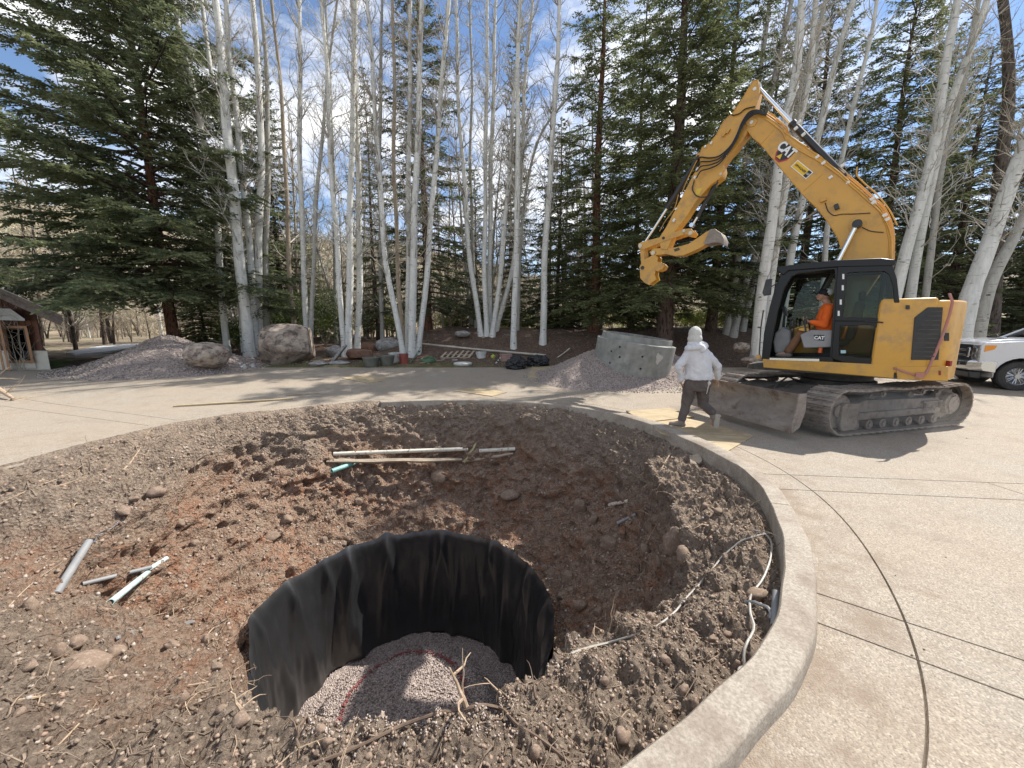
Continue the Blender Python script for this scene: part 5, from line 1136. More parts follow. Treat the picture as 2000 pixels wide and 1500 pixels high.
T = [
 ([(415, 0), (437, 210), (455, 350), (469, 490), (484, 655)], 17.3, 23, 'thickest white aspen right of the huge left spruce', 'aspen'),
 ([(346, 0), (367, 105), (388, 217), (416, 378), (440, 660)], 18.6, 12, 'white aspen seen through the boughs of the huge left spruce', 'aspen'),
 ([(444, 0), (458, 150), (472, 297), (486, 490), (500, 660)], 18.2, 13, 'white aspen just right of the thickest left aspen', 'aspen'),
 ([(399, 0), (416, 140), (440, 280), (462, 450), (475, 655)], 19.2, 11, 'slim white aspen just left of the thickest left aspen', 'aspen'),
 ([(495, 0), (504, 157), (507, 350), (504, 525), (505, 660)], 18.6, 15, 'straight white aspen above the biggest boulder, left one of a pair', 'aspen'),
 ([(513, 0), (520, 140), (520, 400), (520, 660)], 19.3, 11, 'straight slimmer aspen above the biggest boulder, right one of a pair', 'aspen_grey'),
 ([(535, 0), (546, 157), (556, 350), (565, 525), (574, 645)], 19.8, 9, 'thin aspen in front of the slim dark column spruce', 'aspen_tan'),
 ([(581, 0), (586, 210), (591, 420), (595, 525), (598, 675)], 18.4, 11, 'thin white aspen right of the slim dark column spruce', 'aspen'),
 ([(625, 0), (637, 140), (647, 315), (658, 455), (672, 692)], 17.4, 11, 'left stem of the aspen clump behind the squared red stone', 'aspen'),
 ([(640, 140), (630, 210), (616, 385), (612, 525), (607, 690)], 18.0, 9, 'slim aspen forking out low left of the squared stone clump', 'aspen_grey'),
 ([(691, 0), (686, 245), (684, 525), (680, 690)], 17.4, 14, 'middle straight stem of the aspen clump behind the squared red stone', 'aspen'),
 ([(692, 40), (697, 105), (699, 315), (702, 525), (697, 690)], 17.9, 13, 'right stem of the aspen clump behind the squared red stone', 'aspen'),
 ([(713, 0), (725, 122), (737, 280), (755, 525), (789, 690)], 17.0, 11, 'leftmost leaning stem of the five stem clump behind the red bucket', 'aspen'),
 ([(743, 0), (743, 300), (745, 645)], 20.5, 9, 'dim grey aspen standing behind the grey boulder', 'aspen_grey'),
 ([(767, 0), (772, 175), (771, 350), (778, 560), (790, 680)], 17.6, 9, 'tan stem of the five stem clump behind the red bucket', 'aspen_tan'),
 ([(799, 0), (799, 210), (799, 525), (797, 685)], 17.6, 12, 'straight middle stem of the five stem clump behind the red bucket', 'aspen'),
 ([(821, 0), (818, 175), (814, 350), (807, 525), (805, 692)], 17.1, 15, 'thickest stem of the five stem clump behind the red bucket', 'aspen'),
 ([(877, 0), (860, 192), (849, 315), (835, 525), (816, 690)], 17.3, 12, 'right leaning stem of the five stem clump behind the red bucket', 'aspen'),
 ([(891, 0), (898, 245), (909, 385), (918, 525), (940, 648)], 18.9, 10, 'left stem of the middle clump on the mulch bank', 'aspen'),
 ([(918, 0), (923, 157), (918, 350), (930, 640)], 22.0, 7, 'thin dim stem behind the middle clump on the mulch bank', 'aspen_grey'),
 ([(953, 0), (949, 245), (946, 525), (950, 650)], 18.9, 10, 'second stem of the middle clump on the mulch bank', 'aspen'),
 ([(968, 0), (963, 210), (958, 385), (956, 525), (958, 650)], 19.3, 10, 'third stem of the middle clump on the mulch bank', 'aspen'),
 ([(1016, 0), (1010, 175), (1012, 350), (1007, 525), (1003, 686)], 17.8, 12, 'white aspen with a dark scarred foot, behind the black bags', 'aspen'),
 ([(1040, 0), (1024, 175), (1018, 350), (1003, 520), (968, 650)], 19.6, 9, 'fourth stem of the middle clump, leaning right', 'aspen'),
 ([(1008, 130), (996, 315), (979, 525), (962, 650)], 18.8, 10, 'fifth stem of the middle clump, leaning right', 'aspen'),
 ([(1094, 0), (1084, 210), (1073, 350), (1063, 525), (1060, 668)], 18.2, 13, 'lone white aspen between the black bags and the concrete ring', 'aspen'),
 ([(1090, 210), (1060, 245), (1042, 300), (1021, 400), (1010, 640)], 19.9, 7, 'thin curved stem left of the lone white aspen', 'aspen_grey'),
 ([(1574, 0), (1560, 150), (1535, 250), (1511, 392), (1494, 504), (1475, 706)], 14.6, 25, 'thick white aspen directly left of the excavator cab', 'aspen'),
 ([(1590, 0), (1575, 150), (1552, 260), (1530, 392), (1512, 504), (1492, 690)], 15.6, 15, 'second white aspen half hidden behind the thick one by the cab', 'aspen'),
 ([(1663, 0), (1638, 104), (1618, 201), (1597, 277), (1567, 406), (1539, 512), (1525, 660)], 17.5, 15, 'white aspen leaning right behind the excavator boom', 'aspen'),
 ([(1708, 0), (1694, 80), (1666, 194), (1649, 274), (1620, 420), (1600, 660)], 18.5, 10, 'slim white aspen seen above the middle of the boom', 'aspen'),
 ([(1881, 0), (1860, 104), (1833, 250), (1798, 381), (1763, 503), (1722, 690)], 14.6, 23, 'left white aspen of the three leaning behind the engine cover', 'aspen'),
 ([(1926, 0), (1899, 97), (1860, 208), (1840, 294), (1812, 399), (1791, 503), (1760, 690)], 15.0, 19, 'middle white aspen of the three leaning behind the engine cover', 'aspen'),
 ([(1909, 0), (1878, 208), (1847, 312), (1819, 485), (1795, 690)], 16.2, 12, 'right slimmer aspen of the three leaning behind the engine cover', 'aspen_grey'),
 ([(2075, 100), (2000, 295), (1957, 416), (1920, 520), (1895, 575), (1876, 700)], 13.6, 33, 'big white aspen bending right between the excavator and the pickup', 'aspen'),
 ([(2060, 330), (1990, 460), (1938, 544), (1916, 628), (1904, 700)], 14.6, 24, 'second bent aspen just left of the pickup hood', 'aspen_grey'),
 ([(1965, 0), (1966, 208), (1947, 312), (1944, 500), (1935, 680)], 18.5, 27, 'dark rough cottonwood trunk above the pickup', 'cotton'),
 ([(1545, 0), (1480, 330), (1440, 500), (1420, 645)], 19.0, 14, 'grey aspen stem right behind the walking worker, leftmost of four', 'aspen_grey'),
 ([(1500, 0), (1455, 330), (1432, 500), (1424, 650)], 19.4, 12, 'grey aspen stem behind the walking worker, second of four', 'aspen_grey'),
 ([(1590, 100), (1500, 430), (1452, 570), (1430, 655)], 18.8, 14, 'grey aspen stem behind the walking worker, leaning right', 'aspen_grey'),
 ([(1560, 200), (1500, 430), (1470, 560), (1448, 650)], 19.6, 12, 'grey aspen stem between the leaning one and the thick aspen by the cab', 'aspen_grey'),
 ([(640, 0), (650, 300), (655, 640)], 24.0, 7, 'far thin stem behind the left aspens, nearest the squared stone clump', 'aspen_grey'),
 ([(1845, 0), (1835, 300), (1830, 640)], 23.0, 8, 'far thin stem seen between the right leaning aspens', 'aspen'),
]
for k, (pxs, Y, w, lb, mt) in enumerate(T): aspen(pxs, Y, w, lb, mt, seed=k, nb=74 if mt == 'aspen' else 50, zmin=3.8 + (k % 3) * .6)

# ------------------------------------------------------------------ thin background trees and brush
def bare_tree_mesh(H, seed, nb, spread, lev=2, r0=.07, stems=1):
    rs = np.random.RandomState(seed); out = []; tr = []
    for s_ in range(stems):
        a = rs.uniform(0, 6.28); ln = rs.uniform(.02, .22) * (1 if stems == 1 else 1.6); q = np.linspace(0, 1, 9); C = np.stack([np.cos(a) * ln * H * q ** 1.3 + .1 * np.sin(q * 5 + seed), np.sin(a) * ln * H * q ** 1.3, H * q * rs.uniform(.8, 1)], -1); tr.append((C, r0 * (1 - .85 * q)))
        for k in range(nb):
            i = rs.randint(1, 9); b = rs.uniform(0, 6.28); u = rs.uniform(.3, 1.3); branchlets(rs, C[i], np.array([math.cos(b), math.sin(b), u]) / math.hypot(1, u), spread * rs.uniform(.4, 1) * (1.15 - i / 10), r0 * .28, lev, out)
    return tubes_np(tr, 7), tubes_np(out, 3)
protos = []
for k, (H, nb, sp, r0, st) in enumerate([(13, 46, 2.6, .10, 1), (11, 46, 2.4, .07, 1), (9, 34, 2.2, .08, 2), (15, 54, 2.4, .11, 1), (6, 20, 1.6, .035, 4), (3.2, 14, 1.1, .018, 6)]):
    (v1, f1), (v2, f2) = bare_tree_mesh(H, 100 + k, nb, sp, 2, r0, st)
    protos.append((np_mesh('trunk', v1, f1, True), np_mesh('branches', v2, f2), H))
rs = random.Random(77)
def bare(px, Y, k, sc, label, tm, bm_, group, name='bare_tree', cat='tree', zz=None):
    x = atY(px, 600, Y).x; z = gz2(x, Y) if Y < 30 else float(hill_z(np.array(x), np.array(Y))); t = tag(empty(name, (x, Y, z - .1)), label, cat, group); a, b, H = protos[k]
    t.rotation_euler = (0, 0, rs.uniform(0, 6.28)); t.scale = (sc, sc, sc * rs.uniform(.9, 1.1))
    for me, m, nm in ((a, tm, 'trunk'), (b, bm_, 'branches')):
        key = me.name + m
        if key not in _mc: c = me.copy(); c.materials.append(M[m]); _mc[key] = c
        link(nm, _mc[key], None, t)
_mc = {}
# haze of bare crowns behind the aspens
for k in range(92):
    px = 360 + (k * 131) % 830 + rs.uniform(-20, 20); bare(px, rs.uniform(24, 34), [0, 1, 3][k % 3], rs.uniform(.9, 1.35), 'bare pale tree in the thin woods behind the aspens', 'aspen_grey' if k % 4 else 'aspen_tan', 'twig' if k % 3 else 'twig_white', 'thin bare trees in the woods behind the aspens')
for k in range(16):
    px = 1450 + (k * 97) % 560 + rs.uniform(-20, 20); bare(px, rs.uniform(24, 32), [0, 1, 3][k % 3], rs.uniform(.9, 1.2), 'bare pale tree in the woods behind the right spruces', 'aspen_grey', 'twig_white', 'thin bare trees behind the right spruces')
for k in range(64):
    px = -40 + (k * 53) % 460 + rs.uniform(-10, 10); bare(px, rs.uniform(34, 66), [0, 2, 1, 2][k % 4], rs.uniform(.7, 1.15), 'bare grey tree in the woods beyond the cabin', 'cotton' if k % 3 else 'aspen', 'brush' if k % 2 else 'brush_tan', 'bare grey trees in the woods beyond the cabin')
for k in range(80):
    px = 440 + (k * 89) % 1020 + rs.uniform(-20, 20); bare(px, rs.uniform(25, 40), [4, 4, 5][k % 3], rs.uniform(.8, 1.35), 'bare bush in the undergrowth behind the mulch bank', 'brush', 'brush_tan' if k % 2 else 'brush', 'bare bushes in the undergrowth behind the aspens', 'bare_bush', 'bush')
for k in range(20):
    px = 110 + (k * 61) % 330; bare(px, rs.uniform(26, 40), [4, 5][k % 2], rs.uniform(.8, 1.3), 'bare bush at the edge of the woods behind the left heap', 'brush', 'brush', 'bare bushes behind the left heap', 'bare_bush', 'bush')
for k in range(26):
    px = -160 + (k * 71) % 420; bare(px, rs.uniform(20.5, 31), [0, 3, 2, 1][k % 4], rs.uniform(.75, 1.2), 'tall bare cottonwood behind the cabin', 'cotton', 'brush_tan' if k % 2 else 'twig', 'tall bare cottonwoods behind the cabin')
# brush covering the hillside (stuff)
r = np.random.RandomState(31); P0 = []; P1 = []
for k in range(2600):
    x, y = r.uniform(-190, 60), r.uniform(42, 190); z = float(hill_z(np.array(x), np.array(y))); n = 26; h = r.uniform(1.5, 4.5); c = np.array([x, y, z]) + np.stack([r.normal(0, h * .35, n), r.normal(0, h * .35, n), r.uniform(0, h * .6, n)], -1)
    P0.append(c); P1.append(c + np.stack([r.normal(0, h * .3, n), r.normal(0, h * .3, n), r.uniform(.1, h * .5, n)], -1))
V, Fq = strips(np.concatenate(P0), np.concatenate(P1), np.full(2600 * 26, .11), 3); tag(link('hillside_brush', np_mesh('hillside_brush', V, Fq), M['brush_tan']), 'dry tan brush covering the far hillside', 'brush', kind='stuff')
# broadleaf shrubs turning green in the undergrowth
M['leaf'] = needle_mat('young_leaves', (.16, .20, .035), (.26, .30, .06), (.40, .42, .12))
M['leaf_dark'] = needle_mat('evergreen_leaves', (.04, .065, .02), (.08, .12, .035), (.15, .19, .06))
def shrub(px, Y, w, h, mt, label, seed, n=2600, ls=.07, zb=.2, group=None):
    r = np.random.RandomState(seed); x = atY(px, 600, Y).x; z = gz2(x, min(Y, 30)); u = r.normal(size=(n, 3)); u /= np.linalg.norm(u, axis=1, keepdims=True); q = r.rand(n) ** .45
    P = u * q[:, None] * np.array([w, w * .8, h / 2]); P[:, 2] += h / 2 + zb; P += .25 * np.stack([vnoise(P[:, 0] * 2, P[:, 1] * 2, P[:, 2] * 2, k) for k in range(3)], -1); P1 = P + r.normal(0, ls, (n, 3)); V, Fq = strips(P, P1, np.full(n, ls * .45), seed)
    t = tag(empty('green_shrub', (x, Y, z)), label, 'shrub', group); link('foliage', np_mesh('foliage', V, Fq), M[mt], t)
    out = []; 
    for k in range(9): a = r.uniform(0, 6.28); branchlets(r, np.zeros(3), np.array([math.cos(a) * .5, math.sin(a) * .5, 1]), h * r.uniform(.6, 1), .02, 1, out)
    V, Fq = tubes_np(out, 3); link('stems', np_mesh('stems', V, Fq), M['brush'], t)
for k, (px, Y, w, h, mt, lb) in enumerate([(555, 21, 1.5, 3.2, 'leaf_dark', 'dark green shrub behind the biggest boulder'), (630, 22, 1.6, 3.4, 'leaf_dark', 'green shrub between the left aspens'), (880, 27, 1.4, 1.6, 'leaf', 'lime green shrub glowing behind the five stem clump'), (1010, 27, 1.5, 1.6, 'leaf', 'lime green shrub behind the scarred aspen'), (1085, 26, 1.2, 1.4, 'leaf', 'lime green shrub behind the lone aspen'), (1445, 25, 1.6, 1.6, 'leaf', 'lime green shrub behind the worker'), (1350, 25, 1.4, 1.3, 'leaf', 'lime green shrub behind the ring'), (1260, 22, 1.6, 1.4, 'leaf_dark', 'dark green shrub left of the thickest spruce trunk'), (500, 19.5, 1.0, 1.2, 'leaf_dark', 'low dark shrub left of the biggest boulder'), (455, 20, 1.0, 1.6, 'leaf_dark', 'low dark shrub behind the oval boulder'), (760, 28, 1.8, 2.4, 'leaf', 'lime green growth seen between the five stem clump and the grey boulder'), (940, 29, 2.0, 2.6, 'leaf', 'lime green growth behind the middle clump'), (1390, 28, 2.2, 2.4, 'leaf', 'lime green growth behind the dark trunk near the worker'), (1480, 27, 1.6, 2.2, 'leaf', 'lime green growth left of the thick aspen by the cab'), (1220, 29, 2.2, 2.4, 'leaf', 'lime green growth left of the thickest spruce'), (655, 27, 1.8, 2.4, 'leaf', 'lime green growth behind the squared stone clump'), (60, 52, 4, 5, 'leaf', 'yellow green willow above the cabin roof'), (150, 60, 4, 6, 'leaf', 'yellow green willow on the hillside')]):
    shrub(px, Y, w, h, mt, lb, 50 + k)

# fallen leaves and litter on the bank, grass on the verge (stuff)
r = np.random.RandomState(8); n = 9000; x = r.uniform(-18, 18, n); y = 14.9 + r.rand(n) ** 1.2 * 5.6; z = bank_h(x, y) + .01; P = np.stack([x, y, z], -1); D = r.normal(0, .04, (n, 3)); D[:, 2] = np.abs(D[:, 2]) * .4
V, Fq = strips(P, P + D, np.full(n, .012), 3); M['litter'] = mat('leaf_litter', (.20, .14, .09), .9, col2=(.42, .33, .22), nsc=3); tag(link('leaf_litter', np_mesh('leaf_litter', V, Fq), M['litter']), 'dry leaf litter on the mulch bank', 'litter', kind='stuff')
n = 16000; x = r.uniform(-11, 3.5, n); y = 14.62 + r.rand(n) ** 1.5 * 1.1; keep = r.rand(n) < .3 + .7 * (vnoise(x * 1.2, y * 2, x * 0) > 0); x, y = x[keep], y[keep]; P = np.stack([x, y, bank_h(x, y)], -1); D = r.normal(0, .02, (len(x), 3)); D[:, 2] = r.uniform(.03, .07, len(x)); V, Fq = strips(P, P + D, np.full(len(x), .006), 3)
M['vgrass'] = mat('verge_grass', (.13, .14, .05), .9, col2=(.30, .26, .13), nsc=2); tag(link('verge_grass', np_mesh('verge_grass', V, Fq), M['vgrass']), 'short yellow green grass along the far verge', 'grass', kind='stuff')

# ------------------------------------------------------------------ far left: snow, lawn, road
def patch(px, name, mt, label, cat, dz=.03, seed=0, kind=None):
    P = [gnd(*q) for q in px]; c = sum(P, Vector()) / len(P); mb = MB(); n = len(P); vs = [c + Vector((0, 0, dz + .03))]; 
    for i in range(n * 6):
        a, b = P[i // 6], P[(i // 6 + 1) % n]; q = a + (b - a) * (i % 6) / 6; q = q + (q - c) * .05 * math.sin(i * 1.7 + seed); vs.append(q + Vector((0, 0, dz)))
    vs += [v - Vector((0, 0, dz + .05)) for v in vs[1:]]; m_ = n * 6
    mb.add(vs, [(0, 1 + i, 1 + (i + 1) % m_) for i in range(m_)] + [(1 + i, 1 + m_ + i, 1 + m_ + (i + 1) % m_, 1 + (i + 1) % m_) for i in range(m_)]); o = mb.build(name, M[mt]); tag(o, label, cat, kind=kind); return o
patch([(130, 692), (200, 679), (285, 674), (300, 676), (215, 690), (150, 697)], 'snow_patch', 'snow', 'thin patch of old snow beyond the left gravel heap', 'snow', .12)
patch([(98, 722), (160, 706), (125, 703), (96, 705)], 'lawn', 'grass', None, None, .04, kind='structure')
M['farroad'] = mat('far_dirt_track', (.38, .29, .24), .9, col2=(.46, .36, .30), nsc=.6)
patch([(60, 700), (400, 699), (400, 693), (60, 693)], 'dirt_track', 'farroad', None, None, .03, kind='structure')
# ------------------------------------------------------------------ excavator
EC = Vector((6.88, 7.75, 0)); EF = Vector((-.719, .695, 0)).normalized(); EL = Vector((-EF.y, EF.x, 0))
MU = Matrix.Translation(EC) @ Matrix((EF, EL, Vector((0, 0, 1)))).transposed().to_4x4()
TF = Vector((-.969, -.247, 0)).normalized(); TL = Vector((-TF.y, TF.x, 0)); MT = Matrix.Translation(EC) @ Matrix((TF, TL, Vector((0, 0, 1)))).transposed().to_4x4()
exc = tag(empty('excavator', EC), 'dusty yellow tracked excavator with black cab and raised boom', 'excavator')
def up(px, py, o=0.0):
    r = ray(px, py); k = (EC + EL * o - CAMP).dot(EL) / r.dot(EL); p = CAMP + r * k - EC; return (p.dot(EF), p.z)
def ups(pts, o=0.0): return [up(x, y, o) for x, y in pts]
def U(): return MB(MU)
def ring_prism(mb, outer, inner, a, b):
    cx = sum(p[0] for p in inner) / len(inner); cy = sum(p[1] for p in inner) / len(inner)
    def hit(poly, an):
        d = (math.cos(an), math.sin(an)); best = None; n = len(poly)
        for i in range(n):
            x1, y1 = poly[i][0] - cx, poly[i][1] - cy; x2, y2 = poly[(i + 1) % n][0] - cx, poly[(i + 1) % n][1] - cy; ex, ey = x2 - x1, y2 - y1; den = d[0] * ey - d[1] * ex
            if abs(den) < 1e-12: continue
            t = (x1 * ey - y1 * ex) / den; s = (x1 * d[1] - y1 * d[0]) / den
            if t > 0 and -1e-7 <= s <= 1 + 1e-7 and (best is None or t > best): best = t
        return (cx + d[0] * (best or 0), cy + d[1] * (best or 0))
    an = sorted(set(round(math.atan2(p[1] - cy, p[0] - cx), 5) for p in list(outer) + list(inner)))
    O = [hit(outer, t) for t in an]; I = [hit(inner, t) for t in an]; n = len(an)
    vs = [(p[0], w, p[1]) for w in (a, b) for p in O] + [(p[0], w, p[1]) for w in (a, b) for p in I]
    fs = []
    for i in range(n):
        j = (i + 1) % n; fs += [(i, j, 2 * n + j, 2 * n + i), (n + i, 3 * n + i, 3 * n + j, n + j), (i, n + i, n + j, j), (2 * n + i, 2 * n + j, 3 * n + j, 3 * n + i)]
    mb.add(vs, fs)
# --- undercarriage
WZ, WR, SF_, SB = .43, .385, 1.50, -1.32
def track_pt(u):
    Lb = SF_ - SB; arc = math.pi * WR; tot = 2 * Lb + 2 * arc; u = u % tot
    if u < Lb: return (SB + u, WZ - WR, 0.0, u)                       # bottom, going forward
    u -= Lb
    if u < arc: a = u / WR; return (SF_ + WR * math.sin(a), WZ - WR * math.cos(a), a, 0)
    u -= arc
    if u < Lb: return (SF_ - u, WZ + WR - .02 * math.sin(u / Lb * math.pi * 3) ** 2 - .01, math.pi, 0)
    u -= Lb; a = u / WR; return (SB - WR * math.sin(a), WZ + WR * math.cos(a), math.pi + a, 0)
TOT = 2 * (SF_ - SB) + 2 * math.pi * WR; NSH = 45; PI_ = TOT / NSH
smb = MB(); smb.prism([(-PI_ * .52, -.012), (PI_ * .5, -.012), (PI_ * .5, .006), (PI_ * .38, .010), (PI_ * .36, .034), (PI_ * .31, .034), (PI_ * .28, .010), (.02, .010), (.01, .028), (-.04, .028), (-.05, .010), (-PI_ * .30, .010), (-PI_ * .34, .026), (-PI_ * .40, .026), (-PI_ * .43, .004), (-PI_ * .52, .004)], -.25, .25)
sm_ = bpy.data.meshes.new('track_shoe'); sm_.from_pydata(smb.v, [], smb.f); bm = bmesh.new(); bm.from_mesh(sm_); bmesh.ops.recalc_face_normals(bm, faces=bm.faces[:]); bm.to_mesh(sm_); bm.free(); sm_.materials.append(M['steel_dust'])
lk = MB(); 
for q in (-.09, .09): lk.prism([(-PI_ * .5, -.075), (PI_ * .5, -.075), (PI_ * .5, -.012), (-PI_ * .5, -.012)], q - .02, q + .02)
lm = bpy.data.meshes.new('track_link'); lm.from_pydata(lk.v, [], lk.f); lm.materials.append(M['steel_dark'])
for sgn in (1, -1):
    tr = empty('track', Vector((0, 0, 0))); tr.parent = exc
    for k in range(NSH):
        x, z, a, _ = track_pt(k * PI_)
        # local frame: outward normal
        nx, nz = (math.sin(a), -math.cos(a)); tx, tz = (math.cos(a), math.sin(a))
        R = Matrix(((tx, 0, nx), (0, 1, 0), (tz, 0, nz)))
        Mx = MT @ Matrix.Translation((x, sgn * 1.0, z)) @ R.to_4x4(); Mx.translation -= EC
        for me, nm in ((sm_, 'track_shoe'), (lm, 'track_link')):
            o = bpy.data.objects.new(nm, me); COL.objects.link(o); o.parent = tr; o.matrix_basis = Mx
    mb = MB(MT); y0, y1 = (sgn * .86, sgn * 1.13)
    mb.prism([(SB + .25, .26), (SF_ - .30, .24), (SF_ - .22, .34), (SF_ - .28, .52), (SF_ - .6, .60), (SB + .35, .56), (SB + .22, .44)], min(y0, y1), max(y0, y1))
    mb.box((.15, sgn * 1.15, .34), (1.9, .05, .10)); mb.box((-.75, sgn * 1.16, .50), (.5, .05, .04)); mb.box((-.55, sgn * 1.17, .44), (.02, .05, .12)); mb.box((-.95, sgn * 1.17, .44), (.02, .05, .12)); mb.build('track_frame', M['steel_dust'], tr, bevel=.012)
    mb = MB(MT); mb.prism([(SF_ - .42, .10), (SF_ - .05, .08), (SF_ + .02, .20), (SF_ + .02, .52), (SF_ - .06, .58), (SF_ - .42, .56)], sgn * 1.13 - .02, sgn * 1.13 + .05); mb.build('idler_guard', M['steel_dust'], tr, bevel=.012)
    for k in range(7): mb = MB(MT); x = SB + .42 + k * .335; mb.cyl((x, sgn * .84, .155), (x, sgn * 1.15, .155), .085, 14); mb.cyl((x, sgn * 1.15, .155), (x, sgn * 1.17, .155), .045, 10); mb.build('roller', M['steel_dust'], tr)
    for x in (-.45, .55): mb = MB(MT); mb.cyl((x, sgn * .88, .70), (x, sgn * 1.16, .70), .055, 12); mb.cyl((x, sgn * 1.16, .70), (x, sgn * 1.18, .70), .035, 10); mb.box((x + .05, sgn * .98, .62), (.14, .1, .10), Matrix.Rotation(-.5, 3, 'Y')); mb.build('carrier_roller', M['steel_dust'], tr)
    mb = MB(MT); mb.cyl((SF_, sgn * .9, WZ), (SF_, sgn * 1.10, WZ), .30, 28); mb.cyl((SF_, sgn * 1.1, WZ), (SF_, sgn * 1.14, WZ), .12, 18); mb.build('idler', M['steel_dust'], tr, bevel=.01)
    # sprocket with teeth
    prof = []
    for k in range(40): a = 2 * math.pi * k / 40; r = .325 if k % 2 == 0 else .275; prof.append((SB + r * math.cos(a), WZ + r * math.sin(a)))
    mb = MB(MT); mb.prism(prof, sgn * 1.0 - .035, sgn * 1.0 + .035); mb.cyl((SB, sgn * .8, WZ), (SB, sgn * 1.16, WZ), .20, 26); mb.cyl((SB, sgn * 1.16, WZ), (SB, sgn * 1.19, WZ), .15, 22)
    for k in range(10): a = 2 * math.pi * k / 10; mb.cyl((SB + .17 * math.cos(a), sgn * 1.15, WZ + .17 * math.sin(a)), (SB + .17 * math.cos(a), sgn * 1.175, WZ + .17 * math.sin(a)), .014, 6)
    mb.build('sprocket', M['steel_dust'], tr)
mb = MB(MT); mb.box((0, 0, .52), (1.1, 1.75, .24)); mb.box((.55, 0, .5), (.5, .9, .2)); mb.prism([(-.9, .45), (.9, .45), (.75, .7), (-.75, .7)], -.55, .55); mb.build('car_body', M['steel_dark'], exc, bevel=.02)
mb = MB(MT); mb.lathe([(.0, .68), (.62, .68), (.62, .80), (.56, .82), (.56, 1.0), (0, 1.0)], (0, 0, 0), 40); mb.build('turntable', M['steel_dark'], exc)
for sgn in (1, -1):
    mb = MB(MT); mb.prism([(.4, .45), (.5, .62), (1.5, .60), (2.30, .42), (2.30, .26), (1.4, .38)], sgn * .52 - .07, sgn * .52 + .07); mb.build('blade_arm', M['steel_dark'], exc, bevel=.012)
    mb = MB(MT); mb.cyl((.9, sgn * .22, .72), (2.05, sgn * .30, .50), .06, 14); mb.cyl((2.0, sgn * .3, .51), (2.32, sgn * .32, .44), .032, 12); mb.build('blade_cylinder', M['steel_dark'], exc)
    mb = MB(MT); mb.box((1.55, sgn * .42, .70), (.55, .62, .02), Matrix.Rotation(.12, 3, 'Y')); mb.build('step_plate', M['steel_dark'], exc, bevel=.004)
mb = MB(MT); mb.tube([(1.1, .1, .80), (1.35, .15, .86), (1.6, .2, .74), (1.75, .25, .60)], .018, 8); mb.tube([(1.1, .0, .80), (1.35, .02, .90), (1.65, .05, .76), (1.85, .1, .58)], .018, 8); mb.build('blade_hoses', M['hose'], exc)
# blade: curved mouldboard with side plates and a cutting edge
pf_ = [(2.42 + .12 * (1 - math.sin(math.pi * k / 9)) * .9, .27 + .52 * k / 9) for k in range(10)]
pb_ = [(x - .035, z) for x, z in pf_][::-1]
mb = MB(MT); mb.prism(pf_ + pb_, -1.18, 1.18); bl = mb.build('blade', M['blade'], exc)
mb = MB(MT); mb.prism([(2.53, .27), (2.60, .13), (2.58, .12), (2.49, .27)], -1.18, 1.18); mb.build('cutting_edge', M['blade'], bl, bevel=.004)
for sgn in (1, -1): mb = MB(MT); mb.prism([(2.38, .80), (2.53, .80), (2.56, .5), (2.62, .28), (2.60, .13), (2.45, .22), (2.36, .5)], sgn * 1.18 - .015, sgn * 1.18 + .015); mb.build('side_plate', M['blade'], bl, bevel=.003)
# --- upper structure
mb = U(); mb.prism([(-1.1, -1.22), (-1.1, 1.22), (1.30, 1.22), (1.42, 1.1), (1.42, .2), (.7, .15), (.7, -.25), (1.25, -.35), (1.25, -1.15), (1.15, -1.22)], 1.00, 1.10, 'z'); mb.build('deck', M['steel_dark'], exc, bevel=.01)
sl = ups([(1489, 701), (1491, 718), (1745, 739), (1748, 713)], 1.25); mb = U(); mb.prism(sl, 1.16, 1.25); mb.build('side_sill', M['yellow'], exc, bevel=.012)
sl = ups([(1503, 699), (1503, 703), (1600, 706), (1600, 701)], 1.262); mb = U(); mb.prism(sl, 1.252, 1.262); mb.build('step_strip', M['chrome_soft'], exc)
mb = U(); mb.prism([(-.9, 1.10), (-.9, 1.95), (.6, 1.95), (1.15, 1.75), (1.22, 1.10)], -1.24, -.32); mb.build('right_body', M['yellow'], exc, bevel=.03)
mb = U(); mb.tube([(1.2, -1.1, 1.75), (1.2, -1.1, 2.25), (.5, -1.15, 2.35), (-.2, -1.15, 2.3), (-.2, -1.15, 1.95)], .018, 8); mb.build('handrail', M['black'], exc)
ztop = 2.36
fp = [(-.50, 1.24), (-1.10, 1.25)]; cw = [(-1.12, 1.25)] + [(-1.12 - .43 * math.sin(t), 1.25 * math.cos(t) ** .75) for t in np.linspace(.12, math.pi / 2 - .02, 12)]
def footprint_body(name, fp, z0, z1, mt, ch=.07, bev=.02, slope=0):
    mb = U(); n = len(fp); cx = sum(p[0] for p in fp) / n; cy = sum(p[1] for p in fp) / n
    lv = [(z0, .99), (z0 + .05, 1), (z1 - ch, 1), (z1, .955)]; vs = []
    for z, k in lv:
        for p in fp: vs.append((cx + (p[0] - cx) * (k if True else 1), cy + (p[1] - cy) * (.5 + k / 2 if k < 1 else 1), z))
    fs = [(i * n + j, i * n + (j + 1) % n, (i + 1) * n + (j + 1) % n, (i + 1) * n + j) for i in range(3) for j in range(n)] + [tuple(range(n))[::-1], tuple(range(3 * n, 4 * n))]
    mb.add(vs, fs); return mb.build(name, M[mt], exc, bevel=bev)
footprint_body('engine_cover', [(-.47, 1.25), (-.47, -1.24), (-1.15, -1.24), (-1.15, 1.245)], 1.10, ztop, 'yellow', .10, .03)
cwf = cw + [(x, -y) for x, y in cw[::-1]]; footprint_body('counterweight', cwf, 1.02, 2.31, 'yellow', .12, .025)
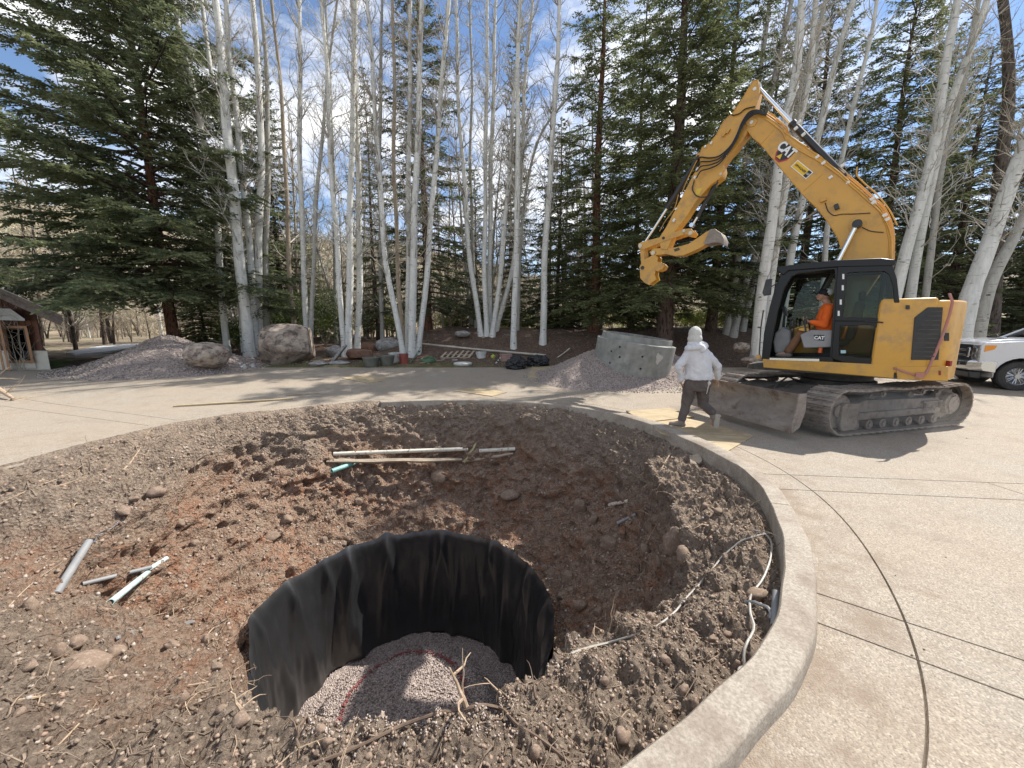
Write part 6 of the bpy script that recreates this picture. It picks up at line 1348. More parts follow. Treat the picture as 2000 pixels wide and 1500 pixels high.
pl = ups([(1752, 741), (1750, 716), (1812, 716), (1852, 716), (1852, 744), (1800, 743)], 1.258); mb = U(); mb.prism(pl, 1.22, 1.258); mb.build('lower_panel', M['yellow'], exc, bevel=.008)
g_out = ups([(1779, 703), (1786, 620), (1812, 600), (1842, 600), (1833, 703)], 1.262); mb = U(); mb.prism(g_out, 1.225, 1.262); gr = mb.build('side_grille', M['black'], exc, bevel=.006)
gi = ups([(1783, 699), (1790, 622), (1814, 604), (1838, 604), (1829, 699)], 1.27)
s0, s1 = min(p[0] for p in gi), max(p[0] for p in gi); z0_, z1_ = min(p[1] for p in gi), max(p[1] for p in gi)
for k in range(11): mb = U(); z = z0_ + (z1_ - z0_) * (k + .5) / 11; sb = s1 - (.03 if k < 7 else .03 + (k - 6) * .03); mb.box(((s0 + .02 + sb) / 2, 1.266, z), (sb - s0 - .03, .008, .018)); mb.build('louvre', M['steel_dark'], gr)
for (x, y, w, h, mt, nm) in [(1773, 600, 8, 8, 'black', 'latch'), (1849, 658, 10, 16, 'black', 'latch')]:
    P = ups([(x - w / 2, y - h / 2), (x + w / 2, y - h / 2), (x + w / 2, y + h / 2), (x - w / 2, y + h / 2)], 1.27); mb = U(); mb.prism(P, 1.245, 1.27); mb.build(nm, M[mt], exc, bevel=.004)
M['redlens'] = mat('red_lens', (.25, .02, .02), .2); P = [(-1.36, 1.10), (-1.50, 1.0)]
mb = U(); mb.box((-1.33, 1.06, 1.30), (.20, .04, .09), Matrix.Rotation(rad(-40), 3, 'Z')); mb.build('tail_light', M['redlens'], exc, bevel=.006)
mb = U(); P = ups([(1833, 724), (1838, 724), (1838, 733), (1833, 733)], 1.27); mb.prism(P, 1.255, 1.264); mb.build('warning_decal', M['redlens'], exc)
# --- cab
CO, CI = 1.22, .26
cab = empty('cab', Vector((0, 0, 0))); cab.parent = exc
of = ups([(1487, 704), (1492, 650), (1503, 600), (1514, 560), (1530, 528), (1636, 519), (1636, 560), (1627, 708)], CO)
inn = ups([(1503, 697), (1506, 670), (1518, 610), (1530, 566), (1545, 540), (1560, 533), (1630, 526), (1631, 545), (1621, 697)], CO)
mb = U(); ring_prism(mb, of, inn, CO - .09, CO); mb.build('front_frame', M['cabblack'], cab, bevel=.008)
du = ups([(1636, 519), (1742, 514), (1752, 545), (1757, 590), (1758, 628), (1630, 627), (1633, 560)], CO + .02); wi = ups([(1655, 535), (1660, 532), (1727, 530), (1736, 536), (1745, 562), (1747, 622), (1646, 619)], CO + .02)
dl = ups([(1630, 627), (1758, 628), (1757, 713), (1700, 712), (1648, 708), (1624, 700), (1627, 660)], CO + .02); wl = ups([(1641, 637), (1700, 635), (1712, 640), (1735, 667), (1712, 696), (1700, 700), (1640, 695), (1637, 690)], CO + .02)
door = None
mb = U(); ring_prism(mb, du, wi, CO - .06, CO + .02); ring_prism(mb, dl, wl, CO - .06, CO + .02); door = mb.build('door', M['cabblack'], cab, bevel=.008)
mb = U(); mb.prism(wi, CO - .02, CO - .012); mb.build('window_pane', M['glass'], door)
mb = U(); mb.prism(wl, CO - .02, CO - .012); mb.build('window_pane', M['glass'], door)
a_, b_ = up(1690, 627, CO), up(1725, 630, CO); mb = U(); mb.tube([(a_[0], CO + .05, a_[1]), (b_[0], CO + .05, b_[1])], .012, 8); mb.build('handle', M['black'], door)
for (x, y) in [(1646, 562), (1642, 590), (1638, 612), (1647, 540)]:
    P = ups([(x - 2, y - 5), (x + 2, y - 5), (x + 2, y + 5), (x - 2, y + 5)], CO + .03); mb = U(); mb.prism(P, CO + .02, CO + .024); mb.build('decal', M['white_plastic'], door)
P = ups([(1642, 684), (1652, 684), (1652, 690), (1642, 690)], CO - .008); M['bluedecal'] = mat('blue_white_decal', (.35, .55, .62), .4); mb = U(); mb.prism(P, CO - .010, CO - .006); mb.build('decal', M['bluedecal'], door)
# rounded roof
rf = ups([(1516, 529), (1520, 521), (1570, 514), (1636, 508), (1720, 504), (1748, 507), (1750, 514), (1744, 520), (1636, 522), (1540, 529), (1530, 538)], CO + .02); mb = U(); mb.prism(rf, CI - .02, CO + .03); mb.build('roof', M['cabblack'], cab, bevel=.02)
# far side, front and rear frames
def shrink(poly, k): cx = sum(p[0] for p in poly) / len(poly); cy = sum(p[1] for p in poly) / len(poly); return [(cx + (x - cx) * k, cy + (y - cy) * k) for x, y in poly]
full = [of[0], of[1], of[2], of[3], of[4], du[1], du[2], du[3], dl[2]]
mb = U(); ring_prism(mb, full, shrink(full, .88), CI, CI + .05); mb.build('far_frame', M['cabblack'], cab, bevel=.008)
mb = U(); mb.prism(shrink(full, .90), CI + .02, CI + .026); mb.build('far_pane', M['glass'], cab)
fr = [of[0], of[1], of[2], of[3], of[4]]
def strip(pts, o0, o1, th, name, m, par): mb = U(); n = len(pts); 
def fpost(o0, o1, nm='front_post'):
    mb = U(); P = fr; Q = [(x - .07, z) for x, z in P][::-1]; mb.prism(P + Q, o0, o1); mb.build(nm, M['cabblack'], cab, bevel=.006)
fpost(CI, CI + .06)
mb = U(); P = [(x - .035, z) for x, z in fr]; Q = [(x - .041, z) for x, z in fr][::-1]; mb.prism(P + Q, CI + .06, CO - .09); mb.build('windshield', M['glass'], cab)
sr = du[1][0] + .07
mb = U(); zb, zt = 1.10, du[1][1] - .03; mb.box((sr, CI + .04, (zb + zt) / 2), (.06, .08, zt - zb)); mb.box((sr, CO - .10, (zb + zt) / 2), (.06, .08, zt - zb)); mb.box((sr, (CI + CO) / 2, 1.45), (.05, .86, .7)); mb.build('rear_frame', M['cabblack'], cab, bevel=.008)
mb = U(); mb.box((sr, (CI + CO) / 2, (1.8 + zt) / 2), (.006, .80, zt - 1.8)); mb.build('rear_pane', M['glass'], cab)
mb = U(); mb.box(((of[0][0] + sr) / 2, (CI + CO) / 2, 1.13), (of[0][0] - sr - .1, .9, .05)); mb.build('floor', M['steel_dark'], cab)
# wipers rail, mirror
a_, b_ = up(1503, 590, CO + .02), up(1500, 540, CO + .02)
mb = U(); P = ups([(1496, 546), (1508, 544), (1506, 576), (1492, 578), (1489, 572)], CO + .12); mb.prism(P, CO + .10, CO + .14); mr = mb.build('mirror', M['black'], exc, bevel=.012)
q = up(1503, 562, CO + .12); q2 = up(1520, 552, CO); mb = U(); mb.tube([(q[0], CO + .12, q[1]), (q2[0], CO, q2[1])], .012, 8); mb.build('bracket', M['black'], mr)
mb = U(); q = [up(1491, 606, CO + .03), up(1486, 640, CO + .03), up(1483, 690, CO + .03), up(1484, 700, CO + .03)]; mb.tube([(a, CO + .03, b) for a, b in q], .012, 8); mb.build('grab_rail', M['black'], cab)
q = up(1484, 697, CO + .05); mb = U(); mb.cyl((q[0] + .02, CO, q[1]), (q[0] + .02, CO + .1, q[1]), .04, 12); mb.build('rubber_stop', M['yellow'], exc)
# interior
SE = .74
def upo(px, py, o=SE): a = up(px, py, o); return Vector((a[0], o, a[1]))
mb = U(); s_ = upo(1618, 668); b_ = upo(1640, 600)
mb.box((s_.x - .05, SE, s_.z), (.50, .48, .13)); mb.box((s_.x - .34, SE, s_.z + .40), (.13, .46, .72), Matrix.Rotation(-.12, 3, 'Y')); mb.box((s_.x - .40, SE, s_.z + .86), (.10, .26, .18)); mb.box((s_.x - .05, SE, s_.z - .26), (.36, .30, .40)); mb.build('seat', M['rubber'], cab, bevel=.035)
M['console'] = mat('grey_console', (.20, .205, .21), .5, col2=(.28, .28, .285), nsc=3)
for o_ in (SE + .33, SE - .33):
    c_ = up(1598, 662, SE + .33); mb = U(); mb.prism([(c_[0] - .22, c_[1] - .15), (c_[0] + .20, c_[1] - .18), (c_[0] + .28, c_[1] + .08), (c_[0] + .12, c_[1] + .17), (c_[0] - .26, c_[1] + .17)], o_ - .07, o_ + .07); cs = mb.build('armrest_console', M['console'], cab, bevel=.02)
    if o_ > SE:
        P = ups([(1589, 654), (1610, 654), (1610, 666), (1591, 664)], o_ + .075); mb = U(); mb.prism(P, o_ + .068, o_ + .076); mb.build('badge', M['black'], cs); CSO = o_
    mb = U(); j = Vector((c_[0] + .20, o_, c_[1] + .12)); mb.tube([j, j + Vector((.03, 0, .16))], .014, 8); mb.lathe([(.0, 0), (.022, .0), (.028, .05), (.024, .11), (0, .12)], j + Vector((.03, 0, .15)), 12); mb.build('joystick', M['black'], cab)
mb = U(); P = ups([(1560, 642), (1570, 640), (1580, 642), (1580, 648), (1560, 645)], CO - .18); mb.prism(P, CO - .24, CO - .16); mb.build('yellow_lever', M['yellow'], cab, bevel=.004)
P = ups([(1512, 668), (1516, 650), (1530, 638), (1545, 646), (1548, 690), (1515, 690)], SE); mb = U(); mb.prism(P, SE - .38, SE + .1); mb.build('pedal_console', M['console'], cab, bevel=.03)
mb = U(); c0, c1 = upo(1533, 612, SE - .2), upo(1530, 650, SE - .2); mb.tube([c1, c0], .02, 8); mb.box(c0 + Vector((0, 0, .04)), (.05, .24, .20), Matrix.Rotation(.3, 3, 'Y')); mb.build('monitor', M['black'], cab, bevel=.01)
for (x, y) in ((1545, 622), (1552, 624)): mb = U(); c0 = upo(x, y, SE - .05); mb.tube([upo(x - 6, y + 62, SE - .05), c0], .014, 8); mb.box(c0, (.05, .05, .07)); mb.build('travel_lever', M['black'], cab, bevel=.01)
M['orange_bottle'] = mat('orange_bottle', (.65, .12, .02), .4); c0 = upo(1602, 684, CO - .15); mb = U(); mb.lathe([(0, 0), (.035, 0), (.035, .14), (.015, .17), (.015, .2), (0, .2)], c0 - Vector((0, 0, .05)), 14); mb.build('orange_bottle', M['orange_bottle'], None)
tag(bpy.data.objects['orange_bottle'], 'orange bottle standing on the cab floor behind the driver', 'bottle')

# --- boom, stick and their cylinders
BO = .165
boom_px = [(1646, 512), (1646, 493), (1637, 465), (1618, 434), (1595, 405), (1567, 378), (1525, 328), (1486, 281), (1470, 268), (1459, 252), (1456, 236), (1464, 222), (1474, 220), (1500, 230), (1534, 260), (1572, 287), (1612, 314), (1657, 353), (1696, 386), (1718, 414), (1731, 442), (1737, 470), (1735, 512)]
bp_ = ups(boom_px, BO) + [(-.02, 1.9), (.05, 1.45), (.30, 1.30), (.50, 1.45), (.50, 1.9)]
mb = U(); mb.prism(bp_, -BO, BO); boom = mb.build('boom', M['yellow'], exc, bevel=.012)
def seam(a, b, o, par): mb = U(); A, B = up(*a, o), up(*b, o); mb.tube([(A[0], o, A[1]), (B[0], o, B[1])], .008, 6, cap=True); mb.build('weld_seam', M['yellow'], par)
seam((1488, 280), (1512, 254), BO, boom); seam((1569, 374), (1607, 340), BO, boom)
# flange lips along both edges
def lip(pts, o, par, r=.012): mb = U(); mb.tube([(a, o, b) for a, b in ups(pts, o)], r, 6); mb.build('flange', M['yellow'], par)
lip(boom_px[:10], BO, boom); lip(boom_px[12:], BO, boom)
stick_px = [(1481, 156), (1472, 157), (1461, 174), (1448, 196), (1433, 218), (1413, 237), (1400, 262), (1385, 280), (1371, 288), (1367, 300), (1368, 322), (1352, 345), (1301, 443), (1286, 466), (1290, 486), (1303, 488), (1318, 452), (1340, 424), (1360, 392), (1388, 361), (1410, 345), (1414, 332), (1412, 322), (1425, 302), (1440, 286), (1458, 262), (1468, 240), (1477, 207), (1483, 176)]
SO = .15; mb = U(); mb.prism(ups(stick_px, SO), -SO, SO); stick = mb.build('stick', M['yellow'], exc, bevel=.012)
lip(stick_px[:12], SO, stick, .009)
def pin(x, y, o, r, par, mt='white_plastic', th=.02): a = up(x, y, o); mb = U(); mb.cyl((a[0], o, a[1]), (a[0], o + th, a[1]), r, 18); mb.cyl((a[0], o + th, a[1]), (a[0], o + th + .006, a[1]), r * .35, 10); mb.build('pin', M[mt], par)
pin(1468, 239, BO + .0, .035, boom); pin(1474, 174, SO, .035, stick); pin(1656, 357, BO, .03, boom)
# boom tip doubler plate
mb = U(); mb.prism(ups([(1454, 236), (1462, 224), (1480, 234), (1474, 246), (1462, 248)], BO + .02), BO, BO + .018); mb.build('tip_plate', M['yellow'], boom, bevel=.005)
def cylinder(a, b, c, r1, r2, name, o, n=16, mt='black', ends=True):
    A, B, Cc = up(*a, o), up(*b, o), up(*c, o); e = empty(name, Vector((0, 0, 0))); e.parent = exc
    mb = U(); mb.cyl((A[0], o, A[1]), (B[0], o, B[1]), r2, n); mb.build('rod', M['chrome'], e)
    mb = U(); mb.cyl((B[0], o, B[1]), (Cc[0], o, Cc[1]), r1, n); d = (Vector((Cc[0], Cc[1])) - Vector((B[0], B[1]))).normalized() * .07; mb.cyl((B[0], o, B[1]), (B[0] + d.x, o, B[1] + d.y), r1 * 1.18, n); mb.cyl((Cc[0] - d.x, o, Cc[1] - d.y), (Cc[0], o, Cc[1]), r1 * 1.15, n); mb.build('barrel', M[mt], e)
    if ends:
        for P in (A, Cc): mb = U(); mb.cyl((P[0], o - .06, P[1]), (P[0], o + .06, P[1]), r2 * 1.9, 16); mb.build('eye', M['yellow' if P is Cc else 'chrome_soft'], e)
    return e
cylinder((1480, 170), (1546, 240), (1650, 348), .068, .038, 'stick_cylinder', 0)
cylinder((1258, 476), (1302, 408), (1366, 305), .060, .033, 'bucket_cylinder', 0)
cylinder((1352, 440), (1362, 424), (1405, 346), .045, .028, 'thumb_cylinder', 0)
for o in (BO + .10, -BO - .10): cylinder((1674, 437), (1636, 512), (1600, 585), .062, .040, 'boom_cylinder', o, ends=False)
a_ = up(1674, 437, BO + .13); mb = U(); mb.cyl((a_[0], BO, a_[1]), (a_[0], BO + .17, a_[1]), .075, 24); mb.cyl((a_[0], BO + .17, a_[1]), (a_[0], BO + .18, a_[1]), .045, 18); mb.build('boom_cylinder_boss', M['black'], boom)
mb = U(); mb.lathe([(.0, 0), (.135, 0), (.13, .008), (0, .009)], (a_[0], BO, a_[1]), 30, Matrix.Rotation(-math.pi / 2, 3, 'X')); mb.build('wear_plate', M['yellow'], boom)
# yellow steel lines over the boom, black hoses at the knee
def line(pts, o, r, mt, nm, par):
    P = [Vector((a, oo, b)) for (a, b), oo in zip(ups(pts, o if not isinstance(o, list) else BO), o if isinstance(o, list) else [o] * len(pts))]
    Q = []
    for i in range(len(P) - 1):
        for j in range(4): Q.append(P[i].lerp(P[i + 1], j / 4))
    Q.append(P[-1]); 
    for _ in range(2): Q = [Q[0]] + [(Q[i - 1] + Q[i] * 2 + Q[i + 1]) / 4 for i in range(1, len(Q) - 1)] + [Q[-1]]
    mb = U(); mb.tube(Q, r, 7); mb.build(nm, M[mt], par)
top = [(1496, 224), (1512, 235), (1532, 252), (1536, 268), (1560, 285), (1600, 306), (1640, 334), (1652, 346), (1676, 366), (1700, 388), (1722, 406), (1736, 432), (1743, 460), (1742, 512)]
for k, (dx, dy, o) in enumerate([(0, 2, .12), (2, -2, .05), (-3, 5, .17), (4, -5, -.03), (-1, 8, .178)]): line([(x + dx, y + dy) for x, y in top], o, .012, 'yellow', 'hydraulic_line', boom)
line([(1674, 326), (1672, 342), (1690, 360), (1712, 378), (1738, 410), (1752, 440)], .1, .012, 'yellow', 'hydraulic_line', boom); line([(1500, 220), (1512, 224), (1520, 238), (1534, 246)], .1, .011, 'yellow', 'hydraulic_line', boom)
for (x, y) in [(1554, 250), (1569, 262), (1596, 306), (1608, 318), (1622, 346), (1646, 322), (1703, 388), (1706, 395), (1728, 420), (1733, 428), (1560, 238)]: a_ = up(x, y, .19); mb = U(); mb.box((a_[0], .17, a_[1]), (.07, .05, .05), Matrix.Rotation(.6, 3, 'Y')); mb.build('clamp', M['white_plastic'], boom, bevel=.006)
for k in range(4):
    line([(1497, 222 + k), (1478, 214 + 2 * k), (1462, 218 + 4 * k), (1448, 240 + 3 * k), (1440, 262 + 3 * k), (1428, 285 + 2 * k), (1405, 306 + k * 5), (1384, 309 + k * 7), (1368, 306 + k * 9), (1360, 312 + k * 12)], SO + .04 + .025 * k, .016, 'hose', 'hose', stick)
line([(1475, 208), (1455, 212), (1445, 222), (1430, 226), (1424, 218)], SO + .03, .013, 'hose', 'hose', stick); line([(1356, 352), (1351, 370), (1360, 384), (1378, 386), (1392, 376), (1402, 352)], SO + .03, .013, 'hose', 'hose', stick); line([(1330, 380), (1345, 345), (1362, 312)], SO + .01, .012, 'yellow', 'hydraulic_line', stick); line([(1288, 452), (1300, 430), (1318, 408), (1325, 380)], SO + .015, .010, 'yellow', 'hydraulic_line', stick)
for (x, y, w) in [(1377, 286, .05), (1389, 279, .06), (1433, 210, .06), (1362, 330, .08), (1357, 346, .07), (1320, 408, .06), (1316, 430, .08)]: a_ = up(x, y, SO + .03); mb = U(); mb.box((a_[0], SO + .015, a_[1]), (w, .05, w * .7), Matrix.Rotation(.9, 3, 'Y')); mb.build('clamp', M['white_plastic'], stick, bevel=.006)
for (x, y) in [(1414, 262), (1422, 256)]: a_ = up(x, y, SO + .03); mb = U(); mb.box((a_[0], SO + .02, a_[1]), (.10, .05, .05), Matrix.Rotation(.9, 3, 'Y')); mb.build('bracket', M['yellow'], stick, bevel=.005)
for (x, y, w, h, mt) in [(1608, 391, .10, .06, 'yellow'), (1634, 404, .07, .11, 'black')]: a_ = up(x, y, BO + .03); mb = U(); mb.box((a_[0], BO + .03, a_[1]), (w, .07, h), Matrix.Rotation(.35, 3, 'Y')); mb.build('work_lamp' if mt == 'black' else 'bracket', M[mt], boom, bevel=.008)
line([(1612, 396), (1616, 412), (1628, 422), (1642, 418), (1668, 418), (1700, 416)], BO + .015, .008, 'hose', 'lamp_wire', boom); line([(1684, 444), (1700, 452), (1726, 454)], BO + .015, .008, 'hose', 'lamp_wire', boom)
M['stickdecal'] = mat('yellow_warning_label', (.70, .48, .03), .4); P = ups([(1361, 369), (1371, 367), (1366, 380), (1357, 382)], SO + .003); mb = U(); mb.prism(P, SO + .001, SO + .004); mb.build('decal', M['stickdecal'], stick)
# linkage, coupler, thumb
def plate(px, o0, o1, name, par, mt='yellow', bev=.008): mb = U(); mb.prism(ups(px, (abs(o1) if o1 > 0 else .15)), o0, o1); return mb.build(name, M[mt], par, bevel=bev)
lk1 = [(1246, 476), (1252, 473), (1290, 463), (1335, 447), (1350, 446), (1356, 455), (1351, 461), (1336, 458), (1300, 470), (1256, 488), (1248, 486)]
for o0, o1 in ((.13, .165), (-.165, -.13)): plate(lk1, o0, o1, 'bucket_link', exc)
lk2 = [(1249, 480), (1257, 482), (1259, 515), (1252, 517)]
for o0, o1 in ((.10, .13), (-.13, -.10)): plate(lk2, o0, o1, 'power_link', exc)
th_px = [(1268, 492), (1277, 485), (1296, 484), (1320, 483), (1345, 476), (1366, 462), (1380, 452), (1389, 448), (1396, 447), (1401, 450), (1398, 458), (1388, 466), (1378, 478), (1360, 488), (1334, 499), (1318, 500), (1300, 496), (1284, 498), (1274, 502)]
thb = plate(th_px, -.13, .13, 'thumb', exc)
tt = [(1386, 448), (1396, 447), (1408, 455), (1414, 468), (1412, 478), (1404, 474), (1392, 474), (1380, 478), (1374, 476)]; plate(tt, -.20, .20, 'thumb_tip', thb, 'blade', .01)
cpx = [(1276, 497), (1285, 502), (1283, 510), (1292, 514), (1297, 519), (1293, 526), (1284, 530), (1279, 528), (1278, 536), (1281, 546), (1272, 552), (1268, 557), (1258, 552), (1250, 543), (1249, 520), (1256, 508), (1266, 503)]
cp_ = None
for o0, o1 in ((.10, .15), (-.15, -.10)): cp_ = plate(cpx, o0, o1, 'coupler_plate', exc)
mb = U(); c_ = up(1265, 525, 0); mb.box((c_[0], 0, c_[1]), (.16, .2, .30)); mb.build('coupler_core', M['steel_dark'], exc, bevel=.01)
for (x, y, o, r, m_) in [(1251, 480, .165, .055, 'brass'), (1336, 451, .165, .035, 'brass'), (1349, 455, .165, .05, 'brass'), (1276, 494, .15, .055, 'brass'), (1296, 465, .165, .035, 'black'), (1255, 523, .15, .05, 'black'), (1408, 340, SO, .03, 'brass')]: pin(x, y, o, r, exc, m_)
hk = plate([(1316, 487), (1326, 483), (1328, 488), (1318, 492)], .13, .134, 'slot', thb, 'steel_dark', .002)
# --- lettering on the boom, stick and console
def text_mesh(txt, size, bold=.0, shear=0, sx=1.0):
    c = bpy.data.curves.new('t', 'FONT'); c.body = txt; c.size = size; c.align_x = 'CENTER'; c.align_y = 'CENTER'; c.offset = bold; c.shear = shear; c.extrude = .0015; o = bpy.data.objects.new('t', c); COL.objects.link(o)
    dg = bpy.context.evaluated_depsgraph_get(); dg.update(); me = bpy.data.meshes.new_from_object(o.evaluated_get(dg)); V = [(v.co.x * sx, v.co.y, v.co.z) for v in me.vertices]; Fs = [tuple(p.vertices) for p in me.polygons]; bpy.data.objects.remove(o); return V, Fs
def decal(center, e1, e2, o, V, Fs, mt, name, par):
    mb = U(); vs = [(center[0] + e1[0] * x + e2[0] * y, o + z, center[1] + e1[1] * x + e2[1] * y) for x, y, z in V]; mb.add(vs, Fs); return mb.build(name, M[mt], par)
def flat(poly, th=.002): n = len(poly); return [(x, y, z) for z in (0, th) for x, y in poly], [tuple(range(n)), tuple(range(2 * n - 1, n - 1, -1))] + [(i, (i + 1) % n, n + (i + 1) % n, n + i) for i in range(n)]
A, B = Vector(up(1500, 272, BO)), Vector(up(1590, 345, BO)); e1 = (B - A).normalized(); e2 = Vector((-e1.y, e1.x)) 
if e2.y < 0: e2 = -e2
M['logo_black'] = mat('decal_black', (.012, .012, .012), .4); M['logo_white'] = mat('decal_white', (.80, .80, .80), .4); M['logo_red'] = mat('decal_red', (.40, .02, .04), .4); M['logo_yellow'] = mat('decal_yellow', (.78, .48, .01), .4)
c1 = Vector(up(1532, 297, BO)); k = .27
hexa = [(-.52, .02), (-.46, -.30), (-.12, -.62), (.30, -.62), (.62, -.25), (.62, .05)]
V, Fs = flat([(x * k * 1.05, y * k * 1.1) for x, y in hexa]); dr_ = decal(c1, e1, e2, BO + .003, V, Fs, 'logo_red', 'logo_border', boom)
V, Fs = flat([(x * k * .88, y * k * .92) for x, y in hexa]); decal(c1, e1, e2, BO + .006, V, Fs, 'logo_black', 'logo_field', boom)
V, Fs = flat([(-.62 * k, -.02 * k), (.66 * k, -.02 * k), (.62 * k, .50 * k), (-.58 * k, .50 * k)]); decal(c1, e1, e2, BO + .0035, V, Fs, 'logo_black', 'logo_field', boom)
V, Fs = text_mesh('CAT', .235, .009, 0, .86); decal(c1 + e2 * .045, e1, e2, BO + .012, V, Fs, 'logo_white', 'logo_letters', boom)
V, Fs = flat([(-.16 * k * 1.3, -.50 * k), (.16 * k * 1.3, -.50 * k), (0, -.14 * k)]); decal(c1, e1, e2, BO + .014, V, Fs, 'logo_yellow', 'logo_triangle', boom)
c2 = Vector(up(1566, 331, BO)); V, Fs = flat([(-.215, -.075), (.215, -.075), (.215, .075), (-.215, .075)]); decal(c2, e1, e2, BO + .003, V, Fs, 'logo_white', 'dealer_plate_border', boom)
V, Fs = flat([(-.20, -.062), (.12, -.062), (.12, .062), (-.20, .062)]); decal(c2, e1, e2, BO + .006, V, Fs, 'logo_yellow', 'dealer_plate', boom)
V, Fs = flat([(.12, -.062), (.20, -.062), (.20, .062), (.12, .062)]); decal(c2, e1, e2, BO + .006, V, Fs, 'logo_black', 'dealer_plate_end', boom)
V, Fs = text_mesh('WAGNER', .056, .001); decal(c2 - e1 * .015, e1, e2, BO + .011, V, Fs, 'logo_black', 'dealer_name', boom)
V, Fs = text_mesh('CAT', .044, .001, 0, .8); decal(c2 + e1 * .160, e1, e2, BO + .011, V, Fs, 'logo_white', 'dealer_letters', boom)
for j in range(3): V, Fs = flat([(-.175 + j * .016, -.02), (-.166 + j * .016, -.02), (-.160 + j * .016, .02), (-.169 + j * .016, .02)]); decal(c2, e1, e2, BO + .009, V, Fs, 'logo_black', 'dealer_mark', boom)
V, Fs = text_mesh('CAT', .085, .003, 0, .9); cc = Vector(up(1600, 660, CSO + .08)); decal(cc, Vector((-1, 0)), Vector((0, 1)), CSO + .080, V, Fs, 'logo_white', 'badge_letters', cab)
# pink strap hanging over the engine cover
M['strap'] = mat('faded_pink_strap', (.50, .19, .15), .8, col2=(.42, .22, .19), nsc=8)
P = ups([(1851, 573), (1857, 590), (1851, 615), (1838, 655), (1824, 690), (1812, 716), (1806, 728), (1797, 735)], 1.275); P2 = [(a - .035, b) for a, b in P]
mb = MB(MU); n = len(P); vs = [(a, 1.272 + .012 * math.sin(i), b) for i, (a, b) in enumerate(P)] + [(a, 1.280 + .012 * math.sin(i), b) for i, (a, b) in enumerate(P2)]; mb.add(vs, [(i, i + 1, n + i + 1, n + i) for i in range(n - 1)])
P = ups([(1745, 717), (1765, 724), (1785, 730), (1797, 733)], 1.28); mb.add([(a, 1.276, b) for a, b in P] + [(a, 1.28, b - .03) for a, b in P], [(i, i + 1, 4 + i + 1, 4 + i) for i in range(3)])
a_ = up(1797, 733, 1.28); mb.box((a_[0], 1.285, a_[1]), (.10, .03, .08)); o = mb.build('tie_down_strap', M['strap']); o.modifiers.new('t', 'SOLIDIFY').thickness = .003; tag(o, 'faded pink tie down strap hanging over the excavator rear', 'strap')
# ------------------------------------------------------------------ people
def loft(mb, rings, n=18, X=Vector((1, 0, 0)), Y=Vector((0, 1, 0))):
    vs = [Vector(c) + X * rx * math.cos(2 * math.pi * k / n) + Y * ry * math.sin(2 * math.pi * k / n) for c, rx, ry in rings for k in range(n)]; N = len(rings)
    mb.add(vs, [(i * n + k, i * n + (k + 1) % n, (i + 1) * n + (k + 1) % n, (i + 1) * n + k) for i in range(N - 1) for k in range(n)] + [tuple(range(n))[::-1], tuple(range((N - 1) * n, N * n))], True)
def ball(mb, c, r, sx=1, sy=1, sz=1):
    V, Fc = ICO[2]; mb.add([Vector(c) + Vector((v[0] * r * sx, v[1] * r * sy, v[2] * r * sz)) for v in V], [tuple(f) for f in Fc], True)
def chain(mb, pts, rs_):
    for i in range(len(pts) - 1): mb.tube([pts[i], pts[i + 1]], [rs_[i], rs_[i + 1]], 12)
    for p, r in zip(pts, rs_): ball(mb, p, r)
def fuse(mb, name, m, parent, voxel=.012, sm=4, disp=0):
    o = mb.build(name, m, parent); md = o.modifiers.new('r', 'REMESH'); md.mode = 'VOXEL'; md.voxel_size = voxel; md.use_smooth_shade = True
    s = o.modifiers.new('s', 'SMOOTH'); s.iterations = sm; s.factor = .5
    if disp:
        tx = bpy.data.textures.new(name, 'CLOUDS'); tx.noise_scale = .10; tx.noise_depth = 2; d = o.modifiers.new('d', 'DISPLACE'); d.texture = tx; d.strength = disp; d.mid_level = .5
    dg = bpy.context.evaluated_depsgraph_get(); dg.update(); me = bpy.data.meshes.new_from_object(o.evaluated_get(dg)); o.modifiers.clear(); o.data = me
    return o
def hand(mb, wrist, d, side, spread=Vector((0, 1, 0)), L=.18, curl=.5):
    """palm and five fingers; d = pointing direction, spread = across the palm, side = palm normal"""
    d = d.normalized(); sp = (spread - d * spread.dot(d)).normalized(); nrm = d.cross(sp) * side
    pc = wrist + d * .05; 
    for t in (-.03, -.01, .01, .03): chain(mb, [wrist + sp * t * .6, wrist + d * .085 + sp * t], [.016, .013])
    for t, l in ((-.033, .065), (-.011, .078), (.011, .082), (.033, .070)):
        b = wrist + d * .088 + sp * t; d1 = (d + nrm * curl * .5).normalized(); d2 = (d + nrm * curl * 1.4).normalized(); m1 = b + d1 * l * .45; m2 = m1 + d2 * l * .32; chain(mb, [b, m1, m2, m2 + (d2 + nrm * curl).normalized() * l * .25], [.0095, .009, .0085, .0075])
    b = wrist + d * .03 - sp * .03; dt = (d * .7 - sp * .6 + nrm * .4).normalized(); chain(mb, [b, b + dt * .035, b + dt * .065 + d * .01], [.014, .011, .009])
M['skin'] = mat('skin', (.42, .24, .17), .55); M['hoodie'] = mat('pale_grey_hoodie', (.56, .56, .58), .9, col2=(.66, .66, .68), nsc=3, dirt=(.42, .40, .39), dirt_sc=5, dirt_lo=.58, dirt_hi=.8, bump=.3, bsc=45)
M['trousers'] = mat('dark_taupe_trousers', (.085, .068, .062), .9, col2=(.125, .10, .09), nsc=4, bump=.3, bsc=50); M['boot'] = mat('dusty_boot', (.15, .125, .11), .85, col2=(.22, .19, .165), nsc=6); M['hood'] = mat('knit_hood', (.52, .51, .47), .95, col2=(.60, .58, .54), nsc=9, stretch=(6, 6, 1), bump=.6, bsc=10)
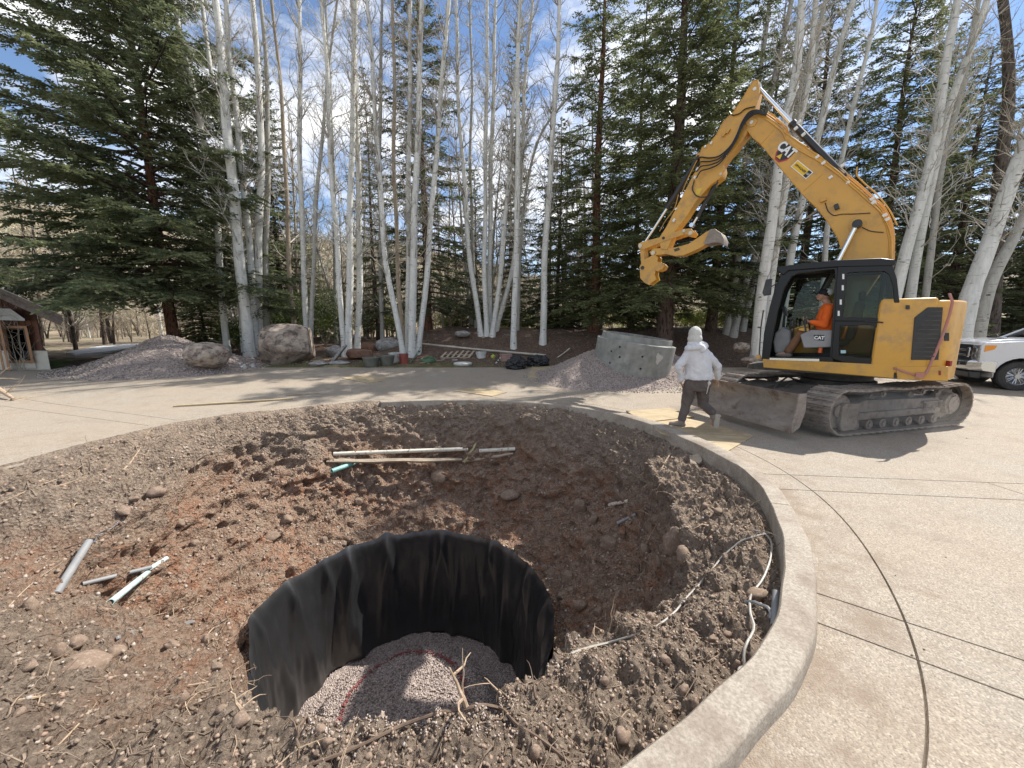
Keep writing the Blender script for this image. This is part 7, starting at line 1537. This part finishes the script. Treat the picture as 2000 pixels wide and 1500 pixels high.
M['orange'] = mat('orange_hoodie', (.80, .145, .015), .85, col2=(.70, .11, .012), nsc=3, bump=.2, bsc=40); M['brownpants'] = mat('brown_work_trousers', (.17, .085, .045), .9, col2=(.23, .12, .065), nsc=5, bump=.3, bsc=40); M['sole'] = mat('boot_sole', (.35, .32, .28), .9); M['hair'] = mat('dark_hair', (.02, .014, .01), .8); M['cap'] = mat('black_cap', (.012, .012, .014), .8); M['capmesh'] = mat('white_cap_mesh', (.50, .50, .50), .8); M['glove'] = mat('dark_glove', (.05, .045, .045), .8, col2=(.12, .11, .10), nsc=8)
# --- the walking worker, seen from behind
ft = gnd(1324, 838); Y0 = ft.y + .12
def q_(px, py, dy=0): return atY(px, py, Y0 + dy)
wk = tag(empty('person', (q_(1360, 740).x, Y0, 0)), 'worker in pale grey hoodie and knit hood walking away past the ring', 'person')
hd = q_(1357, 652); nk = q_(1359, 672, -.02); shL, shR = q_(1339, 690), q_(1385, 691); elL, elR = q_(1325, 716, -.04), q_(1402, 716, .04); wrL, wrR = q_(1330, 744, .03), q_(1401, 741, .12)
hpL, hpR = q_(1350, 752), q_(1373, 752); knL, knR = q_(1340, 790, .05), q_(1373, 790, .02); anL = Vector((q_(1331, 828, .0).x, Y0 + .0, .10)); anR = q_(1392, 812, -.30)
mb = MB(); ball(mb, hd, .095, .82, 1, 1.12); ball(mb, hd + Vector((0, .045, -.045)), .06, .9, 1, 1); ball(mb, hd + Vector((0, .105, -.01)), .016, .8, 1.2, 1.2)
for s in (-1, 1): ball(mb, hd + Vector((s * .08, .0, -.01)), .022, .5, 1, 1.3); ball(mb, hd + Vector((s * .032, .085, .02)), .012)
chain(mb, [hd - Vector((0, 0, .06)), nk], [.055, .06]); tor = [(q_(1362, 752), .15, .11), (q_(1363, 735), .14, .10), (q_(1362, 712), .15, .10), (q_(1362, 692), .17, .11), (q_(1361, 680), .14, .09), (q_(1360, 672), .06, .06)]; loft(mb, tor)
for s, (sh, el, wr) in ((-1, (shL, elL, wrL)), (1, (shR, elR, wrR))):
    chain(mb, [sh, el, wr], [.044, .036, .026]); hand(mb, wr, (wr - el) + Vector((0, .02, -.05)), 1 if s < 0 else 1, Vector((.3, 1, 0)), curl=.55)
chain(mb, [hpL, knL, anL], [.085, .055, .042]); chain(mb, [hpR, knR, anR], [.085, .055, .042])
chain(mb, [anL, anL + Vector((-.15, .10, -.05))], [.04, .03]); chain(mb, [anR, anR + Vector((.02, .03, -.16))], [.04, .03]); body = fuse(mb, 'body', M['skin'], wk, .009, 2)
mb = MB(); loft(mb, [(q_(1364, 741), .258, .18), (q_(1364, 736), .26, .18), (q_(1364, 728), .245, .17), (q_(1363, 712), .24, .17), (q_(1362, 698), .245, .17), (q_(1361, 688), .245, .16), (q_(1360, 681), .20, .14), (q_(1360, 672), .10, .10)])
chain(mb, [shL + Vector((.03, 0, -.02)), elL, wrL + Vector((0, 0, .02))], [.080, .068, .048]); chain(mb, [shR + Vector((-.03, 0, -.02)), elR, wrR + Vector((0, 0, .02))], [.080, .068, .048])
# hood lying over the shoulders
for a in np.linspace(0, 2 * math.pi, 14, endpoint=False): ball(mb, nk + Vector((.155 * math.cos(a), .10 * math.sin(a) - .03, -.05 + .025 * math.cos(a))), .055)
for a in np.linspace(0, 2 * math.pi, 12, endpoint=False): ball(mb, nk + Vector((.10 * math.cos(a), .08 * math.sin(a) - .02, .005)), .055)
chain(mb, [nk + Vector((.0, -.12, -.03)), nk + Vector((.10, -.13, -.07)), nk + Vector((.05, -.15, -.10))], [.06, .05, .045])
h_ = fuse(mb, 'hoodie', M['hoodie'], wk, .011, 4, .040)
mb = MB(); ball(mb, hd + Vector((0, -.01, .0)), .126, .90, 1.0, 1.14); ball(mb, hd + Vector((.0, -.02, -.09)), .135, .95, 1, .9); fuse(mb, 'hood', M['hood'], wk, .01, 6, .0)
mb = MB(); loft(mb, [(q_(1363, 733), .20, .15), (q_(1363, 742), .23, .165), (q_(1362, 752), .235, .17), (q_(1362, 762), .20, .16)]); chain(mb, [hpL + Vector((-.02, 0, 0)), knL, anL + Vector((0, 0, .07))], [.125, .092, .072]); chain(mb, [hpR, knR, anR + Vector((-.01, 0, .06))], [.12, .09, .072]); fuse(mb, 'trousers', M['trousers'], wk, .011, 4, .036)
mb = MB(); chain(mb, [anL + Vector((0, 0, .06)), anL + Vector((0, 0, -.03))], [.062, .062]); chain(mb, [anL + Vector((.02, -.02, -.045)), anL + Vector((-.16, .09, -.055))], [.05, .042]); fuse(mb, 'boot', M['boot'], wk, .008, 3)
mb = MB(); chain(mb, [anR + Vector((0, 0, .05)), anR + Vector((.01, -.02, -.02))], [.062, .064]); chain(mb, [anR + Vector((.03, -.05, .0)), anR + Vector((.04, -.03, -.17))], [.056, .045]); fuse(mb, 'boot', M['boot'], wk, .008, 3)
mb = MB(); mb.prism([(-.045, -.20), (.045, -.20), (.05, -.05), (.04, .05), (-.04, .05), (-.05, -.05)], -.01, .01); mb2 = MB(Matrix.Translation(anR + Vector((.035, -.095, -.0))) @ Matrix.Rotation(.12, 4, 'X')); mb2.prism([(-.040, -.21), (.040, -.21), (.05, -.12), (.036, -.03), (.044, .05), (-.044, .05), (-.036, -.03), (-.05, -.12)], -.012, .012); mb2.build('boot_sole', M['sole'], wk, bevel=.006)
# small print on the back of the hoodie
V, Fs = text_mesh('- - - - - -', .05, .002); c0 = q_(1362, 691, -.205)
# white rag hanging at the hip
mb = MB(); r0_ = q_(1385, 748, -.14); mb.tube([r0_ + Vector((0, 0, .04)), r0_, r0_ + Vector((-.01, 0, -.05)), r0_ + Vector((-.03, 0, -.20))], [.012, .035, .012, .005], 7); o = mb.build('rag', M['hood'], wk)
# --- the driver in the cab
DO = .80
def d_(px, py, do=0): a = up(px, py, DO + do); return MU @ Vector((a[0], DO + do, a[1]))
dv = tag(empty('person', d_(1612, 655)), 'seated excavator driver in orange hoodie, brown trousers and cap', 'person')
hd = d_(1608, 577); nk = d_(1618, 596, 0); hp = d_(1613, 655); f_, l_ = EF, EL; Z = Vector((0, 0, 1))
shs = [(nk + Z * -.07 + l_ * s * .17 - f_ * .02) for s in (1, -1)]; els = [d_(1611, 635, .19), d_(1611, 635, -.19)]; wrs = [d_(1583, 628, .20), d_(1583, 630, -.20)]
kns = [d_(1567, 650, .13), d_(1567, 650, -.11)]; ans = [d_(1539, 690, .10), d_(1541, 690, -.10)]; hps = [hp + l_ * .09, hp - l_ * .09]
mb = MB(); ball(mb, hd, .095, .95, .95, 1.15); ball(mb, hd + f_ * .04 - Z * .05, .06); ball(mb, hd + f_ * .10 - Z * .01, .015, 1, 1, 1.4); ball(mb, hd + f_ * .085 - Z * .055, .022, 1, 1, .6)
for s in (1, -1): ball(mb, hd + l_ * s * .085 - Z * .01, .022, .7, .7, 1.3); ball(mb, hd + f_ * .08 + l_ * s * .03 + Z * .02, .013)
chain(mb, [hd - Z * .05 - f_ * .01, nk], [.055, .055]); loft(mb, [(hp, .16, .11), (hp + Z * .2, .14, .10), (nk - Z * .1, .17, .10), (nk - Z * .02, .07, .06)], X=l_, Y=f_)
for k in (0, 1):
    chain(mb, [shs[k], els[k], wrs[k]], [.05, .042, .028]); hand(mb, wrs[k], (wrs[k] - els[k]), 1, l_, curl=.9); chain(mb, [hps[k], kns[k], ans[k]], [.08, .055, .04]); chain(mb, [ans[k], ans[k] + f_ * .16 - Z * .02], [.038, .03])
fuse(mb, 'body', M['skin'], dv, .009, 2)
mb = MB(); loft(mb, [(hp - Z * .04, .20, .17), (hp + Z * .1, .20, .17), (nk - Z * .25, .215, .165), (nk - Z * .10, .21, .14), (nk - Z * .02, .12, .11), (nk + Z * .03, .08, .08)], X=l_, Y=f_)
for k in (0, 1): chain(mb, [shs[k], els[k], wrs[k] - (wrs[k] - els[k]) * .12], [.082, .07, .048])
ball(mb, nk - f_ * .10 - Z * .03, .10, 1, 1, .8); fuse(mb, 'hoodie', M['orange'], dv, .011, 3, .018)
mb = MB(); loft(mb, [(hp - Z * .07, .18, .16), (hp + Z * .03, .19, .16)], X=l_, Y=f_)
for k in (0, 1): chain(mb, [hps[k], kns[k], ans[k] + Z * .05], [.11, .085, .075])
fuse(mb, 'trousers', M['brownpants'], dv, .011, 3, .018)
for k in (0, 1): mb = MB(); chain(mb, [ans[k] + Z * .03, ans[k] - Z * .03], [.055, .055]); chain(mb, [ans[k] - Z * .04 - f_ * .02, ans[k] - Z * .045 + f_ * .17], [.05, .04]); fuse(mb, 'boot', M['boot'], dv, .009, 2)
mb = MB(); 
for t in np.linspace(0, 1, 5): ball(mb, hd - f_ * .02 + Z * .045, .108, .98, .98, .85)
cp2 = fuse(mb, 'cap', M['cap'], dv, .009, 2)
mb = MB(); c0 = hd + Z * .045; P = [c0 + f_ * (.08 + .10 * math.cos(a)) + l_ * .085 * math.sin(a) for a in np.linspace(-math.pi / 2, math.pi / 2, 9)]; n = len(P); mb.add([p + Z * z for z in (0, .012) for p in P], [tuple(range(n)), tuple(range(2 * n - 1, n - 1, -1))] + [(i, (i + 1) % n, n + (i + 1) % n, n + i) for i in range(n)]); mb.build('cap_brim', M['cap'], cp2)
mb = MB(); ball(mb, hd - f_ * .048 + Z * .052, .095, .98, .98, .85); mb.build('cap_back', M['capmesh'], cp2); mb = MB(); ball(mb, hd + f_ * .05 - Z * .07, .045, 1, 1.1, .8); mb.build('beard', M['hair'], dv)
# ------------------------------------------------------------------ pickup truck
TH = Vector((-.91, .41, 0)).normalized(); TLf = Vector((-TH.y, TH.x, 0)); wg = gnd(1992, 765); wg.y += .1; TO = wg - TLf * .95
MP = Matrix.Translation(TO) @ Matrix((TH, TLf, Vector((0, 0, 1)))).transposed().to_4x4()
M['white_paint'] = mat('white_car_paint', (.62, .63, .65), .22, coat=.6, dirt=(.45, .43, .40), dirt_sc=2, dirt_lo=.55, dirt_hi=.9); M['lamp'] = mat('headlight_glass', (.55, .57, .58), .12, metal=.4, col2=(.2, .2, .2), nsc=9); M['amber'] = mat('amber_lens', (.75, .28, .02), .25); M['rim'] = mat('alloy_rim', (.42, .42, .43), .3, metal=.8)
trk = tag(empty('pickup_truck', TO), 'white pickup truck with chrome bumper parked behind the excavator', 'truck')
T_ = lambda: MB(MP)
def arch(cx, r, n=14, z=.42): return [(cx + r * math.cos(a), z + r * math.sin(a)) for a in np.linspace(-.15, math.pi + .15, n)]
prof = [(.80, .62), (.86, .80), (.86, 1.28), (.80, 1.36), (-.62, 1.46), (-.70, 1.40), (-5.0, 1.42), (-5.05, .62), (-4.2, .55)] + arch(-3.62, .52)[::-1] + [(-3.0, .50), (-.65, .50)] + arch(0, .52)[::-1] + [(.56, .56)]
mb = T_(); mb.prism(prof, -1.0, 1.0); mb.build('body', M['white_paint'], trk, bevel=.045)
mb = T_(); vs = []; hp_ = [(.84, 1.30), (.80, 1.385), (.3, 1.46), (-.55, 1.50)]; mb.prism(hp_ + [(-.55, 1.42), (.78, 1.30)], -.78, .78); mb.build('hood', M['white_paint'], trk, bevel=.04)
# fender flare, greenhouse
mb = T_(); gh0 = [(-.50, 1.44), (-1.35, 1.99), (-3.05, 1.99), (-3.3, 1.44)]; n = 4; vs = [(x, s * (.93 if z < 1.6 else .76), z) for s in (-1, 1) for x, z in gh0]; mb.add(vs, [(0, 1, 2, 3), (7, 6, 5, 4), (0, 4, 5, 1), (1, 5, 6, 2), (2, 6, 7, 3), (3, 7, 4, 0)]); mb.build('cabin', M['darkglass'], trk, bevel=.03)
mb = T_(); vs = [(x, s * .78, z) for s in (-1, 1) for x, z in [(-1.30, 1.97), (-1.42, 2.03), (-3.0, 2.03), (-3.08, 1.97)]]; mb.add(vs, [(0, 1, 2, 3), (7, 6, 5, 4), (0, 4, 5, 1), (1, 5, 6, 2), (2, 6, 7, 3), (3, 7, 4, 0)]); mb.build('roof', M['white_paint'], trk, bevel=.03)
for s in (-1, 1):
    mb = T_(); mb.tube([(-.50, s * .93, 1.46), (-1.35, s * .77, 2.0)], .035, 8); mb.tube([(-2.1, s * .94, 1.44), (-2.1, s * .78, 2.0)], .04, 8); mb.build('pillar', M['white_paint'], trk)
    mb = T_(); mb.box((-.95, s * 1.12, 1.58), (.12, .22, .26)); mb.build('mirror', M['black'], trk, bevel=.03)
mb = T_(); mb.tube([(-.42, -.5, 1.5), (-.75, .1, 1.66)], .012, 5); mb.tube([(-.42, .3, 1.5), (-.75, .75, 1.66)], .012, 5); mb.build('wiper', M['black'], trk)
mb = T_(); mb.lathe([(0, 0), (.03, 0), (.03, .03), (0, .035)], (-.50, .70, 1.505), 12); mb.build('washer_nozzle', M['logo_white'], trk)
mb = T_(); mb.box((.86, 0, 1.06), (.05, 1.36, .48)); gl = mb.build('grille', M['black'], trk, bevel=.02)
for z in (.98, 1.13): mb = T_(); mb.box((.895, 0, z), (.03, 1.30, .055)); mb.build('grille_bar', M['chrome_soft'], gl, bevel=.01)
for s in (-1, 1): mb = T_(); mb.box((.90, s * .56, 1.06), (.04, .12, .30)); mb.build('grille_bracket', M['chrome_soft'], gl, bevel=.02); mb = T_(); mb.box((.915, s * .55, 1.06), (.03, .07, .20)); mb.build('grille_slot', M['black'], gl, bevel=.01)
mb = T_(); mb.prism([(.06 * math.cos(a) + .0, .035 * math.sin(a)) for a in np.linspace(0, 6.283, 20, endpoint=False)], .91, .93, 'x'); 
for s in (-1, 1):
    mb = T_(); y0, y1 = (s * .66, s * .99); mb.prism([(min(y0, y1), .86), (max(y0, y1), .86), (max(y0, y1), 1.30), (min(y0, y1), 1.30)], .72, .885, 'x'); hl_ = mb.build('headlight', M['lamp'], trk, bevel=.03)
    mb = T_(); mb.prism([(.80, 1.10), (.60, 1.18), (.56, 1.29), (.80, 1.29)], s * 1.0 - .012, s * 1.0 + .012); mb.build('side_marker', M['amber'], trk, bevel=.006)
    mb = T_(); mb.cyl((.88, s * .80, 1.14), (.90, s * .80, 1.14), .075, 16); mb.cyl((.88, s * .80, .97), (.90, s * .80, .97), .055, 16); mb.build('lamp_lens', M['chrome'], hl_)
bp2 = [(.72, .50), (.98, .55), (1.03, .64), (1.03, .80), (.96, .84), (.72, .84)]; mb = T_(); mb.prism(bp2, -.86, .86)
for s in (-1, 1): mb.add([(x - .0, s * .86, z) for x, z in bp2] + [(x - .22, s * 1.02, z) for x, z in bp2], [(i, (i + 1) % 6, 6 + (i + 1) % 6, 6 + i) for i in range(6)] + [(6, 7, 8, 9, 10, 11)])
bm_ = mb.build('bumper', M['chrome_soft'], trk, bevel=.012); mb = T_(); mb.box((1.035, 0, .72), (.012, .95, .10)); mb.build('air_intake', M['black'], bm_, bevel=.004)
for s in (-1, 1): mb = T_(); mb.box((1.035, s * .68, .73), (.012, .24, .085)); mb.build('fog_lamp', M['black'], bm_, bevel=.01)
mb = T_(); mb.prism([(.70, .30), (.95, .32), (.98, .52), (.70, .52)], -.88, .88); mb.build('air_dam', M['black'], trk, bevel=.03)
mb = T_(); mb.box((-2.2, 0, .42), (5.4, 1.5, .22)); mb.build('chassis', M['black'], trk)
for cx in (0, -3.62):
    for s in (-1, 1):
        w = empty('wheel', Vector((0, 0, 0))); w.parent = trk; R = Matrix.Rotation(-math.pi / 2 * s, 3, 'X'); c = (cx, s * .80, .42)
        mb = T_(); mb.lathe([(.24, -.13), (.30, -.14), (.39, -.13), (.415, -.10), (.42, 0), (.415, .10), (.39, .13), (.30, .145), (.25, .13), (.24, .1)], c, 44, R, closed=True); mb.build('tyre', M['rubber'], w)
        mb = T_(); mb.lathe([(.24, .12), (.25, .135), (.235, .12), (.21, .02), (.05, .06), (.0, .06)], c, 40, R)
        for k in range(16):
            a = 2 * math.pi * k / 16 + (.06 if k % 2 else -.06); d = Vector((math.cos(a), math.sin(a), 0)); P = [R @ (d * .06 + Vector((0, 0, .10))), R @ (d * .225 + Vector((0, 0, .115)))]; mb.tube([Vector(c) + P[0], Vector(c) + P[1]], [.02, .016], 6)
        mb.cyl(Vector(c) + R @ Vector((0, 0, .05)), Vector(c) + R @ Vector((0, 0, .15)), .065, 18); mb.build('rim', M['rim'], w)
# ------------------------------------------------------------------ cabin at the left
hg = gnd(99, 722); HY = hg.y; M['redwood'] = mat('red_brown_boards', (.085, .04, .028), .85, col2=(.17, .075, .05), nsc=2, stretch=(8, 8, 1), dirt=(.07, .03, .022), dirt_sc=3, bump=.4); M['oldwall'] = mat('pale_cabin_base', (.46, .44, .38), .9, col2=(.54, .52, .46), nsc=2, bump=.2); M['roofing'] = mat('dark_shingle_roof', (.07, .055, .05), .9, col2=(.13, .11, .095), nsc=7, bump=.5); M['orangewood'] = mat('orange_window_wood', (.34, .19, .09), .7, col2=(.26, .13, .06), nsc=3, stretch=(9, 9, 1)); M['tin'] = mat('grey_tin', (.20, .20, .20), .5, col2=(.28, .28, .27), nsc=4, metal=.3)
hs = tag(empty('cabin', (hg.x, HY, hg.z)), 'small red brown board cabin with pale base at the left edge', 'cabin')
h2 = lambda px, py: (lambda p: (p.x, p.z))(atY(px, py, HY)); gzv = hg.z
HM = Matrix(((1, -1.30, 0, 1.30 * HY), (0, 1, 0, 0), (0, 0, 1, 0), (0, 0, 0, 1))); XR = hg.x; XL = XR - 6.5; zb = h2(99, 685)[1]; zeave = h2(92, 618)[1]
rk0, rk1 = h2(0, 566), h2(117, 617); slope = (rk0[1] - rk1[1]) / (rk0[0] - rk1[0]); XM = XR - 4.4; zr = lambda x: rk1[1] + slope * (x - rk1[0]) if x > XM else rk1[1] + slope * (XM - rk1[0]) - slope * (x - XM) * -1 * -1 if False else rk1[1] + slope * (2 * XM - x - rk1[0])
def zroof(x): return rk1[1] + slope * ((x if x > XM else 2 * XM - x) - rk1[0])
XL2 = 2 * XM - XR
mb = MB(HM); mb.box(((XR + XL2) / 2, HY + 2, (gzv + zb) / 2 - .1), (XR - XL2, 4, zb - gzv + .2)); mb.build('base_wall', M['oldwall'], hs, bevel=.01)
mb = MB(HM); mb.prism([(XL2 + .12, zb), (XR - .12, zb), (XR - .12, zroof(XR - .12) - .12), (XM, zroof(XM) - .12), (XL2 + .12, zroof(XL2 + .12) - .12)], HY + .10, HY + 3.9); mb.build('wall', M['redwood'], hs)
x = XR - .14; rr_ = random.Random(2); 
w0, w1 = h2(22, 705), h2(62, 642); wx0, wx1 = w0[0], w1[0]
while x > XL2 + .2:
    zt = zroof(x - .12) - .16; z0h = zb + .003
    if x - .2 < wx1 + .05 and x > wx0 - .05: z0h = h2(40, 637)[1]
    mb = MB(HM); mb.box((x - .12, HY + .085, (z0h + zt) / 2), (.22, .03, zt - z0h)); mb.build('board', M['redwood'], hs, bevel=.004); x -= .235 + rr_.uniform(0, .01)
th_ = .10
for sg in (1, -1):
    xa, xb = (rk1[0] + .0, XM) if sg == 1 else (2 * XM - rk1[0], XM); za, zb2 = zroof(xa if sg == 1 else xa), zroof(XM)
    mb = MB(HM); mb.prism([(xa, za), (xb, zb2), (xb, zb2 - .16), (xa, za - .16)], HY - .75, HY + 4.4); r_ = mb.build('roof', M['roofing'], hs, bevel=.01)
    mb = MB(HM); mb.prism([(xa + .02 * sg, za - .17), (xb, zb2 - .17), (xb, zb2 - .36), (xa - .1 * sg, za - .36)], HY - .72, HY - .66); mb.build('barge_board', M['roofing'], r_, bevel=.004)
    mb = MB(HM); mb.prism([(xa - .02 * sg, za + .025), (xb, zb2 + .025), (xb, zb2 + .0), (xa - .02 * sg, za + .0)], HY - .80, HY - .60); mb.build('flashing', M['tin'], r_)
# window
wt = empty('window', Vector((0, 0, 0))); wt.parent = hs
wo = [h2(22, 705), h2(62, 703), h2(58, 640), h2(18, 640)]; X0, X1 = h2(21, 700)[0], h2(62, 700)[0]; Z0, Z1 = h2(40, 704)[1], h2(40, 641)[1]
for bx in [((X0 + X1) / 2, Z1 + .04, X1 - X0 + .10, .10), ((X0 + X1) / 2, Z0 - .04, X1 - X0 + .16, .09), (X0, (Z0 + Z1) / 2, .10, Z1 - Z0), (X1, (Z0 + Z1) / 2, .12, Z1 - Z0)]: mb = MB(HM); mb.box((bx[0], HY - .02, bx[1]), (bx[2], .16, bx[3])); mb.build('frame', M['orangewood'], wt, bevel=.006)
mb = MB(HM); mb.box(((X0 + X1) / 2, HY + .01, (Z0 + Z1) / 2), (X1 - X0 - .1, .02, Z1 - Z0 - .01)); mb.build('pane', M['darkglass'], wt)
for bx in [((X0 + X1) / 2, Z1 - .04, X1 - X0 - .1, .05), ((X0 + X1) / 2, Z0 + .04, X1 - X0 - .1, .05), (X0 + .08, (Z0 + Z1) / 2, .05, Z1 - Z0), (X1 - .09, (Z0 + Z1) / 2, .05, Z1 - Z0), ((X0 + X1) / 2, Z0 + (Z1 - Z0) * .55, X1 - X0 - .1, .035)]: mb = MB(HM); mb.box((bx[0], HY - .015, bx[1]), (bx[2], .05, bx[3])); mb.build('sash', M['black'], wt, bevel=.004)
mb = MB(HM); mb.box(((X0 + X1) / 2 + .0, HY + .03, (gzv + Z0) / 2), (X1 - X0 + .2, .12, Z0 - gzv - .1)); mb.build('apron', M['oldwall'], hs, bevel=.01)
az_ = h2(0, 610)[1]; x1_ = h2(48, 622); mb = MB(HM); mb.prism([(XL2, az_ + .25), (x1_[0] - .45, az_ + .12), (x1_[0], x1_[1] - .02), (x1_[0], x1_[1] - .10), (XL2, az_ - .05)], HY - .55, HY + .06); mb.build('awning', M['tin'], hs, bevel=.01)
for px in (2, 12): c = h2(px, 690); mb = MB(HM); mb.box((c[0], HY - .28, (gzv + az_) / 2), (.10, .10, az_ - gzv)); mb.build('post', M['orangewood'], hs, bevel=.006)
# bare climbing shrub in front of the cabin corner
rs_ = np.random.RandomState(12); out = []; 
for k in range(7): a = rs_.uniform(-1.1, 1.1); branchlets(rs_, np.array([.05 * k - .25, 0, 0]), np.array([math.sin(a) * .35, -.05, 1]), rs_.uniform(1.4, 2.6), .014, 2, out)
for k in range(9): branchlets(rs_, np.array([rs_.uniform(-.8, .7), -.1, rs_.uniform(1.5, 2.7)]), np.array([rs_.uniform(-1, 1), -.2, rs_.uniform(-.3, .5)]), rs_.uniform(.6, 1.2), .012, 2, out)
V, Fq = tubes_np(out, 4); g = gnd(72, 722); t = tag(empty('bare_shrub', Vector((g.x, HY - .35, g.z))), 'bare climbing shrub in front of the cabin corner', 'shrub'); link('stems', np_mesh('stems', V, Fq), M['twig'], t)
# distant house half hidden in the woods
M['farwall'] = mat('tan_far_wall', (.50, .36, .22), .9); M['farroof'] = mat('snowy_far_roof', (.62, .62, .64), .8)
fy = 60.0; f2 = lambda px, py: (lambda p: (p.x, p.z))(atY(px, py, fy)); fh = tag(empty('far_house', (f2(45, 560)[0], fy, 5)), 'distant tan house with pale roof on the hillside above the cabin', 'house')
mb = MB(); mb.prism([f2(10, 620), f2(66, 620), f2(66, 548), f2(55, 530), f2(10, 530)], fy, fy + 8); mb.build('wall', M['farwall'], fh); mb = MB(); mb.prism([f2(0, 545), f2(44, 545), f2(58, 522), f2(5, 520)], fy - 1, fy - .3); mb.prism([f2(44, 548), f2(58, 524), f2(72, 552), f2(69, 553), f2(58, 530), f2(47, 549)], fy - 1.2, fy + 8); mb.build('roof', M['farroof'], fh)
# leaves and twigs on the driveway (stuff)
r = np.random.RandomState(18); P = []; S = []
for k in range(420):
    x, y = r.uniform(-12, 9), r.uniform(.5, 15.5); a = math.atan2(y - HC.y, x - HC.x)
    if math.hypot(x - HC.x, y - HC.y) < float(R_out(a)) + .06: continue
    if r.rand() < .6 and math.hypot(x - HC.x, y - HC.y) > float(R_out(a)) + 1.5: continue
    s = r.uniform(.004, .014); P.append((x, y, gz(x, y) + s * .3)); S.append(s)
o = scatter('driveway_crumbs', np.array(P), np.array(S), 1, [M['clod'], M['peb_c'], M['root']], 9, .5); tag(o, 'soil crumbs spilled on the driveway beside the kerb', 'crumbs', kind='stuff')

# ------------------------------------------------------------------ dust kicked up by the tracks
m = bpy.data.materials.new('dust'); m.use_nodes = True; t = m.node_tree; t.nodes.clear(); o_ = t.nodes.new('ShaderNodeOutputMaterial'); pv = t.nodes.new('ShaderNodeVolumePrincipled'); pv.inputs['Color'].default_value = (.80, .74, .66, 1); pv.inputs['Anisotropy'].default_value = .2
tc_ = t.nodes.new('ShaderNodeTexCoord'); nn = t.nodes.new('ShaderNodeTexNoise'); nn.inputs['Scale'].default_value = 1.6; nn.inputs['Detail'].default_value = 3; t.links.new(tc_.outputs['Object'], nn.inputs['Vector'])
sx_ = t.nodes.new('ShaderNodeVectorMath'); sx_.operation = 'LENGTH'; mpd = t.nodes.new('ShaderNodeMapping'); mpd.inputs['Scale'].default_value = (1 / 2.2, 1 / 1.2, 1 / .75); t.links.new(tc_.outputs['Object'], mpd.inputs[0]); t.links.new(mpd.outputs[0], sx_.inputs[0])
f_ = t.nodes.new('ShaderNodeMapRange'); f_.inputs[1].default_value = 1; f_.inputs[2].default_value = .1; f_.inputs[3].default_value = 0; f_.inputs[4].default_value = 1; t.links.new(sx_.outputs['Value'], f_.inputs[0])
g_ = t.nodes.new('ShaderNodeMapRange'); g_.inputs[1].default_value = .42; g_.inputs[2].default_value = .72; t.links.new(nn.outputs['Fac'], g_.inputs[0]); ml_ = t.nodes.new('ShaderNodeMath'); ml_.operation = 'MULTIPLY'; t.links.new(f_.outputs[0], ml_.inputs[0]); t.links.new(g_.outputs[0], ml_.inputs[1])
mk_ = t.nodes.new('ShaderNodeMath'); mk_.operation = 'MULTIPLY'; mk_.inputs[1].default_value = 1.5; t.links.new(ml_.outputs[0], mk_.inputs[0]); t.links.new(mk_.outputs[0], pv.inputs['Density']); t.links.new(pv.outputs[0], o_.inputs['Volume']); M['dust'] = m
c_ = gnd(1600, 842); mb = MB(); R = Matrix.Rotation(math.atan2(.247, .969), 3, 'Z'); mb.box(c_ + Vector((.1, -.1, .42)), (4.4, 2.2, .80), R); o = mb.build('dust_cloud', M['dust']); tag(o, 'thin pale dust hanging round the excavator tracks and blade', 'dust', kind='stuff')
